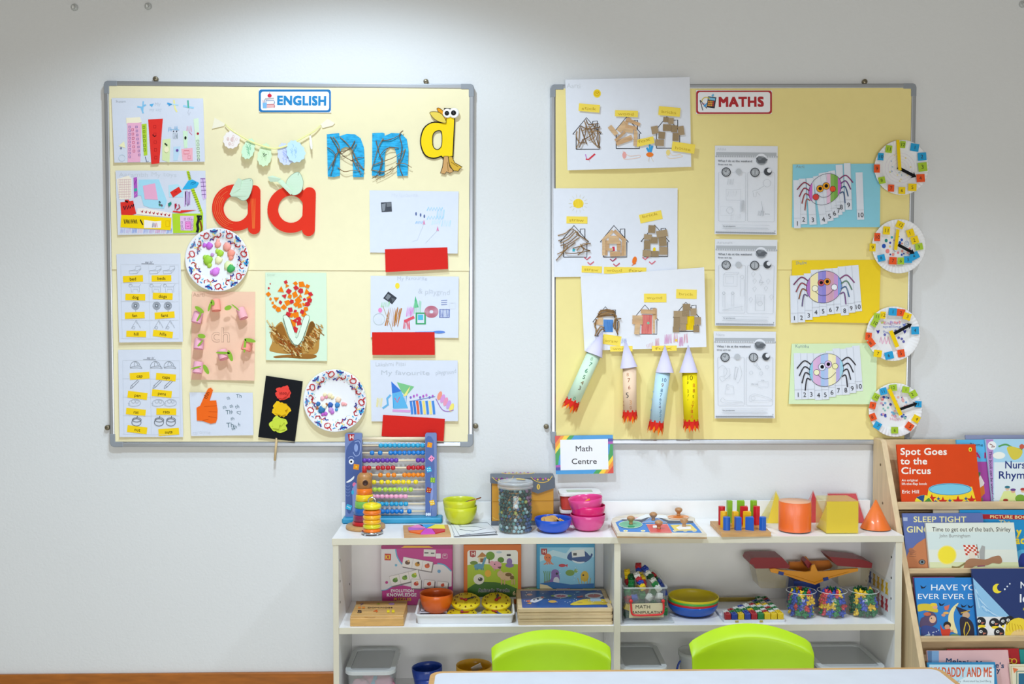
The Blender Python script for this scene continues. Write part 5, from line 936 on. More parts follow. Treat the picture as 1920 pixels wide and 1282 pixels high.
panel('bottom_shelf', xl1+.0003, xr0-.0003, .013, DF-.003, ZB-TH, ZB); panel('plinth', xl1+.0003, xr0-.0003, .24, .255, .0005, ZB-TH-.0003, False)
for o, x, s_ in ((sl, xl1, 1), (sr, xr0, -1)):
    for dd in (.06, .265):
        for zz in (ZM+.07, ZM+.135, ZM+.20): 
            if (zz < ZM+.1) or dd > .2: make('peg_hole', MB().lathe([(0, -.0002), (.004, -.0002), (.004, .0004), (0, .0004)], (x, -dd, zz), 10, (s_, 0, 0)), mat('#2a2723', .8), o)
make('power_cord', MB().tube(spline([(xl0-.012, -.02, .11), (xl0-.03, -.03, .085), (xl0-.045, -.032, .05), (xl0-.05, -.04, .004), (xl0-.12, -.06, .0035)], 5), .003, 8), mat('#dedbd0', .45), label='white power cord dropping behind the left end of the cabinet', cat='cord')
def hat(z):                                # map onto a level surface at height z
    def at(px, py, off=0): p = onz(px, py, z); p.z += off; return p
    return at
def hslab(mb, pts, z0, z1, fr=PX):
    P = [fr(*p) for p in pts] if not isinstance(pts[0][0], (tuple, list)) else [[fr(*p) for p in l] for l in pts]
    f1 = lambda x, y: onz(x, y, z1)
    def f0(x, y): v = onz(x, y, z1); v.z = z0; return v
    return mb.prism(P, f0, f1)
def vat(d): return lambda px, py, off=0: ony(px, py, d+off)
# --- abacus
t = thing('bead_abacus', 'elephant bead abacus with blue posts and ten rows of coloured beads', 'abacus', (X(732, .06), -.055, ZT))
x0, x1 = X(639, .09), X(828, .09); da = .052; hb = .018
make('base', MB().box(((x0+x1)/2, -.0595, ZT+hb/2+.0003), (x1-x0, .060, hb), .004), mat('#1f93bd', .4), t)
xa, xb, xc, xd = X(646.5, da), X(678.5, da), X(797, da), X(818.5, da); zt = Z(811, da); POST = mat('#6a7fb4', .45, 'plain')
def post(a, b):
    q = rrect(a, -zt, b, -(ZT+hb), .006); q = [(x, min(y, -(ZT+hb+.0003))) for x, y in q]
    o = make('post', MB().prism(q, lambda x, y: Vector((x, -.042, -y)), lambda x, y: Vector((x, -.060, -y))), POST, t); return o
p1 = post(xa, xb); p2 = post(xc, xd)
I = Ink(vat(.0604), C1)
I.p(spline([(160, 330), (185, 250), (240, 200), (300, 190), (318, 260), (322, 500), (300, 640), (240, 700), (230, 880), (200, 960), (165, 900), (158, 600)], 4, True), '#4f649c')
I.curve([(235, 320), (260, 360), (300, 340), (312, 260), (295, 205), (250, 215)], 7, '#9db0dc'); I.c(265, 275, 20, '#8fa4d6', 42); I.p([(180, 132), (248, 130), (240, 196), (190, 202)], '#b02a30'); I.t('H', 196, 184, 42, '#f4f0ea', .02)
I.c(216, 420, 27, '#e8ecf2'); I.c(215, 420, 11, '#16161c'); I.ring(215, 395, 30, 6, '#9db0dc', a0=200, a1=340); I.p(rotq(267, 474, 58, 56, 8), '#ee9a2c'); I.c(267, 474, 9, '#f6d23c')
I.p(spline([(165, 630), (210, 600), (245, 570), (240, 600), (200, 632), (170, 638)], 3, True), '#eceff4'); I.c(248, 660, 20, '#e87aa4', 24); [I.ring(180, 660+32*k, 22, 4, '#8298cc', a0=20, a1=160) for k in range(4)]
I.p([(225, 700), (290, 620), (315, 640), (300, 960), (230, 940)], '#8c9cd0'); I.p(rotq(190, 895, 58, 52, 20), '#3fb4dc'); [I.c(178+12*k, 888+7*k, 5, '#e8f4fa') for k in range(3)]; I.c(230, 740, 14, '#3fb4dc', 24)
I.build('elephant_print', p1)
I = Ink(vat(.0604), C1); I.p([(990, 180), (1020, 150), (1050, 160), (1075, 200), (1085, 500), (1050, 985), (992, 985)], '#5a70a8'); I.p([(1055, 550), (1070, 600), (1072, 760), (1040, 980), (1045, 700)], '#8c9cd0')
for x, y, r_, c, c2 in ((1035, 245, 10, '#ee9a2c', '#f6d23c'), (1053, 387, 40, '#f29ac8', '#3a2a3a'), (1026, 502, -18, '#3fb4dc', '#eaf4fa'), (1066, 612, 4, '#7ab33a', '#e8e05a'), (1026, 718, 18, '#a8282c', '#f2dc5c'), (1060, 848, -16, '#f0bc2c', '#f6f0c0')):
    I.p(rotq(x, y, 50, 52, r_), c); [I.c(x+a, y+b, 6, c2, n=8) for a, b in (((0, 0),) if y < 260 else ((-10, 3), (10, -3)) if y < 400 else ((-11, -11), (11, 11), (-11, 11), (11, -11)))]
[I.c(1002+18*k, 970, 9, '#e8ecf2', 18) for k in range(3)]; I.build('dice_print', p2)
ROD = mat('#efdfc0', .5, 'wood', .02, 60); CO = Fr(620, 790, 5.574)
rows = [(248, '#2aa4d0', [520, 569, 617, 666, 715, 762, 811, 860, 908, 958]), (325, '#1d7ed0', [428, 513, 623, 670, 718, 768, 818, 865, 912, 958]), (403, '#6a3fb0', [350, 397, 445, 492, 540, 587, 635, 680, 910, 958]), (480, '#c0202c', [347, 395, 490, 541, 594, 647, 812, 860, 910, 957]), (556, '#f08a1c', [360, 408, 515, 596, 657, 768, 815, 862, 910, 957]), (630, '#f0d81e', [350, 398, 447, 527, 593, 655, 703, 755, 810, 886]), (708, '#b4d84c', [352, 400, 455, 503, 565, 617, 663, 715, 773, 832]), (780, '#f2a8c8', [350, 396, 438, 482, 530, 580, 628, 677, 727, 777]), (858, '#2aa4d0', [350, 396, 440, 486, 530, 577, 632, 680, 730, 781]), (935, '#1d7ed0', [350, 396, 442, 489, 537, 587, 637, 685, 733, 817])]
make('top_bar', MB().tube([Vector((xb-.004, -.051, Z(790+178/5.574, da))), Vector((xc+.004, -.051, Z(790+178/5.574, da)))], .0058, 10), ROD, t)
proto = None
for y, c, xs in rows:
    z = Z(790+y/5.574, da); make('rod', MB().tube([Vector((xb-.004, -.051, z)), Vector((xc+.004, -.051, z))], .0031, 8), ROD, t)
    for x in xs:
        p = Vector((X(620+x/5.574, da), -.051, z))
        if proto is None: proto = make('bead', MB().lathe([(.0030, -.0076), (.0052, -.0066), (.0074, -.0034), (.0080, 0), (.0074, .0034), (.0052, .0066), (.0030, .0076)], ORG[t], 16, (1, 0, 0)), mat(c, .22, coat=.3), t); o = proto
        else: o = proto.copy(); COL.objects.link(o); o.parent = t
        o.location = p-ORG[t]; smesh(o, mat(c, .22, coat=.3))
# --- stacking bird
dc = .149; cx = X(684, dc); t = thing('stacking_tower', 'wooden stacking bird with rainbow rings on a round wooden base', 'stacking toy', (cx, -dc, ZT))
u = .00170/5.574; zy = lambda y: Z(790+y/5.574, dc); wx = X(620+347/5.574, dc)
make('base', MB().lathe([(0, 0), (.060, 0), (.0625, .003), (.0625, .0085), (.060, .0115), (0, .0115)], (cx, -dc, ZT), 36), mat('#c99a62', .4, 'wood', .05, 60), t)
zs = [ZT+.0118, zy(1030), zy(962), zy(892), zy(820), zy(752), zy(686)]; cl = ['#c8222a', '#8a2a50', '#1f62b4', '#7cc05a', '#f4d01c', '#f07a1c']
for k in range(6):
    ra = .0395-.0027*k; rb = .0395-.0027*(k+1)+.0012
    make('ring', MB().lathe([(0, zs[k]+.0002), (ra-.002, zs[k]+.0002), (ra, zs[k]+.002), (rb, zs[k+1]-.002), (rb-.002, zs[k+1]), (0, zs[k+1])], (wx, -dc, 0), 28), mat(cl[k], .3, coat=.3), t)
zh0, zh1 = zs[6], zy(525); h = make('head', MB().lathe([(0, zh0+.0003), (.0245, zh0+.0003), (.0245, zh0+(zh1-zh0)*.55), (.022, zh0+(zh1-zh0)*.8), (.015, zh1-.002), (0, zh1)], (wx, -dc, 0), 28), mat('#b9854e', .35, 'wood', .03, 60), t)
make('eye_hole', MB().lathe([(0, .0), (.0088, .0), (.0088, .0016), (.006, .0018), (.005, .0004), (0, .0004)], (X(620+366/5.574, dc-.0), -dc-.0236, zy(624)), 18, (.1, -1, 0)), mat('#3a1d12', .6), h)
make('comb', MB().lathe([(0, zh1-.001), (.0075, zh1-.001), (.0078, zy(475)), (.0065, zy(462)), (0, zy(462))], (wx, -dc, 0), 18), mat('#cc2f38', .35), t)
# --- ring rattle
dc = .237; cx = X(620+425/5.574, dc); t = thing('ring_rattle', 'small tower of yellow and orange rings in front of the wooden bird', 'rattle', (cx, -dc, ZT))
STL = mat('#c9ccd0', .15, metal=1.0)
make('foot_ring', MB().tube([Vector((cx+.031*math.cos(a), -dc+.031*math.sin(a), ZT+.0075)) for a in [2*pi*i/28 for i in range(28)]], .0032, 8, True).lathe([(0, .0055), (.03, .0055), (.03, .009), (0, .010)], (cx, -dc, ZT), 28), STL, t)
for a in (-2.2, -.9, .6, 2.4): make('jingle_bell', MB().ball((cx+.031*math.cos(a), -dc+.031*math.sin(a), ZT+.0042), .0040, 10, 8), STL, t)
zz = [Z(790+y/5.574, dc) for y in (1128, 1083, 1036, 988, 938, 880)]
make('core', MB().lathe([(0, ZT+.009), (.016, ZT+.009), (.016, zz[5]+.006), (.012, zz[5]+.012), (0, zz[5]+.0125)], (cx, -dc, 0), 20), mat('#f2d21a', .3), t)
for k, c in enumerate(('#f2781a', '#d8d21c', '#f4b41a', '#f4b41a', '#f27a1c', '#ece01c')):
    make('ring', MB().tube([Vector((cx+.0205*math.cos(a), -dc+.0205*math.sin(a), zz[k])) for a in [2*pi*i/28 for i in range(28)]], .0078 if k < 5 else .0088, 10, True), mat(c, .25, coat=.4), t)
zl = zz[5]+.0125; make('steel_loop', MB().tube([Vector((cx+.011*math.cos(a), -dc, zl+.004+.011*math.sin(a))) for a in [2*pi*i/24 for i in range(24)]], .0022, 8, True), STL, t)
# --- hexagon puzzle
t = thing('hexagon_puzzle', 'wooden tray puzzle with a hexagon of bright coloured pieces', 'puzzle', onz(*C1(1005, 1190), ZT))
make('tray', hslab(MB(), [(757, 1084), (1226, 1077), (1256, 1178), (768, 1188)], ZT+.0003, ZT+.009, C1), mat('#c99a68', .5, 'wood', .03, 60), t)
for c, p in (('#ee82c0', [(818, 1104), (905, 1076), (948, 1077), (992, 1111), (960, 1116)]), ('#2f9fdc', [(915, 1073), (1090, 1072), (1000, 1112)]), ('#f2e02c', [(1092, 1074), (1186, 1078), (1196, 1118), (1006, 1114)]), ('#b45ac4', [(810, 1106), (984, 1114), (962, 1128), (815, 1136)]), ('#ee6a22', [(816, 1138), (962, 1130), (984, 1117), (938, 1168), (828, 1148)]), ('#d23ec0', [(988, 1116), (1056, 1117), (1092, 1164), (940, 1170)]), ('#cc2434', [(1060, 1118), (1196, 1121), (1194, 1140), (1096, 1164)])):
    make('puzzle_piece', hslab(MB(), p, ZT+.0085, ZT+.0125, C1), mat(c, .4), t)
# --- outline cards
for k, (q, lb) in enumerate(((([(150, 1035), (500, 1020), (640, 1140), (175, 1162)]), 'lowest white outline card of the small pile by the bead jar'), (([(140, 1028), (510, 1022), (628, 1132), (190, 1160)]), 'middle white outline card of the small pile by the bead jar'), (([(165, 1030), (528, 1012), (632, 1108), (236, 1150)]), 'topmost white outline card with a drawn box, by the bead jar'))):
    z0 = ZT+.0004+.0011*k; t = thing('outline_card', lb, 'card', onz(*C2(380, 1150), ZT), 'pile of outline cards')
    make('card', hslab(MB(), q, z0, z0+.0009, C2), mat('#e4e6ea', .5, 'paper'), t)
    I = Ink(hat(z0+.0009), C2, base=.0001); I.s(q, 4, '#2c3a4a', True)
    if k == 2: I.s([(240, 1032), (255, 1060), (395, 1053), (515, 1076), (380, 1104), (235, 1086)], 4, '#3a4654'); I.s([(225, 1035), (245, 1064)], 4, '#3a4654'); I.s([(310, 1022), (400, 1019)], 4, '#3a4654'); I.t('rectangle', 300, 1136, 9, '#6a86b4')
    I.build('print', t)
# --- bowls
def bowlmesh(r_, h, rb, th=.002):
    P = [(0, 0), (rb*.9, 0), (rb, .0012)]; n = 7
    for i in range(1, n+1): a = i/n; P.append((rb+(r_-rb)*math.sin(a*pi/2)**.9, .0012+(h-.0012)*(1-math.cos(a*pi/2))**.85))
    P += [(r_-th*.3, h+.0006), (r_-th, h)]
    for i in range(n-1, -1, -1): a = i/n; P.append((max(0, rb+(r_-rb)*math.sin(a*pi/2)**.9-th), th+(h-th)*(1-math.cos(a*pi/2))**.85))
    P.append((0, th)); return P
def bowl(name, label, x, d, z, r_, h, rb, m, group=None, ax=None, cat='bowl'):
    return make(name, MB().lathe(bowlmesh(r_, h, rb), (x, -d, z), 36, ax), m, label=label, cat=cat, group=group, org=(x, -d, z))
LIME = mat('#cfd62c', .3, coat=.2); bx = X(820+243/5.647, .09)
bowl('plastic_bowl', 'lime green bowl, the lower of the nested pair by the abacus', bx, .092, ZT+.0004, .054, .058, .024, LIME, 'lime green bowls')
bowl('plastic_bowl', 'lime green bowl nested on top, holding paintbrushes', bx-.003, .092, ZT+.0225, .054, .058, .024, LIME, 'lime green bowls')
for k, (c, o, q, lb) in enumerate((('#23262c', 0, '#b8741c', 'black-handled paintbrush resting in the upper lime bowl'), ('#c86a1c', .007, '#8a4a14', 'orange-handled paintbrush resting in the upper lime bowl'))):
    a = ony(*C2(200+30*k, 828), .105+o); b = ony(*C2(462-4*k, 748+4*k), .070+o); e = a+(b-a)*.3; t = thing('paintbrush', lb, 'brush', a)
    make('bristles', MB().tube([a, a+(b-a)*.12, a+(b-a)*.2], .0034, 7, taper=[.5, 1, .7]), mat(q, .8), t); make('ferrule', MB().tube([a+(b-a)*.2, e], .0022, 8), STL, t); make('handle', MB().tube([e, a+(b-a)*.5, b], .0022, 8, taper=[1, 1.2, .7]), mat(c, .35), t)
# --- gift box
x0, x1 = X(820+577/5.647, .123), X(820+1232/5.647, .123); z1 = Z(800+590/5.647, .123)
t = thing('gift_box', 'mustard and slate-grey gift box with gold ornament behind the bead jar', 'box', ((x0+x1)/2, -.075, ZT)); GB = mat('#c98e1c', .5); GG = mat('#515a66', .45)
make('body', MB().box(((x0+x1)/2, -.076, (ZT+.0148+z1)/2), (x1-x0, .094, z1-ZT-.0148), .001), GB, t)
make('foot_band', MB().box(((x0+x1)/2-.001, -.0755, ZT+.0075), (x1-x0+.003, .097, .014), .001), GG, t)
xx0, xx1 = X(820+559/5.647, .123), X(820+1247/5.647, .123); zl = Z(800+545/5.647, .127); lid = make('lid', MB().box(((xx0+xx1)/2, -.0775, (zl+z1+.0004)/2), (xx1-xx0, .098, zl-z1-.0004), .002), GG, t)
make('side_trim', MB().box((x0-.0015, -.076, (ZT+.0152+z1)/2), (.002, .093, z1-ZT-.0156), .0004), mat('#3a3036', .5), t)
make('flap', slab(MB(), [(562, 545), (1245, 540), (1247, 645), (1065, 708), (890, 640), (562, 595)], .1275, .1292, C2), GG, lid)
I = Ink(vat(.1292), C2); G_ = '#dcb95c'
for cx_ in (695, 1105):
    I.curve([(cx_-115, 530), (cx_-70, 570), (cx_, 590), (cx_+70, 572), (cx_+112, 522)], 7, G_); [I.c(cx_-70+28*k, 548+(10 if k % 2 else 0), 11, ('#a05a9a', G_, '#8a3a8a', '#c8a04a', '#b86ab0', G_)[k], n=10) for k in range(6)]
I.c(1070, 635, 18, G_, 30); I.s([(1070, 618), (1072, 652)], 4, '#5a4a1c'); I.build('gold_print', lid)
I = Ink(vat(.123+.0012), C2); I.s([(580, 790), (1232, 780)], 4, '#a8741a'); I.curve([(585, 955), (610, 975), (650, 985)], 7, G_); I.build('gold_print', t)
I = Ink(hat(zl), C2, base=.0002); I.curve([(680, 487), (740, 497), (860, 500), (980, 496), (1030, 485)], 6, G_); [I.c(720+40*k, 487, 12, ('#a05a9a', '#c8a04a')[k % 2], 5, n=10) for k in range(7)]; I.build('gold_print', lid)
# --- jar of beads
dc = .206; cx = X(820+826/5.647, dc); jr = .0545; zj = Z(800+680/5.647, dc+.04)
t = thing('bead_jar', 'clear screw-top plastic jar packed with glass beads', 'jar', (cx, -dc, ZT)); CLR = mat('#e8f0f0', .06, 'clear', opac=.05); LIDC = mat('#e6eaec', .15, 'clear', opac=.38)
make('jar_body', MB().lathe([(0, .0005), (jr*.9, .0005), (jr*.98, .004), (jr, .010), (jr, zj-ZT), (jr*.97, zj-ZT+.004), (jr*.97, zj-ZT+.006)], (cx, -dc, ZT), 40), CLR, t)
zk = zj-ZT+.0045; l = make('lid', MB().lathe([(jr*1.0, zk), (jr*1.03, zk), (jr*1.03, zk+.007), (jr*1.0, zk+.0085), (jr*1.03, zk+.010), (jr*1.03, zk+.018), (jr*.98, zk+.020), (jr*.86, zk+.020), (jr*.84, zk+.015), (0, zk+.015)], (cx, -dc, ZT), 40), LIDC, t)
m = MB(); n_ = 7
for i in range(n_+1):
    a = math.radians(42+6*i)
    for rr in (.036, .044): m.v.append(Vector((cx+rr*math.cos(a), -dc+rr*math.sin(a), ZT+zk+.0206)))
m.f = [(2*i, 2*i+1, 2*i+3, 2*i+2) for i in range(n_)]; m.sm = [False]*n_; m.c = [None]*len(m.v)
o = make('yellow_tab', m, mat('#f0c81c', .4), l); sm = o.modifiers.new('thick', 'SOLIDIFY'); sm.thickness = .0012
BC = [('#1c4a42', 'dark green'), ('#3a766c', 'sea green'), ('#12302e', 'blackish green'), ('#8fb0b4', 'silver grey'), ('#33507a', 'blue'), ('#7a5a78', 'mauve'), ('#9aa04a', 'olive'), ('#4f7074', 'grey-green')]
proto = None; hz = zj-ZT-.012; rows_ = int((hz+.020)/.0112)
for ring_, n_, rad in ((0, 22, jr-.0070), (1, 15, jr-.0185)):
    for j in range(rows_):
        for i in range(n_):
            a = 2*pi*(i+.5*(j % 2))/n_+R.uniform(-.05, .05); sc = R.uniform(.8, 1.0); rr = rad-R.uniform(0, .002)
            if math.sin(a) > (.35, 0)[ring_]: continue
            pz = j*.0112+.009+R.uniform(-.0012, .0012); k = 3 if j < 2 and R.random() < .5 else R.choice((0, 0, 0, 0, 1, 2, 2, 2, 2, 3, 4, 6, 7)); k = 5 if math.cos(a) > .75 and j > rows_*.55 and R.random() < .6 else 4 if math.cos(a) > .6 and j < rows_*.45 and R.random() < .55 else k
            if ring_: k = R.choice((0, 2, 2))
            where = ('lower', 'middle', 'upper')[min(2, int(3*j/rows_))]; side = 'left' if math.cos(a) < -.3 else 'right' if math.cos(a) > .3 else 'front'
            lb = '%s glass bead in the %s %s of the clear jar' % (BC[k][1], where, side) if not ring_ else '%s glass bead deep inside the clear jar, %s layers' % (BC[k][1], where); p = (cx+rr*math.cos(a), -dc+rr*math.sin(a), ZT+pz)
            if proto is None: proto = make('glass_bead', MB().ball(p, .0061, 12, 8), mat(BC[k][0], .14, coat=.15), label=lb, cat='bead', group='beads in the clear jar', org=p); o = proto
            else: o = dup(proto, p, label=lb)
            o.scale = (sc,)*3; smesh(o, mat(BC[k][0], .14, coat=.15))
# --- blue bowl with wooden pieces
dc = .213; cx = X(820+1227/5.647, dc)
bowl('plastic_bowl', 'blue bowl of wooden pieces between the bead jar and pink bowls', cx, dc, ZT+.0004, .0585, .042, .030, mat('#1f56c8', .3, coat=.2))
WOODP = mat('#d9a75a', .5, 'wood', .03, 60)
for k, (ox, oy, oz, rx, ry, rz, w_, lb) in enumerate(((-.020, .0, .034, .5, .15, .3, 0, 'leftmost wooden disc leaning in the blue bowl'), (-.010, -.006, .036, .55, .2, .2, 0, 'second wooden disc leaning in the blue bowl'), (.0, .002, .036, .6, .1, .1, 0, 'third wooden disc leaning in the blue bowl'), (.020, -.004, .036, -.4, .45, -.5, 1, 'notched wooden plank leaning in the blue bowl'), (.030, .008, .033, -.3, .5, -.3, 1, 'back wooden plank leaning in the blue bowl'))):
    m = Euler((rx, ry, rz)).to_matrix(); c = Vector((cx+ox, -dc+oy, ZT+oz)); ax = m @ Vector((0, 0, 1))
    if w_: make('wooden_plank', MB().box(c, (.020, .036, .004), .0008, rot=m), WOODP, label=lb, cat='wooden piece', group='wooden pieces in the blue bowl')
    else: make('wooden_disc', MB().lathe([(0, -.002), (.018, -.002), (.019, 0), (.018, .002), (0, .002)], c, 22, ax), WOODP, label=lb, cat='wooden piece', group='wooden pieces in the blue bowl')
# --- food boxes
def foodbox(label, x0, x1, d0, d1, z0, h, body, lidm, win):
    t = thing('lidded_box', label, 'container', ((x0+x1)/2, -(d0+d1)/2, z0), 'lidded food boxes')
    q = rrect(x0+.004, d0+.004, x1-.004, d1-.004, .018); q2 = rrect(x0, d0, x1, d1, .02)
    make('tub', MB().prism(q, lambda x, y: Vector((x*.94+(x0+x1)/2*.06, -(y*.94+(d0+d1)/2*.06), z0)), lambda x, y: Vector((x, -y, z0+h-.012))), body, t)
    o = make('lid', MB().prism(q2, lambda x, y: Vector((x, -y, z0+h-.0118)), lambda x, y: Vector((x, -y, z0+h-.002))), lidm, t); b = o.modifiers.new('bevel', 'BEVEL'); b.width = .0025; b.segments = 2
    if win: make('window_print', MB().prism(rrect(x0+.026, d0+.03, x1-.026, d1-.028, .004), lambda x, y: Vector((x, -y, z0+h-.0021)), lambda x, y: Vector((x, -y, z0+h-.0016))), mat('#b8c4a8', .3), o)
x0, x1 = X(820+1290/5.647, .1), X(820+1735/5.647, .1); LW = mat('#ecebe8', .35)
foodbox('lower lidded food box with magenta sides, behind the pink bowls', x0+.002, x1-.006, .030, .128, ZT+.0004, .050, mat('#b43a8c', .35), LW, False)
foodbox('upper lidded food box with red contents and white lid, behind the pink bowls', x0, x1, .030, .130, ZT+.0508, .055, mat('#d2473c', .35), LW, True)
# --- pink bowls
dc = .19; cx = X(820+1598/5.647, dc); PK = [mat('#d94a8c', .25, coat=.3), mat('#e21f74', .25, coat=.3), mat('#e44a92', .25, coat=.3)]
bowl('plastic_bowl', 'pale pink bowl at the bottom of the pink stack', cx, dc, ZT+.0004, .0555, .050, .030, PK[0], 'pink bowls')
bowl('plastic_bowl', 'deep pink bowl in the middle of the pink stack', cx-.001, dc, ZT+.028, .0545, .052, .028, PK[1], 'pink bowls', (.03, 0, 1))
bowl('plastic_bowl', 'pink bowl tipping left at the top of the stack', cx-.004, dc, ZT+.054, .0545, .048, .028, PK[2], 'pink bowls', (-.10, -.02, 1))
make('orange_spoon', MB().tube([Vector((cx-.012, -dc, ZT+.080)), Vector((cx-.002, -dc-.002, ZT+.092)), Vector((cx+.006, -dc, ZT+.096))], .005, 8, taper=[1.3, 1, .8]), mat('#f0901c', .4), label='orange plastic scoop handle poking from the top pink bowl', cat='scoop')
# --- knob puzzles
def kpath(o): return [(92, 455+o), (105, 418+o), (150, 396+o), (300, 372+o), (440, 362+o), (560, 366+o), (700, 378+o), (860, 374+o), (960, 392+o), (1006, 412+o), (1000, 440+o), (1136, 588+o), (158, 578+o)]
PLY = mat('#cfae84', .55, 'wood', .03, 60)
t = thing('knob_puzzle', 'lower wooden board under the knob puzzle', 'puzzle', onz(*C3(640, 600), ZT)); make('board', hslab(MB(), kpath(22), ZT+.0003, ZT+.0088, C3), PLY, t)
zp = ZT+.0185; t = thing('knob_puzzle', 'farm scene knob puzzle with five round wooden knobs', 'puzzle', onz(*C3(640, 590), ZT+.009)); make('board', hslab(MB(), kpath(0), ZT+.0092, zp, C3), mat('#e6dcc8', .5, 'wood', .03, 60), t)
I = Ink(hat(zp), C3, base=.0002)
I.p([(140, 460), (215, 428), (990, 458), (1085, 575), (190, 562)], '#5a8fd2'); I.p([(215, 428), (420, 432), (505, 398), (620, 405), (720, 440), (985, 445), (990, 470), (740, 475), (420, 465), (200, 440)], '#5f6570'); I.p([(190, 418), (390, 404), (470, 372), (690, 385), (720, 420), (505, 402), (420, 428), (215, 424)], '#eef0f0'); I.p([(330, 410), (395, 408), (350, 422)], '#e88a90')
for x in (250, 440, 790, 900, 1000): I.c(x, 553, 26, '#f2eec8', 10); I.c(x, 553, 10, '#e8c83a', 5)
I.s([(470, 480), (760, 570)], 5, '#e8eef4'); I.build('farm_print', t)
for c, p, c2, p2 in (('#5fb98a', ell(305, 482, 128, 40), '#3f9a6a', [(270, 500), (350, 500), (345, 520), (280, 520)]), ('#5a8ac8', [(430, 462), (505, 412), (600, 410), (705, 462)], '#86b0e0', [(460, 458), (540, 425), (660, 458)]), ('#e89a5a', ell(825, 398, 118, 24), '#d87a34', ell(825, 402, 60, 12)), ('#e0504a', [(475, 480), (705, 478), (755, 568), (520, 570)], '#f2eee8', [(545, 495), (590, 492), (595, 520), (550, 522)]), ('#f0d45a', [(740, 488), (960, 482), (1030, 545), (790, 550)], '#f4f0ea', [(800, 520), (850, 490), (960, 505), (965, 535), (830, 540)])):
    o = make('puzzle_piece', hslab(MB(), p, zp-.001, zp+.0022, C3), mat(c, .4), t); J = Ink(hat(zp+.0022), C3, base=.0002); J.p(p2, c2); J.s(p, 3.5, '#f2f0e6', True); J.build('print', o)
for x, y in ((308, 480), (552, 438), (828, 385), (612, 530), (888, 505)):
    p = onz(*C3(x, y), zp+.0022); make('knob', MB().lathe([(0, 0), (.0066, 0), (.0058, .004), (.0058, .009), (.0100, .013), (.0128, .018), (.0120, .0225), (.007, .026), (0, .0272)], p, 22), mat('#b98a5c', .3, 'wood', .02, 60, coat=.3), t)
# --- peg board
zb = ZT+.0135; t = thing('peg_board', 'wooden peg board with rows of blue, yellow, red and green shape pegs', 'peg toy', onz(*C3(1560, 600), ZT))
make('board', hslab(MB(), [(1172, 446), (1702, 443), (1836, 568), (1297, 573)], ZT+.0003, zb, C3), mat('#cf9e62', .45, 'wood', .03, 60), t)
def peg(x, y, top, w_, shape, c):
    p = onz(*C3(x, y), zb); d = -p.y; r_ = w_/5.818*(3.316-d)/F/2; h = Z(900+top/5.818, d)-zb
    n = {'c': 20, 's': 4, 't': 3, 'h': 6}[shape]; k = {'c': 1, 's': 1.3, 't': 1.25, 'h': 1.08}[shape]; ph = {'c': 0, 's': pi/4+.12, 't': -pi/2+.35, 'h': .2}[shape]
    m = MB().prism([(r_*k*math.cos(2*pi*i/n+ph), r_*k*math.sin(2*pi*i/n+ph)) for i in range(n)], lambda a, b: p+Vector((a, b, -.004)), lambda a, b: p+Vector((a, b, h)))
    o = make('peg', m, mat(c, .4), t); b = o.modifiers.new('bevel', 'BEVEL'); b.width = .0012; b.segments = 2; b.limit_method = 'ANGLE'
for x, w_, s_ in ((1352, 78, 'c'), (1475, 68, 's'), (1614, 96, 't'), (1745, 78, 'h')): peg(x, 542, 413, w_, s_, '#1f5fc0')
for x, w_, s_ in ((1320, 74, 'c'), (1446, 62, 's'), (1586, 92, 't')): peg(x, 512, 352, w_, s_, '#f0b81c')
for x, w_, s_ in ((1298, 72, 'c'), (1552, 90, 't'), (1678, 74, 'h')): peg(x, 484, 296, w_, s_, '#c81e2c')
for x, w_, s_ in ((1382, 58, 's'), (1516, 88, 't'), (1645, 76, 'h')): peg(x, 462, 232, w_, s_, '#86b82a')
# --- see-through solids with coloured card inside
SHELL = mat('#f4f4f0', .05, 'clear', opac=.02); SHY = mat('#f2e45a', .08, 'clear', opac=.30)
def poly(name, vs, fs, m, t): 
    o = make(name, MB().add(vs, fs), m, t); return o
def pyramid(name, label, x, d, w_, h, col, inner, group):
    t = thing(name, label, 'solid shape', (x, -d, ZT), group); a = w_/2; B = [(x-a, -d-a, ZT+.0006), (x+a, -d-a, ZT+.0006), (x+a, -d+a, ZT+.0006), (x-a, -d+a, ZT+.0006), (x, -d, ZT+h)]
    poly('clear_shell', B, [(0, 1, 4), (1, 2, 4), (2, 3, 4), (3, 0, 4), (0, 3, 2, 1)], mat(col, .08, 'clear', opac=.30), t)
    k = .94; c = Vector((x, -d, ZT+.001)); Q = [c+(Vector(v)-c)*k for v in B]; o = poly('card_face', [Q[0], Q[1], Q[4]], [(0, 1, 2)], mat(inner, .6), t); s_ = o.modifiers.new('thick', 'SOLIDIFY'); s_.thickness = .001
    o = poly('card_face', [Q[1], Q[2], Q[3], Q[0]], [(0, 1, 2, 3)], mat(inner, .6), t); s_ = o.modifiers.new('thick', 'SOLIDIFY'); s_.thickness = .001
pyramid('pyramid_solid', 'yellow see-through pyramid left of the orange cylinder', X(1457, .070), .070, .082, .101, '#f4e66a', '#f2d21a', 'geometric solids')
pyramid('pyramid_solid', 'red see-through pyramid between the orange cylinder and yellow cube', X(1527, .068), .068, .070, .101, '#e86a6a', '#cc1f2c', 'geometric solids')
dc = .222; cx = X(1400+558/6, dc); r_ = .0515; h = Z(890+297/6, dc)-ZT
t = thing('cylinder_solid', 'orange see-through cylinder beside the yellow cube', 'solid shape', (cx, -dc, ZT), 'geometric solids')
make('clear_shell', MB().lathe([(0, .0005), (r_, .0005), (r_, h), (0, h)], (cx, -dc, ZT), 48, smooth=False), SHELL, t)
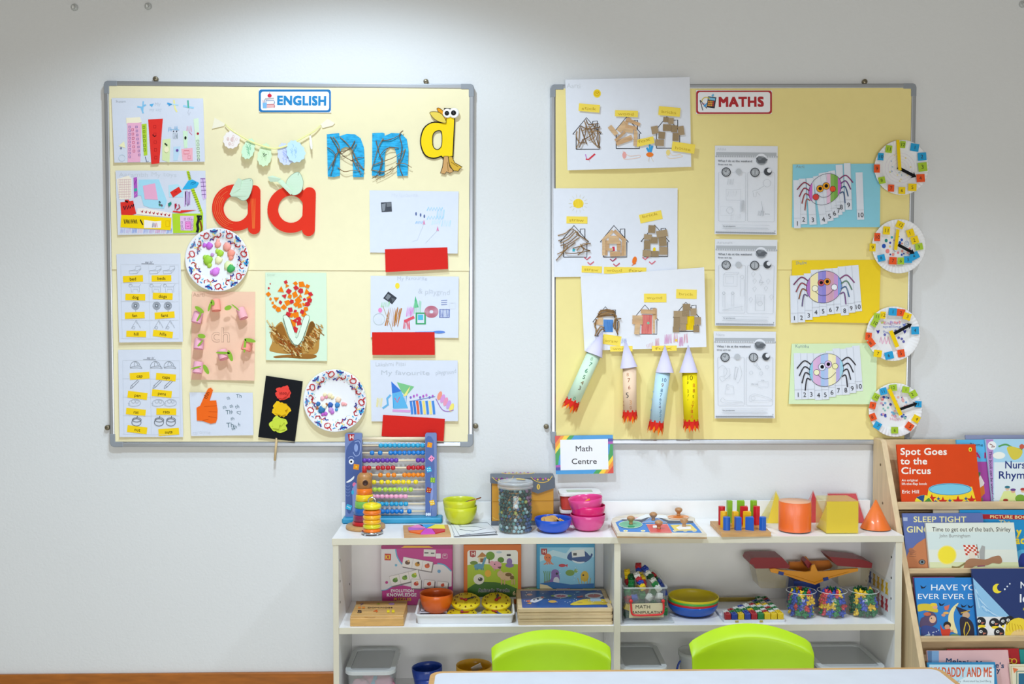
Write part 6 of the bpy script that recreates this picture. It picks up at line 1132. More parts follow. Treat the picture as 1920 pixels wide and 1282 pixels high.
make('card_tube', MB().lathe([(r_*.965, .004), (r_*.965, h-.0035), (r_*.955, h-.0035), (r_*.955, .004), (r_*.965, .004)], (cx, -dc, ZT), 48), mat('#f56a08', .45), t)
make('card_disc', MB().lathe([(0, h-.0035), (r_*.95, h-.0035), (r_*.95, h-.0025), (0, h-.0025)], (cx, -dc, ZT), 40), mat('#f2b48c', .5), t)
t = thing('prism_solid', 'red see-through triangular prism behind the yellow cube', 'solid shape', (X(1580, .08), -.08, ZT), 'geometric solids')
xa, xb = X(1553, .07), X(1609, .07); hr = Z(890+214/6, .07)-ZT; Q = [(xa-.004, -.115, ZT+.0006), (xb+.016, -.115, ZT+.0006), (xb+.016, -.03, ZT+.0006), (xa-.004, -.03, ZT+.0006), (xa, -.072, ZT+hr), (xb, -.072, ZT+hr)]; FS = [(0, 1, 5, 4), (1, 2, 5), (2, 3, 4, 5), (3, 0, 4), (0, 3, 2, 1)]
poly('clear_shell', Q, FS, mat('#e8a0a0', .06, 'clear', opac=.15), t); c = Vector((X(1580, .07), -.072, ZT+.02)); poly('card_net', [c+(Vector(v)-c)*.95 for v in Q], FS, mat('#cc2230', .5), t)
d0 = .269; x0, x1 = X(1400+915/6, d0), X(1400+1281/6, d0); s_ = x1-x0; t = thing('cube_solid', 'yellow see-through cube with a folded card inside', 'solid shape', ((x0+x1)/2, -d0+s_/2, ZT), 'geometric solids')
make('clear_shell', MB().box(((x0+x1)/2, -d0+s_/2, ZT+.0006+s_/2), (s_, s_, s_), .0008), SHY, t)
make('card_face', MB().box(((x0+x1)/2, -d0+.0024, ZT+.001+s_/2), (s_*.965, .0012, s_*.965)), mat('#e6c304', .5), t)
make('card_face', MB().box(((x0+x1)/2, -d0+s_/2, ZT+.003), (s_*.965, s_*.95, .0012)), mat('#e6c304', .5), t)
poly('card_fold', [Vector((x0+.004, -d0+.006, ZT+.004)), Vector((x0+.004, -d0+s_-.006, ZT+.004)), Vector((x0+.004, -d0+.006, ZT+s_*.9))], [(0, 1, 2)], mat('#f0e04a', .5), t).modifiers.new('thick', 'SOLIDIFY').thickness = .001
dc = .2; cx = X(1400+1472/6, dc); r_ = .0485; h = Z(890+282/6, dc)-ZT; t = thing('cone_solid', 'orange see-through cone at the end of the cabinet top', 'solid shape', (cx, -dc, ZT), 'geometric solids')
make('clear_shell', MB().lathe([(0, .0005), (r_, .0005), (r_, .002), (0, h)], (cx, -dc, ZT), 48), SHELL, t); make('card_cone', MB().lathe([(r_*.95, .003), (.002, h*.95), (0, h*.95)], (cx, -dc, ZT), 48), mat('#f67408', .4), t)
# ================================================================ middle shelf, left bay
def vbox(name, label, fr, x0, y0, x1, y1, d, depth, zb, m, cat='box', group=None):     # an upright carton: front face from the photo, bottom on the shelf
    a = fr(x0, y0); b = fr(x1, y1); xa, xb, zt = X(a[0], d), X(b[0], d), Z(a[1], d); t = thing(name, label, cat, ((xa+xb)/2, -d+depth/2, zb), group)
    make('carton', MB().box(((xa+xb)/2, -d+depth/2, (zb+.0004+zt)/2), (xb-xa, depth, zt-zb-.0004), .0012), m, t); return t
# domino box
d0 = .284; xa, xb = X(600+245/4.547, d0), X(600+706/4.547, d0); zt = Z(1000+695/4.547, d0); dk = .142
t = thing('domino_box', 'pale wooden domino box with sliding lid and printed numbers', 'box', ((xa+xb)/2, -d0, ZM)); WB = mat('#d3a55e', .45, 'wood', .03, 60)
make('box_body', MB().box(((xa+xb)/2, -(d0+dk)/2, (ZM+.0004+zt-.006)/2), (xb-xa, d0-dk, zt-.006-ZM-.0004), .0015), WB, t)
l = make('sliding_lid', MB().box(((xa+xb)/2, -(d0+dk)/2-.002, zt-.003), (xb-xa-.002, d0-dk-.006, .006), .001), WB, t); make('end_rail', MB().box(((xa+xb)/2, -dk-.002, zt+.001), (xb-xa, .004, .008), .001), mat('#8a6438', .5, 'wood'), t)
I = Ink(hat(zt), C5, base=.0002)
I.t('7', 335, 612, 16, '#6a5a8a', .02, w=40); I.t('4', 480, 608, 16, '#9ab03a', .02, w=32); I.c(610, 600, 26, '#b08ac0', 9); [I.r(325+34*k, 625, 350+34*k, 640, '#e08a3a') for k in range(2)]; I.t('DOMINOES', 405, 638, 10, '#3a2f28', .03, w=215); I.t('5', 312, 676, 20, '#2f2a34', .03, w=52); I.t('4', 452, 672, 20, '#e06a2a', .03, w=46); [I.r(570+42*k, 652, 594+42*k, 676, '#e8cf2a') for k in range(2)]
I.build('print', l); I = Ink(vat(d0), C5, base=.0002); I.s([(380, 712), (430, 716), (470, 714)], 3, '#a87a3a'); I.build('grain_print', t)
# game cartons
t = vbox('puzzle_carton', 'pink and white carton printed with strips of picture cards', C5, 521, 100, 1126, 604, .064, .046, ZM, mat('#c23a8e', .35))
I = Ink(vat(.064), C5)
I.p([(522, 132), (650, 132), (660, 200), (690, 260), (750, 300), (900, 300), (980, 262), (1060, 262), (1123, 320), (1122, 450), (1000, 470), (860, 470), (700, 440), (610, 450), (560, 480), (522, 484)], '#e4e2e6'); I.curve([(645, 132), (655, 190), (690, 250), (740, 290)], 10, '#5ab0d8'); I.curve([(1000, 255), (1060, 268), (1120, 322)], 10, '#5ab0d8'); I.curve([(522, 484), (570, 478), (620, 450), (700, 440)], 6, '#5ab0d8')
I.r(522, 102, 1124, 130, '#a82a72'); I.p([(690, 122), (720, 104), (930, 106), (965, 122)], '#e8b03a'); I.t('K', 552, 222, 40, '#c8302a', .04, w=50); I.p(rotq(578, 200, 54, 56, 2), '#c8302a'); I.t('K3', 556, 218, 34, '#f2d23a', .02, w=42)
I.p(rotq(935, 166, 102, 60, 2), '#e6e6e2'); I.r(890, 160, 925, 170, '#3a3a3c'); I.r(945, 162, 975, 174, '#6a6a6c'); I.rr(988, 170, 1030, 212, 6, '#efe6ee'); I.frame(1046, 174, 1084, 210, 3, '#efe6ee', 6); I.t('60', 1054, 192, 12, '#efe6ee', .02)
def cardq(cx, cy, w_, h, ro, cells):
    q = rotq(cx+7, cy+9, w_, h, ro); I.p(q, '#7a7478'); q = rotq(cx, cy, w_, h, ro); I.p(q, '#efecea'); I.s(q, 3, '#a09a9a', True); a = math.radians(ro)
    for k, (c, c2) in enumerate(cells):
        u = -w_/2+w_*(k+.5)/len(cells); x, y = cx+u*math.cos(a), cy+u*math.sin(a); I.c(x, y, h*.26, c, h*.22); I.c(x+h*.1, y-h*.16, h*.12, c2)
        if k: u2 = u-w_/len(cells)/2; I.s([(cx+u2*math.cos(a)+h/2*math.sin(a), cy+u2*math.sin(a)-h/2*math.cos(a)), (cx+u2*math.cos(a)-h/2*math.sin(a), cy+u2*math.sin(a)+h/2*math.cos(a))], 2.5, '#b8b2b2')
cardq(830, 262, 255, 84, 10, (('#6a4a34', '#d8b080'), ('#c8922a', '#4a3a20'), ('#d8622a', '#a83a2a'))); cardq(722, 378, 250, 86, -14, (('#5a8a3a', '#86b050'), ('#7aa83a', '#4a7a2a'), ('#8ab82a', '#d8c83a'))); cardq(820, 428, 82, 80, 3, (('#c8402a', '#e8a070'),)); cardq(930, 430, 90, 70, 6, (('#c8402a', '#e86a3a'),)); cardq(1045, 440, 90, 60, 6, (('#d85a3a', '#c8402a'),))
I.c(568, 417, 12, '#c23a8e'); I.c(648, 270, 10, '#6ab4d8'); I.c(1015, 322, 14, '#6aa4d0'); I.t('EVOLUTION', 602, 500, 24, '#f4eef2', .03, w=200); I.t('KNOWLEDGE', 567, 536, 26, '#f4eef2', .035, w=256); I.t('PUZZLES', 628, 572, 24, '#e8c03a', .03, w=150); I.build('cover_print', t, INKG)
t = vbox('puzzle_carton', 'orange-bordered carton printed with farm animals', C6, 86, 95, 580, 600, .060, .040, ZM, mat('#d8701e', .4))
I = Ink(vat(.060), C6); I.rr(120, 142, 550, 560, 22, '#eef0ea'); I.p([(120, 270), (190, 255), (300, 262), (420, 250), (550, 262), (550, 480), (120, 480)], '#a8c42a'); I.p([(120, 470), (180, 430), (260, 412), (360, 415), (450, 430), (545, 470), (548, 540), (120, 540)], '#3f6f2a')
I.p([(140, 145), (193, 145), (190, 195), (166, 204), (142, 195)], '#a8282c'); I.t('H', 152, 186, 30, '#f2ece4', .02)
I.p([(205, 200), (245, 158), (285, 190), (282, 196), (205, 205)], '#b87a3a'); I.r(215, 200, 275, 245, '#e6d0a0'); I.r(230, 212, 262, 245, '#8a5a2a'); I.c(315, 190, 38, '#6a9a2a', 36); I.r(300, 215, 310, 255, '#6a4a2a'); I.c(405, 225, 28, '#5a8a2a', 24); I.c(175, 250, 34, '#6a8a2a', 16)
I.c(390, 160, 24, '#b8d0dc', 9); I.c(218, 280, 42, '#5a9ab8', 24); I.p([(240, 270), (262, 205), (285, 200), (275, 230), (258, 280)], '#5a9ab8'); [I.r(x, 295, x+10, 312, '#4a86a4') for x in (185, 200, 235, 250)]
I.c(368, 270, 44, '#e0a0b4', 34); I.c(330, 255, 22, '#e6a8ba'); I.c(352, 262, 6, '#3a2a2a'); [I.r(x, 300, x+10, 316, '#d090a4') for x in (345, 395)]; I.p([(375, 285), (410, 280), (400, 305)], '#6a3a4a')
I.c(478, 240, 24, '#8a70b0', 30); I.c(480, 272, 36, '#8a70b0', 18); I.c(295, 340, 28, '#e8b43a', 30); I.s([(290, 370), (288, 380)], 3, '#c8862a'); I.c(218, 390, 46, '#e8e6dc', 44); I.c(230, 390, 20, '#3a3a34', 16); I.c(224, 384, 4, '#f2f2ea')
I.c(455, 365, 60, '#d8b890', 36); I.c(400, 345, 26, '#d8b890', 28); I.c(470, 350, 28, '#7a5a2a', 16); I.c(500, 375, 18, '#7a5a2a'); [I.r(x, 390, x+12, 435, '#cba878') for x in (405, 430, 495, 515)]; I.rr(455, 175, 490, 192, 4, '#3a3a3a'); I.t('Animals Puzzle', 212, 498, 30, '#f4f2ec', .05, w=268); I.t('Animals Puzzle', 212, 498, 30, '#20364a', .022, w=268); I.t('6', 505, 525, 34, '#f2dcb0', .02); I.build('cover_print', t, INKG)
t = vbox('puzzle_carton', 'light blue carton with whale, octopus and sea animals', C6, 712, 92, 1210, 600, .052, .030, ZM, mat('#3f9cc8', .4))
I = Ink(vat(.052), C6); I.r(738, 118, 1198, 470, '#8ccbe6'); I.p([(738, 190), (850, 140), (960, 170), (1000, 118), (1198, 118), (1198, 200), (1000, 230), (860, 190), (738, 240)], '#bfe2ee'); I.p([(748, 128), (800, 128), (798, 175), (774, 184), (750, 175)], '#a8282c'); I.t('H', 760, 168, 28, '#f2ece4', .02)
I.c(805, 205, 32, '#e07a4a', 34); [I.curve([(800+8*k, 230), (790+16*k, 255), (770+28*k, 262)], 9, '#e07a4a') for k in range(4)]; I.c(795, 205, 4, '#2a2a2a'); I.c(818, 205, 4, '#2a2a2a')
I.p(spline([(972, 215), (990, 165), (1040, 145), (1120, 150), (1165, 190), (1175, 170), (1188, 180), (1168, 215), (1120, 245), (1040, 240)], 4, True), '#2a4f8a'); I.p(spline([(1010, 225), (1060, 240), (1120, 240), (1090, 255), (1040, 250)], 3, True), '#d8e4ea'); I.p(rotq(1065, 170, 110, 60, -6), '#e4e8e6'); I.r(1022, 165, 1052, 188, '#4a4a4a'); I.c(928, 272, 30, '#c23a4a', 14); I.p([(955, 272), (975, 258), (972, 288)], '#c23a4a')
I.c(868, 335, 34, '#8a6aae', 30); I.p(spline([(840, 340), (900, 350), (895, 425), (800, 425), (775, 410), (830, 390)], 4, True), '#8a6aae'); I.c(878, 405, 26, '#d8e0ea', 36); I.c(882, 342, 10, '#2a2a34'); [I.curve([(775+14*k, 420), (778+14*k, 360), (770+18*k, 320)], 6, '#6a9a4a') for k in range(4)]
I.c(995, 335, 38, '#7aa04a', 26); I.c(1045, 318, 16, '#8ab05a'); I.c(1120, 365, 34, '#dcb83a', 46); I.c(1108, 355, 8, '#2a2a2a'); [I.curve([(1075+22*k, 435), (1070+24*k, 410), (1060+28*k, 380)], 5, '#c8b04a') for k in range(5)]; I.p([(738, 470), (740, 425), (850, 412), (1000, 435), (1198, 425), (1198, 470)], '#2f6fb0'); I.p([(738, 470), (738, 430), (800, 440), (850, 470)], '#e8dcb0'); [I.c(R.uniform(900, 1060), R.uniform(255, 420), 3, '#eaf4f8', n=8) for _ in range(9)]; I.build('cover_print', t, INKG)
# white tray with clocks
d0 = .272; xa, xb = X(776, d0), X(965.5, d0); zr = Z(1000+690/4.547, d0); TR = mat('#e2e4e6', .3)
t = thing('plastic_tray', 'shallow white plastic tray holding yellow clocks and a bowl', 'tray', ((xa+xb)/2, -.18, ZM))
def ring(q0, z0, q1, z1, q2, z2, q3, z3):
    n = len(q0); m = MB(); vs = [Vector((x, -y, z)) for q, z in ((q0, z0), (q1, z1), (q2, z2), (q3, z3)) for x, y in q]; fs = [tuple(range(n))[::-1]]
    for k in range(3): fs += [(k*n+i, k*n+(i+1) % n, (k+1)*n+(i+1) % n, (k+1)*n+i) for i in range(n)]
    fs.append(tuple(range(3*n, 4*n))); m.add(vs, fs); return m
rq = lambda i, r_: rrect(xa+i, .090+i, xb-i, d0-i, r_)
make('tray_body', ring(rq(.008, .012), ZM+.0004, rq(.003, .014), zr-.002, rq(.006, .012), zr-.002, rq(.011, .010), ZM+.003), TR, t)
make('rim', MB().prism([rq(0, .016), rq(.006, .011)], lambda x, y: Vector((x, -y, zr-.0035)), lambda x, y: Vector((x, -y, zr))), TR, t)
ZTR = ZM+.0034
bowl('plastic_bowl', 'orange bowl standing in the white tray', X(600+988/4.547, .150), .150, ZTR, .0535, .062, .026, mat('#e0661a', .3, coat=.2))
for k, (q, lb) in enumerate((([(850, 660), (1085, 612), (1098, 622), (1080, 668), (840, 676)], 'white picture card with dark print lying in the tray under the orange bowl'), ([(850, 560), (890, 600), (905, 650), (860, 660)], 'plain white card standing at the left end of the tray'))):
    z0 = ZTR+.006+.004*k; make('picture_card', hslab(MB(), q, z0, z0+.0012, C5), mat('#dcdce4', .5, 'paper'), label=lb, cat='card', group='cards in the tray')
I = Ink(hat(ZTR+.0072), C5, base=.0003); I.p([(900, 662), (1020, 640), (1075, 645), (1050, 664)], '#5a3a5a'); o = bpy.data.objects['picture_card']; I.build('print', o)
YC = mat('#e8d01c', .4); RD = mat('#b8202c', .35); NV = mat('#23263a', .35); BLU = mat('#2a4fa8', .35)
def toyclock(label, fr, cx, cy, rx, d, zc, tilt, h1, h2, mh):
    c = Vector((X(fr(cx, 0)[0], d), -d, zc)); r_ = rx/fr.k*(3.316-d)/F; n = Vector((0, -math.sin(tilt), math.cos(tilt))); up = Vector((0, math.cos(tilt), math.sin(tilt)))
    t = thing('toy_clock', label, 'toy clock', (c.x, c.y, c.z-r_*math.sin(tilt)), 'yellow toy clocks')
    make('clock_body', MB().lathe([(0, -.010), (r_*.97, -.010), (r_, -.008), (r_, -.002), (r_*.97, 0), (0, 0)], c, 36, n, wob=lambda a, rr, z: 1+.02*(1 if math.sin(18*a) > 0 else 0)), YC, t)
    at = lambda u, v, off=0: c + Vector((u*r_, 0, 0)) + up*(-v*r_) + n*off
    I = Ink(at, PX, base=.0004)
    for k in range(12): a = 2*pi*(k+1)/12; I.t(str(k+1), .77*math.sin(a), -.77*math.cos(a)+.085, .18, '#6a2a1c', .02, al='c')
    [I.c(.93*math.sin(2*pi*k/12), -.93*math.cos(2*pi*k/12), .02, '#6a2a1c', n=6) for k in range(12)]; I.t('Learn', -.1, .42, .09, '#4a3a1c', w=.24); I.build('numeral_print', t)
    for a, L_, m, w_ in ((h1, .52, RD, .16), (h2, .74, mh, .15)):
        s_, k_ = math.sin(math.radians(a)), -math.cos(math.radians(a)); q = lambda u, v: (u*s_-v*k_, u*k_+v*s_)
        z_ = .0014 if m is RD else .0032
        make('hour_hand' if m is RD else 'minute_hand', MB().prism([q(-.1, -w_/2), q(L_*.6, -w_*.3), q(L_*.6, -w_*.75), q(L_, 0), q(L_*.6, w_*.75), q(L_*.6, w_*.3), q(-.1, w_/2)], lambda u, v: at(u, v, z_), lambda u, v: at(u, v, z_+.0015)), m, t)
    make('hub', MB().lathe([(0, .001), (.005, .001), (.005, .006), (0, .007)], c, 14, n), RD, t)
toyclock('yellow toy clock at the back left of the tray, dark hand to two', C5, 1240, 540, 124, .150, ZTR+.036, .30, -60, 62, NV)
toyclock('yellow toy clock at the back right of the tray, dark hand near twelve', C6, 365, 550, 126, .150, ZTR+.035, .30, 40, 12, NV)
toyclock('yellow toy clock at the front left of the tray', C6, 70, 645, 128, .206, ZTR+.013, .05, 80, 0, BLU)
toyclock('yellow toy clock at the front right of the tray, blue hand to four', C6, 365, 632, 130, .206, ZTR+.013, .05, -40, 150, BLU)
# stack of wooden puzzles
d0, d1 = .284, .062; xa, xb = X(971.6, d0), X(1150.5, d0); zt = Z(1000+645/4.547, d0); th = (zt-ZM)/5; FRW = mat('#e2c89c', .5, 'wood', .03, 60)
lbs = ['bottom wooden puzzle of the stack of five', 'second wooden puzzle from the bottom of the stack of five', 'middle wooden puzzle of the stack of five', 'wooden puzzle just under the rocket puzzle in the stack', 'wooden puzzle with rocket and astronaut space picture on top of the stack']
for k in range(5):
    ox = (.001, -.001, .0005, -.0015, 0)[k]; z0 = ZM+.0004+k*th; z1 = z0+th-.0010; t = thing('picture_puzzle', lbs[k], 'puzzle', ((xa+xb)/2+ox, -(d0+d1)/2, z0), 'stack of wooden picture puzzles')
    q = lambda i: rrect(xa+ox+i, d1+i, xb+ox-i, d0-(.002*(k % 2))-i, .006)
    make('tray_board', MB().prism(q(0), lambda x, y: Vector((x, -y, z0)), lambda x, y: Vector((x, -y, z1-.003))), FRW, t)
    make('tray_frame', MB().prism([q(0), q(.013)], lambda x, y: Vector((x, -y, z1-.0029)), lambda x, y: Vector((x, -y, z1))), FRW, t)
    if k == 4:
        make('puzzle_picture', MB().prism(q(.0135), lambda x, y: Vector((x, -y, z1-.0029)), lambda x, y: Vector((x, -y, z1-.0008))), mat('#1d4f9c', .3), t)
        I = Ink(hat(z1-.0008), C6, base=.0002)
        I.p([(585, 478), (640, 462), (740, 460), (700, 480), (640, 486)], '#8ab04a'); I.c(1155, 473, 55, '#8aa83a', 14); I.c(930, 475, 60, '#d8b0b0', 10); I.p([(985, 478), (1000, 466), (960, 466)], '#c8502a'); I.c(650, 521, 26, '#e8b0a0', 9); I.c(845, 580, 36, '#e8b43a', 11); I.c(920, 532, 90, '#9ac43a', 12); I.c(918, 532, 62, '#d8d4e0', 18); I.c(918, 534, 42, '#c84a5a', 10)
        I.p(spline([(655, 580), (680, 555), (740, 540), (772, 542), (760, 562), (720, 582), (690, 590)], 4, True), '#e6e6ee'); I.p([(740, 540), (772, 538), (766, 556)], '#c83a3a'); I.p([(610, 575), (655, 566), (650, 590)], '#e06a3a'); I.p([(625, 596), (670, 588), (660, 604)], '#e8a83a'); [I.c(690+30*k_, 567-8*k_, 10, '#2a3a5a', 7) for k_ in range(2)]
        I.p(spline([(1000, 610), (1060, 575), (1150, 558), (1320, 565), (1335, 604), (1200, 607)], 4, True), '#f0d01c'); I.c(1200, 530, 78, '#e8eaf0', 24); I.c(1200, 532, 56, '#c8685a', 15); I.p([(1165, 550), (1250, 550), (1262, 578), (1170, 580)], '#b8d4ea'); I.p([(1050, 538), (1105, 530), (1105, 545), (1058, 548)], '#c8404a'); I.c(1080, 590, 24, '#d8b01c', 6); I.c(1290, 590, 28, '#d8b01c', 7); I.c(1060, 500, 20, '#6aa0c8', 6)
        [I.c(R.uniform(600, 1290), R.uniform(470, 595), 3.5, '#e8eef4', n=6) for _ in range(40)]; I.build('space_print', t, INKG)
# ================================================================ middle shelf, right bay
make('clear_plastic_sheet', MB().box((xm1+.0045, -.19, ZM+.0712), (.006, .17, .140), .002), mat('#dfe3e6', .2, 'clear', opac=.55), label='clear plastic sheet standing against the divider', cat='plastic sheet')
CP = mat('#e4eaec', .12, 'clear', opac=.07); CPD = mat('#e4eaec', .12, 'clear', opac=.30)
d0 = .268; xa, xb = X(1171.5, d0), X(1252.5, d0); zr = Z(1010+437/4.7125, d0)
make('clear_plastic_tray', MB().box(((X(1171, .27)+X(1266, .27))/2, -.160, ZM+.0042), (X(1266, .27)-X(1171, .27), .236, .0075), .002), mat('#dfe5e8', .15, 'clear', opac=.35), label='clear flat plastic tray under the MATH box', cat='tray')
zb = ZM+.0084; d1 = .060; t = thing('storage_tub', 'clear plastic box of linking cubes with red handle, labelled MATH', 'container', ((xa+xb)/2, -.16, zb))
rq = lambda i, j=0: rrect(xa+i, d1+i, xb-i, d0-i, .008)
make('tub', ring(rq(.006), zb, rq(.001), zr-.004, rq(.0025), zr-.004, rq(.0075), zb+.002), CP, t); make('rim', MB().prism([rq(-.003), rq(.002)], lambda x, y: Vector((x, -y, zr-.004)), lambda x, y: Vector((x, -y, zr))), CPD, t)
g = lambda x, y, dd=.004: ony(*C7(x, y), d0+dd)
hd = make('handle', MB().tube([g(p[0], p[1]) for p in spline([(200, 548), (205, 600), (212, 660), (245, 675), (345, 675), (445, 670), (485, 655), (492, 600), (488, 548)], 4)], .0030, 8), mat('#d8282c', .3), t)
[make('handle_pivot', MB().lathe([(0, -.001), (.0055, -.001), (.0055, .004), (0, .0045)], g(x, 548, .0035), 14, (0, -1, 0)), mat('#d8282c', .3), t) for x in (202, 486)]
make('paper_label', slab(MB(), [(190, 572), (485, 566), (492, 692), (186, 698)], d0+.0004, d0+.0011, C7), mat('#cfc6a4', .7, 'paper'), t)
I = Ink(vat(d0+.0011), C7, base=.0003); I.t('MATH', 240, 615, 30, '#3a3a36', .004, w=135, jit=.05); I.t('MANIPULATIVE', 200, 660, 24, '#3a3a36', .004, w=285, jit=.05); I.build('handwriting', bpy.data.objects['paper_label'])
# linking cubes: one shape, many copies
CC = {'red': '#a8202a', 'blue': '#23409a', 'white': '#dcdcd6', 'green': '#1f7a3c', 'yellow': '#e0c01c', 'dark green': '#14502c'}
cs = .0185
def cubeproto(p):
    return make('linking_cube', MB().box(p, (cs, cs, cs), .0012).lathe([(0, cs/2), (.0042, cs/2), (.0042, cs/2+.003), (0, cs/2+.003)], p, 10).lathe([(.0045, cs/2), (.0058, cs/2), (.0058, cs/2+.0003), (.0045, cs/2+.0003)], p, 10, (0, -1, 0)), mat(CC['red'], .35), cat='cube', org=p)
CUBE = None
def cube(p, col, label, group, rot=None, flat=False):
    global CUBE
    if CUBE is None: CUBE = cubeproto(Vector(p)); o = CUBE
    else: o = dup(CUBE, p)
    o['label'] = label; o['group'] = group; o.rotation_euler = rot or (0, 0, 0); smesh(o, mat(CC[col], .35)); return o
cn = list(CC); heap = []
for (x, y, dd, n_, dx, dy, cols) in ((270, 245, .20, 4, 4, 34, ['red', 'blue', 'yellow', 'red']), (330, 270, .215, 6, 22, 32, ['blue', 'white', 'dark green', 'white', 'green', 'white']), (170, 300, .20, 3, 4, 36, ['yellow', 'yellow', 'red']), (258, 325, .235, 4, 14, 32, ['white', 'red', 'blue', 'yellow']), (206, 340, .215, 3, 2, 34, ['dark green', 'green', 'green']), (400, 330, .20, 4, 22, 26, ['red', 'dark green', 'blue', 'blue']), (300, 350, .225, 2, 10, 32, ['yellow', 'red'])):
    for k in range(n_):
        c = cols[k]; p = ony(*C7(x+dx*k, y+dy*k), dd+.004*k)
        cube(p, c, '%s linking cube, number %s down a leaning stick in the MATH box' % (c, ('one', 'two', 'three', 'four', 'five', 'six')[k]), 'linking cubes in the MATH box', (.35, math.atan2(dx, dy)*-1.0, R.uniform(-.5, .5)))
for k, (x, y, dd, c) in enumerate([(175, 470, .245, 'green'), (180, 530, .25, 'red'), (170, 600, .25, 'yellow'), (175, 665, .25, 'dark green'), (235, 520, .25, 'blue'), (240, 470, .245, 'dark green'), (300, 495, .25, 'green'), (365, 515, .25, 'white'), (450, 505, .25, 'white'), (410, 470, .24, 'dark green'), (490, 560, .25, 'dark green'), (500, 640, .25, 'green'), (300, 560, .24, 'dark green'), (400, 570, .24, 'green'), (240, 600, .23, 'blue'), (320, 640, .23, 'red'), (420, 650, .23, 'yellow'), (495, 470, .22, 'blue'), (330, 450, .215, 'red'), (250, 440, .21, 'yellow')]):
    cube(ony(*C7(x, y), dd-.016), c, '%s linking cube lying loose %s in the MATH box' % (c, 'near the top' if y < 500 else 'low down' if y > 590 else 'half way up'), 'linking cubes in the MATH box', (R.uniform(-.5, .5), R.uniform(-.5, .5), R.uniform(0, 1.5)))
# coloured plates
dc = .172; cx = X(1301, dc)
for k, (c, lb) in enumerate((('#1f5cc0', 'blue plastic plate at the bottom of the plate stack'), ('#c8242c', 'red plastic plate second from the bottom of the plate stack'), ('#46a84a', 'green plastic plate just under the yellow plate'), ('#d8c41c', 'yellow plastic plate on top of the plate stack'))):
    bowl('plastic_plate', lb, cx+.001*k, dc, ZM+.0005+.0068*k, .080, .036, .046, mat(c, .35, coat=.1), 'plastic plates', cat='plate')
# wooden tray behind the cubes
t = thing('wooden_tray', 'olive wooden tray with brass-coloured rails behind the coloured cubes', 'tray', onz(*C7(1180, 600), ZM)); xa, xb = X(1345, .1), X(1432, .1); OL = mat('#a8923a', .4, 'wood', .02, 60)
make('tray_board', MB().box(((xa+xb)/2, -.125, ZM+.0032), (xb-xa, .13, .005), .001), mat('#b8ab78', .5, 'wood', .02, 60), t); make('rail', MB().box(((xa+xb)/2, -.066, ZM+.010), (xb-xa, .010, .018), .001), OL, t); make('rail', MB().box((xb-.006, -.118, ZM+.0115), (.006, .008, .012), .001), OL, t)
# cube board
d0 = .272; t = thing('cube_tray', 'flat white tray under the coloured linking cubes', 'tray', onz(*C7(1200, 755), ZM)); xa, xb = X(1361, d0), X(1477, d0)
make('tray_base', MB().prism(rrect(xa, .068, xb, d0, .006), lambda x, y: Vector((x, -y, ZM+.0004)), lambda x, y: Vector((x, -y, ZM+.007))), mat('#dfe3ea', .25), t)
[make('brass_clip', MB().box((X(px_, d0), -d0-.0006, ZM+.0038), (.010, .0014, .0062), .0003), mat('#b8a050', .4), t) for px_ in (1385, 1431)]
cnt = [9, 9, 8, 7, 6, 5, 4, 3, 2, 2]; order = ['red', 'blue', 'yellow', 'blue', 'red', 'green', 'yellow', 'yellow', 'yellow']
rown = ['front', 'second', 'third', 'fourth', 'fifth', 'sixth', 'seventh', 'eighth', 'ninth', 'back']; cs2 = .0203
x_r = xb-.003
for j in range(10):
    for i in range(cnt[j]):
        c = order[9-cnt[0]+i] if j == 0 else R.choice(['white', 'white', 'red', 'green', 'yellow', 'blue', 'green']); px_ = x_r-cs2*(cnt[j]-i-.5)*((xb-xa-.006)/(9*cs2))
        cube((px_, -(d0-.004-cs2*.5-j*cs2*.93), ZM+.0073+cs/2), c, '%s linking cube in the %s row on the white tray, %s from the right' % (c, rown[j], ('first', 'second', 'third', 'fourth', 'fifth', 'sixth', 'seventh', 'eighth', 'ninth')[cnt[j]-i-1]), 'linking cubes on the white tray', (0, 0, 0))
# balance
dd = .150; t = thing('bucket_balance', 'yellow bucket balance with clear buckets, dark red lids and blue base', 'balance', (X(1527, dd), -dd, ZM)); YB = mat('#e89a1c', .35, coat=.1); RDK = mat('#8a1a22', .4); BB = mat('#1f3f94', .4)
beam = [(205, 268), (245, 262), (300, 275), (520, 292), (565, 285), (575, 235), (600, 225), (628, 288), (700, 285), (880, 268), (985, 262), (985, 285), (900, 305), (720, 355), (605, 405), (480, 370), (330, 318), (215, 295)]
make('beam', slab(MB(), beam, dd-.008, dd, C8), YB, t); J = Ink(vat(dd), C8, base=.0003); J.s([(300, 300), (450, 335), (600, 385), (740, 335), (900, 290)], 4, '#c07a10'); J.build('rib_print', t)
rear = [(380, 205), (480, 205), (500, 165), (530, 160), (560, 200), (730, 190), (760, 240), (740, 262), (640, 290), (480, 290), (370, 265)]
make('rear_arm', slab(MB(), rear, dd-.10, dd-.088, C8), mat('#d0771a', .4), t)
make('pointer_cap', slab(MB(), [(510, 205), (530, 178), (580, 225), (545, 262)], dd-.06, dd-.02, C8), RDK, t)
for x, y in ((305, 305), (700, 355)): make('slider', slab(MB(), rotq(x, y, 46, 28, 14 if x < 500 else -14), dd-.009, dd+.003, C8), BB, t)
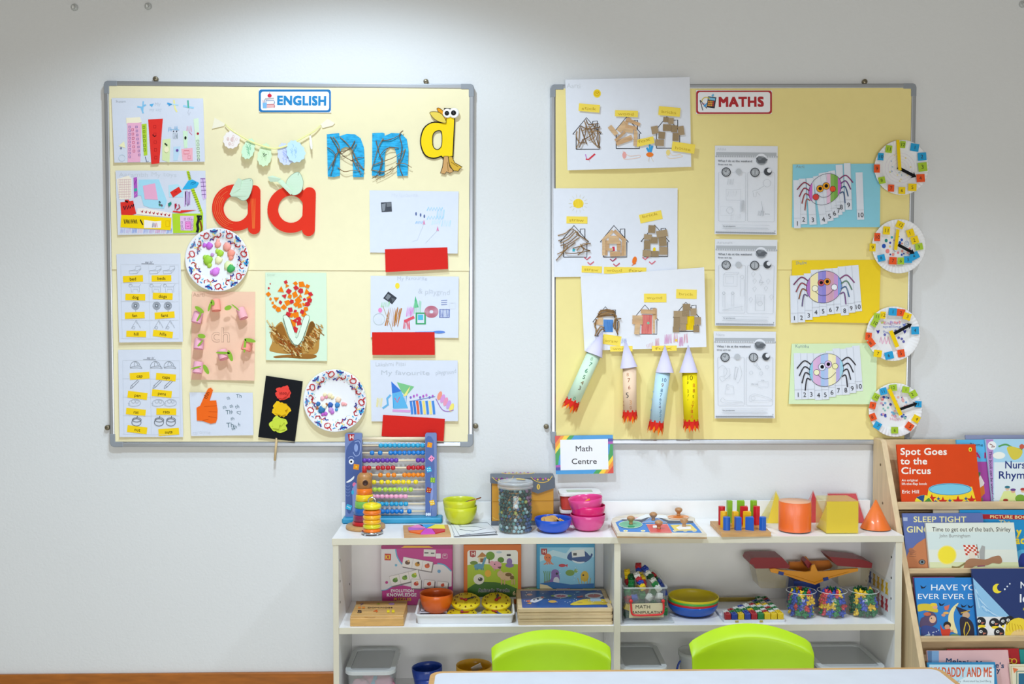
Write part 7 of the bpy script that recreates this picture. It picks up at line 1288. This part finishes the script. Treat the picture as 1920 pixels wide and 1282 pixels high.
for lid_, tub, w_ in (([(25, 205), (40, 172), (70, 166), (315, 165), (385, 245), (370, 262), (75, 262), (60, 228), (30, 220)], [(75, 262), (360, 262), (345, 425), (325, 436), (130, 436), (110, 420)], 0), ([(728, 158), (1020, 182), (1110, 215), (1105, 258), (980, 252), (800, 236), (760, 200)], [(805, 240), (1095, 255), (1075, 350), (1065, 425), (830, 420), (812, 400)], 1)):
    make('bucket', slab(MB(), tub, dd-.09, dd-.012, C8), mat('#c9b98a', .15, 'clear', opac=.30), t); make('bucket_lid', slab(MB(), lid_, dd-.094, dd-.008, C8), RDK, t)
m = MB(); b0 = ony(*C8(550, 400), dd-.02); make('stand', MB().prism([(b0.x-.052, -ZM-.001), (b0.x+.052, -ZM-.001), (b0.x+.040, -b0.z-.002), (b0.x-.044, -b0.z-.006)], lambda x, z: Vector((x, -.06, -z)), lambda x, z: Vector((x, -.115, -z))), BB, t)
make('stand_rib', MB().box((b0.x+.008, -.119, ZM+.03), (.05, .006, .05), .001), mat('#2850b4', .4), t)
# jars of counting bears
def bear(p):
    m = MB(); p = Vector(p)
    m.ball(p+Vector((0, 0, .008)), .0078, 10, 7, 1, .8, 1.05).ball(p+Vector((0, -.0006, .0188)), .0056, 10, 7, 1, .85, .95)
    for s_ in (-1, 1): m.ball(p+Vector((s_*.0044, 0, .0236)), .0022, 7, 5).ball(p+Vector((s_*.0076, -.003, .0115)), .0030, 7, 5, 1, 1.2, 1.3).ball(p+Vector((s_*.0052, -.0035, .0026)), .0040, 7, 5, 1, 1.3, .9)
    m.ball(p+Vector((0, -.0052, .0178)), .0020, 7, 5)
    return make('counting_bear', m, mat('#c8242c', .35), cat='toy bear', org=p+Vector((0, 0, .012)))
BEAR = None; KB = {'red': '#c8282e', 'blue': '#2348b0', 'yellow': '#ecc41c', 'green': '#0f7a3e', 'dark green': '#0a5a30', 'coral': '#d03a48'}
for k, (px_, nm, bias) in enumerate(((500, 'left', ['blue', 'green', 'red', 'yellow', 'blue', 'green']), (776, 'middle', ['blue', 'yellow', 'coral', 'green', 'coral', 'blue', 'yellow']), (1055, 'right', ['green', 'yellow', 'dark green', 'green', 'blue', 'yellow']))):
    dc = .205; cx = X(C8(px_, 0)[0], dc); r_ = .0475; h = .080; t = thing('bear_jar', '%s glass jar of counting bears in front of the balance' % {'left': 'leftmost', 'middle': 'middle', 'right': 'rightmost'}[nm], 'jar', (cx, -dc, ZM), 'jars of counting bears')
    make('glass', MB().lathe([(0, .0005), (r_*.86, .0005), (r_*.97, .005), (r_, .012), (r_, h*.72), (r_*.96, h*.80), (r_*.96, h*.97), (r_*.985, h*.985), (r_*.97, h)], (cx, -dc, ZM), 40), mat('#eef4f4', .05, 'clear', opac=.045), t)
    make('jar_rim', MB().tube([Vector((cx+r_*.965*math.cos(a), -dc+r_*.965*math.sin(a), ZM+h)) for a in [2*pi*i/40 for i in range(40)]], .0014, 8, True), mat('#eef4f4', .05, 'clear', opac=.35), t)  # rim highlight put into the material: more opaque than the jar glass
    for lv in range(4):
        for i in range(12):
            a = 2*pi*(i+.5*(lv % 2))/12+R.uniform(-.12, .12)
            if math.sin(a) > .55 and lv < 3: continue
            rr = r_*(.66 if lv < 3 else .50); c = R.choice(bias); p = (cx+rr*math.cos(a), -dc+rr*math.sin(a), ZM+.0185+lv*.0180+R.uniform(-.002, .002))
            lb = '%s counting bear in the %s jar, %s layer, %s side' % (c, nm, ('bottom', 'second', 'third', 'top')[lv], 'left' if math.cos(a) < -.35 else 'right' if math.cos(a) > .35 else 'front' if math.sin(a) < 0 else 'back')
            if BEAR is None: BEAR = bear((p[0], p[1], p[2]-.012)); o = BEAR
            else: o = dup(BEAR, p)
            o['label'] = lb; o['group'] = 'counting bears in the glass jars'; o.rotation_euler = (R.uniform(-.5, .5), R.uniform(-.9, .9), a+pi/2+R.uniform(-.5, .5)); smesh(o, mat(KB[c], .35)); o.scale = (1.08,)*3
# pattern card
xp = X(1684, .28)-.0075; t = thing('pattern_card', 'white bear pattern card leaning on the right side of the cabinet', 'card', (xp, -.16, ZM)); at = lambda px, py, off=0: onp(px, py, Vector((xp, 0, 0)), Vector((1, 0, 0)))+Vector((-off, 0, 0))
make('card', MB().box((xp+.0012, -.170, ZM+.062), (.0022, .200, .122), .0005), mat('#e2e4e6', .35), t)
for r_ in range(2):
    for i in range(5):
        y_ = -.095-.034*i; zc = ZM+.088-.052*r_; m = MB(); f0 = lambda o_: (lambda a, b: Vector((xp-o_, y_+a, zc+b)))
        for (a, b, q, q2) in ((0, 0, .009, .013), (0, .016, .007, .007), (-.006, .022, .003, .003), (.006, .022, .003, .003), (-.008, .003, .004, .004), (.008, .003, .004, .004), (-.006, -.012, .004, .004), (.006, -.012, .004, .004)): m.prism(ell(a, b, q, q2, 12), f0(-.0002), f0(.0004+.0001*len(m.v)/100))
        make('bear_print', m, mat(('#2a3a80', '#d0a41c', '#d8aa1c', '#d8b01c', '#dcb41c')[i] if r_ == 0 else ('#2a2a3a', '#a8242c', '#a8242c', '#b02a30', '#b83a40')[i], .4), t)
# ================================================================ bottom shelf
def lidbox(label, px0, px1, py_f, py_b, d0, d1, lidop, content, tubop=.18):
    xa, xb = X(px0, d0), X(px1, d0); zl = Z(py_f, d0); t = thing('storage_tub', label, 'container', ((xa+xb)/2, -(d0+d1)/2, ZB), 'lidded tubs on the bottom shelf')
    q = lambda i, r_: rrect(xa+i, d1+i, xb-i, d0-i, r_, 6); LM = mat('#d3d7d8', .25, 'clear', opac=lidop)
    make('tub', ring(q(.016, .02), ZB+.0004, q(.006, .024), zl-.010, q(.008, .022), zl-.010, q(.018, .018), ZB+.003), mat('#d8dcdc', .2, 'clear', opac=tubop), t)
    l = make('lid_rim', MB().prism([q(0, .030), q(.016, .020)], lambda x, y: Vector((x, -y, zl-.012)), lambda x, y: Vector((x, -y, zl))), mat('#d8dcdc', .25, 'clear', opac=min(.9, lidop+.25)), t); b = l.modifiers.new('bevel', 'BEVEL'); b.width = .003; b.segments = 2
    make('lid_panel', MB().prism(q(.0162, .019), lambda x, y: Vector((x, -y, zl-.006)), lambda x, y: Vector((x, -y, zl-.004))), LM, t)
    return t, (xa, xb, zl)
t, (xa, xb, zl) = lidbox('clear lidded tub of pink and blue cloth at the left of the bottom shelf', 642, 738, 1257, 1208, .268, .045, .45, None)
for k, (c, ox, oz) in enumerate((('#d88aa0', .0, .035), ('#6ab0d0', .03, .03), ('#d890a8', .05, .038), ('#e0a0b0', -.025, .03))):
    m = MB(); blob(m, ((xa+xb)/2+ox-.012, -.17-.01*k, ZB+.005+oz), .034, None, .8, .2, 14, 10); make('cloth_bundle', m, mat(c, .85, 'paper', .3, 60), label='%s cloth bundle inside the clear tub' % ('dusty pink', 'light blue', 'rose pink', 'pale pink')[k], cat='cloth', group='cloth in the clear tub')
lidbox('white lidded tub standing against the divider on the bottom shelf', 1166, 1256, 1256, 1200, .272, .040, .65, None)
lidbox('large white lidded tub at the right end of the bottom shelf', 1545, 1671, 1258, 1202, .275, .045, .72, None)
lidbox('lower lidded tub half hidden behind the right chair', 1478, 1542, 1271, 1219, .265, .06, .5, None)
BL2 = mat('#1a3f9c', .3, coat=.2); cx = X(801, .15)
bowl('plastic_bowl', 'dark blue bowl, the lower one on the bottom shelf', cx+.003, .15, ZB+.0004, .049, .060, .024, BL2, 'dark blue bowls'); bowl('plastic_bowl', 'dark blue bowl, the upper one on the bottom shelf', cx, .15, ZB+.022, .049, .066, .024, BL2, 'dark blue bowls', (-.05, 0, 1))
bowl('plastic_bowl', 'mustard yellow bowl on the bottom shelf behind the left chair', X(888, .15), .15, ZB+.0004, .058, .092, .026, mat('#d8a01c', .3, coat=.2))
make('picture_card', MB().box((X(893, .16), -.165, ZB+.088), (.034, .002, .026), .0004, rot=Euler((.5, -.4, .2)).to_matrix()), mat('#d0ccc8', .5, 'paper'), label='small white card sticking out of the mustard bowl', cat='card')
dc = .16; cx = X(1308, dc); t = thing('round_tub', 'round clear tub with blue handle beside the white lidded tub', 'container', (cx, -dc, ZB)); h = Z(1222, dc)-ZB
make('tub', MB().lathe([(0, .0005), (.046, .0005), (.054, h*.9), (.057, h*.9), (.057, h), (.053, h), (.053, h*.9), (.045, .003), (0, .003)], (cx, -dc, ZB), 32), mat('#dfe2e0', .2, 'clear', opac=.45), t)
make('handle', MB().tube([ony(*C7(x, y), dc+.01) for x, y in spline([(655, 1075), (630, 1090), (612, 1140), (612, 1180), (640, 1205), (665, 1210)], 4)], .0032, 8), mat('#23409a', .35), t)
make('contents', MB().lathe([(0, .004), (.043, .004), (.050, h*.6), (0, h*.6)], (cx, -dc, ZB), 28), mat('#b89a80', .7), t)
# ================================================================ chairs and table in front
def chair(label, pxl, pxr, pyt, pyc, d, g):
    x0, x1 = X(pxl, d), X(pxr, d); xc = (x0+x1)/2; hw = (x1-x0)/2; zc = Z(pyt, d); ze = Z(pyc, d); t = thing('child_chair', label, 'chair', (xc, -d-.14, 0), 'lime green chairs'); GM = mat('#b2d808', .42, 'plain'); SM = mat('#b4b8bc', .3, metal=.8)
    zb = .285; nu, nv = 28, 22; vs = []
    for j in range(nv+1):
        for i in range(nu+1):
            u = -1+2*i/nu; zt = ze+(zc-ze)*(1-abs(u)**2.1); e = min(1, abs(u)); k = .975+.025*min(1, j/nv*1.3)
            s_ = (j/nv); s_ = 1-(1-s_)**1.5; z = zb+(zt-zb)*s_; fall = max(0, 1-(zt-z)/.024)
            y = -d - .030*u*u + .036*fall**1.15 + .012*(z-zb)/(zc-zb)
            vs.append(Vector((xc+hw*u*k, y, z-.004*max(0, e-.93)/.07*(j/nv))))
    fs = [(j*(nu+1)+i, j*(nu+1)+i+1, (j+1)*(nu+1)+i+1, (j+1)*(nu+1)+i) for j in range(nv) for i in range(nu)]
    o = make('backrest', MB().add(vs, fs, None, True), GM, t); sm = o.modifiers.new('thick', 'SOLIDIFY'); sm.thickness = .007; sm.offset = 0; b = o.modifiers.new('bevel', 'BEVEL'); b.width = .002; b.segments = 2; b.limit_method = 'ANGLE'
    sq = rrect(xc-hw*.95, d-.004, xc+hw*.95, d+.30, .05, 6); o = make('seat', MB().prism(sq, lambda x, y: Vector((x, -y, .248)), lambda x, y: Vector((x, -y, .262))), GM, t); b = o.modifiers.new('bevel', 'BEVEL'); b.width = .004; b.segments = 2
    for s_ in (-1, 1):
        make('back_post', MB().tube([Vector((xc+s_*hw*.6, -d+.006, .256)), Vector((xc+s_*hw*.6, -d+.006, .30)), Vector((xc+s_*hw*.6, -d+.008, .36))], .009, 8), GM, t)
        for dd, o_ in ((d+.035, -.02), (d+.27, .03)): make('leg', MB().tube([Vector((xc+s_*hw*.78, -dd, .250)), Vector((xc+s_*(hw*.78+.02), -dd-o_, .004))], .010, 10), SM, t); 
chair('lime green chair in front of the left bay of the cabinet', 921.5, 1146, 1192.5, 1217, .65, 1)
chair('lime green chair in front of the right bay of the cabinet', 1297, 1527, 1183.5, 1212, .71, 1)
ZTA = .462; d0 = 1.0; xa, xb = X(806, d0), X(1768, d0); t = thing('classroom_table', 'white-topped table with wooden rim in front of the chairs', 'table', ((xa+xb)/2, -1.3, 0)); TW_ = mat('#c99a5c', .45, 'wood', .03, 60)
q = lambda i, r_: rrect(xa+i, d0+i, xb-i, d0+.6-i, r_, 6)
make('tabletop', MB().prism(q(.0125, .020), lambda x, y: Vector((x, -y, ZTA-.022)), lambda x, y: Vector((x, -y, ZTA+.0006))), mat('#cdd3dc', .35), t); make('wooden_rim', MB().prism([q(0, .03), q(.0124, .0202)], lambda x, y: Vector((x, -y, ZTA-.024)), lambda x, y: Vector((x, -y, ZTA))), TW_, t)
for sx in (xa+.06, xb-.06):
    for dd in (d0+.06, d0+.54): make('leg', MB().tube([Vector((sx, -dd, ZTA-.023)), Vector((sx, -dd, .002))], .017, 12), TW_, t)
# ================================================================ book rack
RW = mat('#dcc39a', .5, 'woodv', .03, 40); RH = mat('#d8bd92', .5, 'wood', .03, 40)
xs, xe = 1.288, 2.26; fl = lambda z: .086+.4816*(.886-z)
t = thing('book_rack', 'sloping light wooden book rack with tiers of picture books', 'bookcase', ((xs+xe)/2, -.25, 0)); RACK = t
prof = [(.015, 0), (.015, .880), (.020, .886), (.075, .886), (.088, .878), (fl(0), 0)]
for x in (xs, xe):
    o = make('side_panel', MB().prism(prof, lambda d, z: Vector((x, -d, z)), lambda d, z: Vector((x+.018, -d, z))), RW, t); b = o.modifiers.new('bevel', 'BEVEL'); b.width = .002; b.segments = 2
    if x == xs:
        for p_ in ((1651, 871), (1655, 943), (1715, 1255)): c = onp(*p_, Vector((xs, 0, 0)), Vector((1, 0, 0))); make('screw_hole', MB().lathe([(0, 0), (.0045, 0), (.0045, .0008), (.002, .0012), (0, .0004)], c, 12, (-1, 0, 0)), mat('#6a5538', .6), o)
TI = [(.697, .673), (.506, .491), (.3215, .3057), (.145, .128)]; SL = .25
xi0, xi1 = xs+.0185, xe-.0005
for k, (za, zb) in enumerate(TI):
    df = fl(za)-.002; make('lip', MB().box(((xi0+xi1)/2, -df+.006, (za+zb)/2), (xi1-xi0, .012, za-zb), .0015), RH, t)
    make('ledge', MB().box(((xi0+xi1)/2, -df+.012+.032, zb+.004), (xi1-xi0, .063, .008)), RH, t)
    top = (.882, .664, .484, .300)[k]; db = df-.076; q = [(db, zb), (db-.008, zb), (db-.008-SL*(top-zb), top), (db-SL*(top-zb), top)]
    make('back_board', MB().prism(q, lambda d, z: Vector((xi0, -d, z)), lambda d, z: Vector((xi1, -d, z))), RH, t)
NB = Vector((0, -1, SL)).normalized(); UB = Vector((0, SL, 1)).normalized()
def book(label, tier, layer, l, r_, top, col, th=.007, draw=None, fr=E1, group=None, cat='book'):
    za, zb = TI[tier]; df = fl(za)-.002; P = Vector((0, -(df-.0135-layer*.0135), zb+.0085))
    a = onp(l, top, P, NB); b = onp(r_, top, P, NB); h = (a-P).dot(UB); p0 = Vector((a.x, P.y, P.z)); w_ = b.x-a.x
    t = thing('picture_book', label, 'book', (a.x+w_/2, P.y, P.z), 'picture books on the rack')
    def blk(x0, x1, n0, n1, z1, m, nm, off=0):
        vs = [p0+Vector((x, 0, 0))+UB*z+NB*n for n in (n0, n1) for x, z in ((x0, off), (x1, off), (x1, z1), (x0, z1))]; make(nm, MB().add(vs, [(0, 1, 2, 3), (4, 5, 6, 7), (0, 1, 5, 4), (1, 2, 6, 5), (2, 3, 7, 6), (3, 0, 4, 7)]), m, t)
    cm = mat(col, .35); blk(0, w_, -.0012, 0, h, cm, 'front_cover'); blk(0, w_, -th, -th+.0012, h, cm, 'back_cover'); blk(.0, .0012, -th+.0012, -.0012, h, cm, 'spine'); blk(.0014, w_-.002, -th+.0013, -.0013, h-.002, mat('#e4dfd2', .7), 'page_block', .002)
    if draw:
        xlo, xhi = a.x+.0006, b.x-.0006
        def at(px, py, off=0):
            v = onp(px, py, P, NB); v.x = min(xhi, max(xlo, v.x)); z = (v-P).dot(UB)
            if z < .001: v = v+UB*(.001-z)
            if z > h-.0005: v = v-UB*(z-h+.0005)
            return v+NB*off
        I = Ink(at, fr, base=.0002, step=.00002); draw(I); I.build('cover_print', t, INKG)
    return t
W_ = '#f2ece2'
def star(I, x, y, r_, c): I.p([(x+(r_ if i % 2 == 0 else r_*.42)*math.sin(pi*i/5), y-(r_ if i % 2 == 0 else r_*.42)*math.cos(pi*i/5)) for i in range(10)], c)
def c_spot(I):
    for k, (s_, w_) in enumerate((('Spot Goes', 452), ('to the', 258), ('Circus', 292))): I.t(s_, 245+3*k, 268+92*k, 62, W_, .02, w=w_)
    I.t('An original', 258, 524, 22, W_, .012, w=158); I.t('lift-the-flap book', 258, 558, 22, W_, .012, w=244); I.t('Eric Hill', 260, 640, 32, W_, .012, w=168); I.c(918, 218, 16, '#e8d83a', 22); I.c(918, 220, 6, '#2a2a20', 11)
    I.p([(518, 590), (935, 575), (985, 752), (490, 752)], '#f0d22c')
    for x, y, r_, c in ((548, 690, 46, '#c8281e'), (612, 690, 22, '#2a5a8a'), (655, 745, 50, '#c8281e'), (722, 710, 24, '#2a5a8a'), (800, 735, 60, '#c8281e'), (876, 690, 22, '#2a5a8a'), (930, 705, 50, '#c8281e'), (585, 748, 20, '#2a5a8a'), (885, 745, 18, '#2a5a8a')): star(I, x, min(y, 718), r_, c)
    I.c(725, 600, 210, '#7ac4dc', 58); I.ring(725, 602, 200, 5, '#3a7a9a', 54); I.c(468, 725, 84, '#e8d83a', 70); I.p([(468, 725), (400, 680), (440, 660), (480, 656)], '#1f4a84'); I.p([(468, 725), (520, 680), (548, 720), (545, 750), (480, 752)], '#4a8a3a'); I.p([(468, 725), (388, 720), (392, 750)], '#1f4a84')
book('orange picture book with white lettering and a starry circus drum', 0, 0, 1681, 1829, 833, '#d8430e', .007, c_spot)
def c_nurs(I):
    I.r(1070, 122, 1500, 340, '#a8d4ea'); I.r(1150, 340, 1500, 760, '#dfe9ec'); I.r(1068, 120, 1140, 752, '#b48ac4'); I.c(1128, 180, 42, '#eef0ee'); I.s([(1105, 165), (1140, 180), (1120, 195), (1155, 190)], 8, '#7a3a34')
    I.t('This book can be wiped clean.', 1098, 232, 26, '#2a2a4a', .006, rot=87, w=525, slant=.2); I.c(1195, 275, 60, '#eef0e6', 34); I.curve([(1190, 190), (1260, 170), (1330, 200), (1420, 220)], 16, '#5aa05a'); I.p(spline([(1270, 205), (1330, 190), (1420, 230), (1390, 300), (1320, 310)], 4, True), '#d8c84a'); I.c(1415, 190, 24, '#c8604a')
    I.t('Nursery', 1248, 400, 70, '#23347a', .01, w=330); I.t('Rhymes', 1186, 498, 70, '#23347a', .01, w=360); I.p([(1180, 752), (1240, 620), (1340, 610), (1400, 752)], '#dde69a'); I.c(1400, 690, 50, '#7aa83a', 40); I.c(1400, 745, 60, '#e8c83a', 22)
    for x, y, c, c2 in ((1275, 580, '#3a7a8a', '#e8c0a0'), (1330, 605, '#6a4a8a', '#e0b090'), (1425, 600, '#b83a3a', '#e8c0a0'), (1258, 705, '#a83a2a', '#e8c8a0')): I.c(x, y+16, 20, c2, 16); I.c(x, y, 26, c, 13)
    I.p([(1215, 752), (1240, 728), (1290, 730), (1300, 752)], '#3a5a8a')
book('nursery rhymes picture book with purple spine strip', 0, 1, 1848, 1996, 823, '#b8dcea', .008, c_nurs)
def c_rhy(I):
    I.r(785, 335, 1500, 760, '#a8489c'); I.t('Rhyme', 912, 182, 28, '#2a4a5a', .008, w=130, rot=3); I.t('A MO', 950, 300, 52, '#b8286a', .03, w=260); I.p([(975, 470), (1020, 470), (1055, 540), (1030, 600), (985, 560)], '#eae6e0'); I.p([(990, 600), (1050, 560), (1060, 640), (1010, 690)], '#e07a2a'); I.p([(975, 430), (1020, 440), (1000, 500)], '#3a7a4a'); I.p([(1000, 690), (1040, 680), (1035, 752), (1000, 752)], '#6a8a3a')
book('blue and purple rhyme book half hidden behind the orange book', 0, 2, 1793, 1905, 824, '#5ab4e0', .007, c_rhy)
book('grey-lilac book at the very back of the top tier', 0, 3, 1810, 1990, 815.5, '#8c92b0', .006)
def c_shir(I):
    I.r(490, 920, 1400, 1500, '#dfe4d8'); I.r(495, 1010, 1380, 1180, '#d2e0dc'); I.p([(495, 1300), (1400, 1300), (1400, 1420), (495, 1420)], '#d6dcae'); I.t('Time to get out of the bath, Shirley', 552, 1005, 40, '#3a3a3a', .004, w=755); I.t('John Burningham', 622, 1062, 32, '#8a8a86', .0, w=298)
    I.c(695, 1232, 92, '#efe07a'); I.c(695, 1232, 82, '#f2de3a')
    for a in range(6):
        for b in range(5): I.p([(850+22*a+5*b, 1135+20*b), (872+22*a+5*b, 1135+20*b), (877+22*a+5*b, 1155+20*b), (855+22*a+5*b, 1155+20*b)], ('#c8442e', '#f0e6da')[(a+b) % 2])
    I.s([(980, 1130), (995, 1260)], 6, '#7a6a5a'); I.p([(1005, 1200), (1030, 1140), (1060, 1150), (1055, 1280), (1010, 1290)], '#a8a8a4'); I.p([(990, 1290), (1060, 1280), (1060, 1340), (985, 1345)], '#8a3a6a'); I.c(935, 1240, 30, '#e6d8c4', 40)
    I.p(spline([(855, 1380), (870, 1300), (930, 1265), (1060, 1275), (1130, 1250), (1200, 1240), (1225, 1290), (1200, 1315), (1130, 1310), (1080, 1330), (960, 1340), (900, 1390)], 4, True), '#a87a5a'); I.curve([(870, 1310), (800, 1350), (740, 1345)], 16, '#8a7a4a')
book('cream picture book with yellow sun and red checked flag', 1, 0, 1735.5, 1901, 980, '#dcdccc', .009, c_shir)
def c_sleep(I):
    I.t('SLEEP TIGHT', 370, 915, 52, '#e8dfa0', .016, w=512); I.t('GINGER', 305, 1015, 58, '#e8dfa0', .016, w=330); I.r(272, 870, 315, 905, '#aab4cc'); I.p(spline([(300, 1420), (310, 1240), (370, 1160), (440, 1100), (520, 1090), (520, 1420)], 4, True), '#c07a50'); I.p(spline([(325, 1180), (355, 1165), (385, 1200), (350, 1230)], 3, True), '#a86a4a'); [I.curve([(330, 1200+16*k), (370, 1190+18*k), (400, 1200+16*k)], 4, '#8a5a44') for k in range(4)]; I.c(455, 1300, 34, '#6a4a3a', 26); I.c(455, 1300, 24, '#7a8a90', 20); I.c(456, 1300, 12, '#20242a'); I.c(440, 1400, 40, '#b8b0a8', 22)
book('blue-violet book with cream lettering and a ginger cat face', 1, 1, 1692, 1842, 962, '#5d6ea6', .007, c_sleep)
def c_pic(I): I.p([(1026, 840), (1500, 848), (1500, 892), (1026, 886)], '#a8202a'); I.t('PICTURE BOOK', 1106, 878, 28, '#f0dc9a', .02, w=400, rot=.8); I.t('The', 1195, 935, 36, '#e8d89a', .02, w=110); I.t('y', 1362, 1040, 72, '#f0d83a', .03); I.t('ad', 1350, 1125, 72, '#f0d83a', .03); I.c(1420, 1240, 70, '#5ab0d8', 60); I.p(spline([(1380, 1290), (1410, 1220), (1470, 1230), (1500, 1330), (1390, 1340)], 4, True), '#2a3a8a')
book('bright blue picture book with red title band on the second tier', 1, 2, 1800, 1996, 956, '#1f8cc4', .008, c_pic)
book('beige book peeping up at the back of the second tier', 1, 3, 1749, 1880, 950, '#c9bca4', .006)
def c_have(I):
    I.t('HAVE YOU', 530, 388, 54, '#e6ecf2', .008, w=520); I.t('EVER EVER EVER', 405, 472, 50, '#e6ecf2', .008, w=690)
    for x, y in ((465, 360), (640, 525), (850, 540), (915, 545)): I.p([(x-30, y-20), (x, y), (x+30, y-18), (x+10, y+8), (x-20, y+12)], '#1a2236')
    I.p(spline([(800, 508), (735, 560), (700, 650), (720, 760), (790, 800), (760, 700), (755, 600)], 4, True), '#ecdfa4'); I.p(spline([(410, 530), (480, 515), (560, 530), (600, 570), (590, 600), (480, 580), (415, 590)], 4, True), '#d8c03a'); I.c(575, 545, 24, '#e0a888', 22); I.c(560, 525, 34, '#e8c83a', 16); I.p([(660, 545), (715, 525), (700, 575), (670, 580)], '#d8705a'); I.c(680, 605, 28, '#e0b060', 12); I.c(655, 625, 20, '#d89a7a', 14)
    I.p(spline([(470, 640), (520, 590), (580, 620), (590, 700), (520, 740), (430, 740), (440, 660)], 4, True), '#5a4a6a'); I.c(552, 665, 32, '#e2b494', 36); I.c(540, 655, 6, '#2a2a2a'); I.p(spline([(440, 740), (540, 730), (620, 780), (620, 885), (470, 885)], 4, True), '#3a4a8a'); I.p([(470, 820), (520, 800), (540, 885), (475, 885)], '#8ab0d0'); [I.c(R.uniform(480, 610), R.uniform(760, 870), 6, '#c8d0e0', n=6) for _ in range(24)]; I.c(500, 615, 36, '#c86a4a', 18)
    I.c(690, 720, 36, '#2a2420', 34); I.c(690, 738, 26, '#d89a78', 24); I.p(spline([(625, 715), (650, 760), (720, 760), (700, 830), (640, 820)], 4, True), '#d0402a'); I.p([(720, 770), (750, 765), (748, 785), (720, 785)], '#d89a78')
    I.p([(770, 540), (905, 590), (815, 625)], '#2a2f4a'); I.c(870, 625, 36, '#c8a888', 32); I.p(spline([(815, 650), (880, 650), (940, 720), (940, 880), (840, 870), (815, 760)], 4, True), '#2f2a3a'); I.curve([(870, 690), (850, 770), (860, 830)], 10, '#d8b83a'); I.curve([(880, 690), (905, 750), (870, 820)], 8, '#d8b83a'); I.s([(820, 605), (905, 580)], 10, '#c8a03a'); I.r(460, 868, 960, 895, '#2a3060'); I.c(760, 830, 50, '#7a9a6a', 26)
book('blue picture book titled Have You Ever Ever Ever', 2, 1, 1714.7, 1836, 1083, '#2a80c8', .007, c_have, E2)
def c_night(I):
    I.p([(928, 270), (1290, 640), (1240, 700), (960, 640)], '#8fc0e2'); [I.s([(935+14*k, 300+40*k), (1000+34*k, 560+16*k)], 9, ('#b8d8ee', '#7ab0da')[k % 2]) for k in range(8)]; I.p([(960, 640), (1260, 640), (1500, 700), (1500, 900), (980, 900)], '#e4e4e2')
    I.c(1170, 372, 46, '#ecd83a', 46); I.c(1200, 362, 34, '#25386c', 36); [I.c(1240+24*k, 378-26*k, 9-k, '#dce4ec') for k in range(3)]; I.t('N', 1384, 368, 60, '#e8ecf0', .01); I.t('Ic', 1376, 502, 76, '#e8ecf0', .02); I.t('H', 1412, 580, 24, '#d8d83a', .02)
    for x, y in ((1010, 690), (1140, 700), (1235, 690), (1285, 680), (1025, 790), (1185, 790)): I.c(x, y+55, 52, '#eceae6', 50); I.c(x, y, 50, '#24262c', 48); I.c(x-14, y-8, 16, '#e8e8e4', 14); I.c(x-12, y-8, 6, '#20242a'); I.p([(x+5, y), (x+40, y+5), (x+8, y+24)], '#b8705a'); I.c(x+10, y+42, 38, '#ecd02c', 14)
    I.c(1370, 790, 130, '#ecd03a', 140); I.c(1385, 850, 100, '#e8c884', 90); [I.curve([(1260+24*k, 690+6*k), (1250+30*k, 740), (1262+28*k, 780)], 6, '#c8a01c') for k in range(6)]; I.c(1420, 880, 8, '#3a2a20')
book('dark blue night-time picture book with moon and penguins', 2, 0, 1822, 1990, 1066, '#25386c', .008, c_night, E2)
book('purple book just showing behind the blue book on the third tier', 2, 2, 1712, 1790, 1081.5, '#a04a78', .006)
def c_dad(I):
    I.r(520, 1096, 1135, 1300, '#b8dcec'); I.p([(700, 1300), (900, 1200), (1140, 1130), (1140, 1300)], '#dcecf2'); I.t('MY DADDY AND ME', 532, 1212, 88, '#d05a30', .014, w=585, rot=0); I.t('R. Skinnsky  illustrated by Joel Berg', 690, 1262, 18, '#6a7a84', w=420); star(I, 758, 1284, 20, '#2a5a9a')
book('light blue picture book titled My Daddy and Me, front of the lowest tier', 3, 0, 1739, 1866, 1242, '#2f86b8', .007, c_dad, E2)
def c_mel(I): I.r(500, 965, 612, 1300, '#7aa4cc'); I.r(500, 965, 545, 1300, '#5a7aa0'); I.t('Melanie Mouse’s' if False else "Melanie Mouse's", 672, 1080, 46, '#2a4468', .02, w=565, rot=5); I.t('My', 1110, 1170, 46, '#2a4468', .02)
book('pink picture book with blue lettering and blue spine, behind the lowest front book', 3, 2, 1738, 1890, 1219.5, '#dcb4b4', .008, c_mel, E2)
book('dark red book with a yellow letter on the lowest tier', 3, 3, 1776, 1910, 1216.5, '#a81f26', .006, lambda I: (I.ring(1330, 1065, 24, 8, '#e0c02c'), I.ring(1290, 1060, 20, 8, '#e0c02c')), E2)
def c_cre(I): I.frame(1300, 1112, 1500, 1400, 8, '#b8a060'); I.frame(1355, 1160, 1560, 1400, 12, '#6a8a7a'); I.p([(1315, 1125), (1370, 1140), (1330, 1180)], '#e0784a'); I.r(1372, 1180, 1500, 1300, '#2a6a8a')
book('cream bordered book at the right of the lowest tier', 3, 1, 1893, 2000, 1245, '#e4dcc0', .007, c_cre, E2)
book('teal green book at the right back of the lowest tier', 3, 3, 1911, 2010, 1217.5, '#1f8a84', .006)
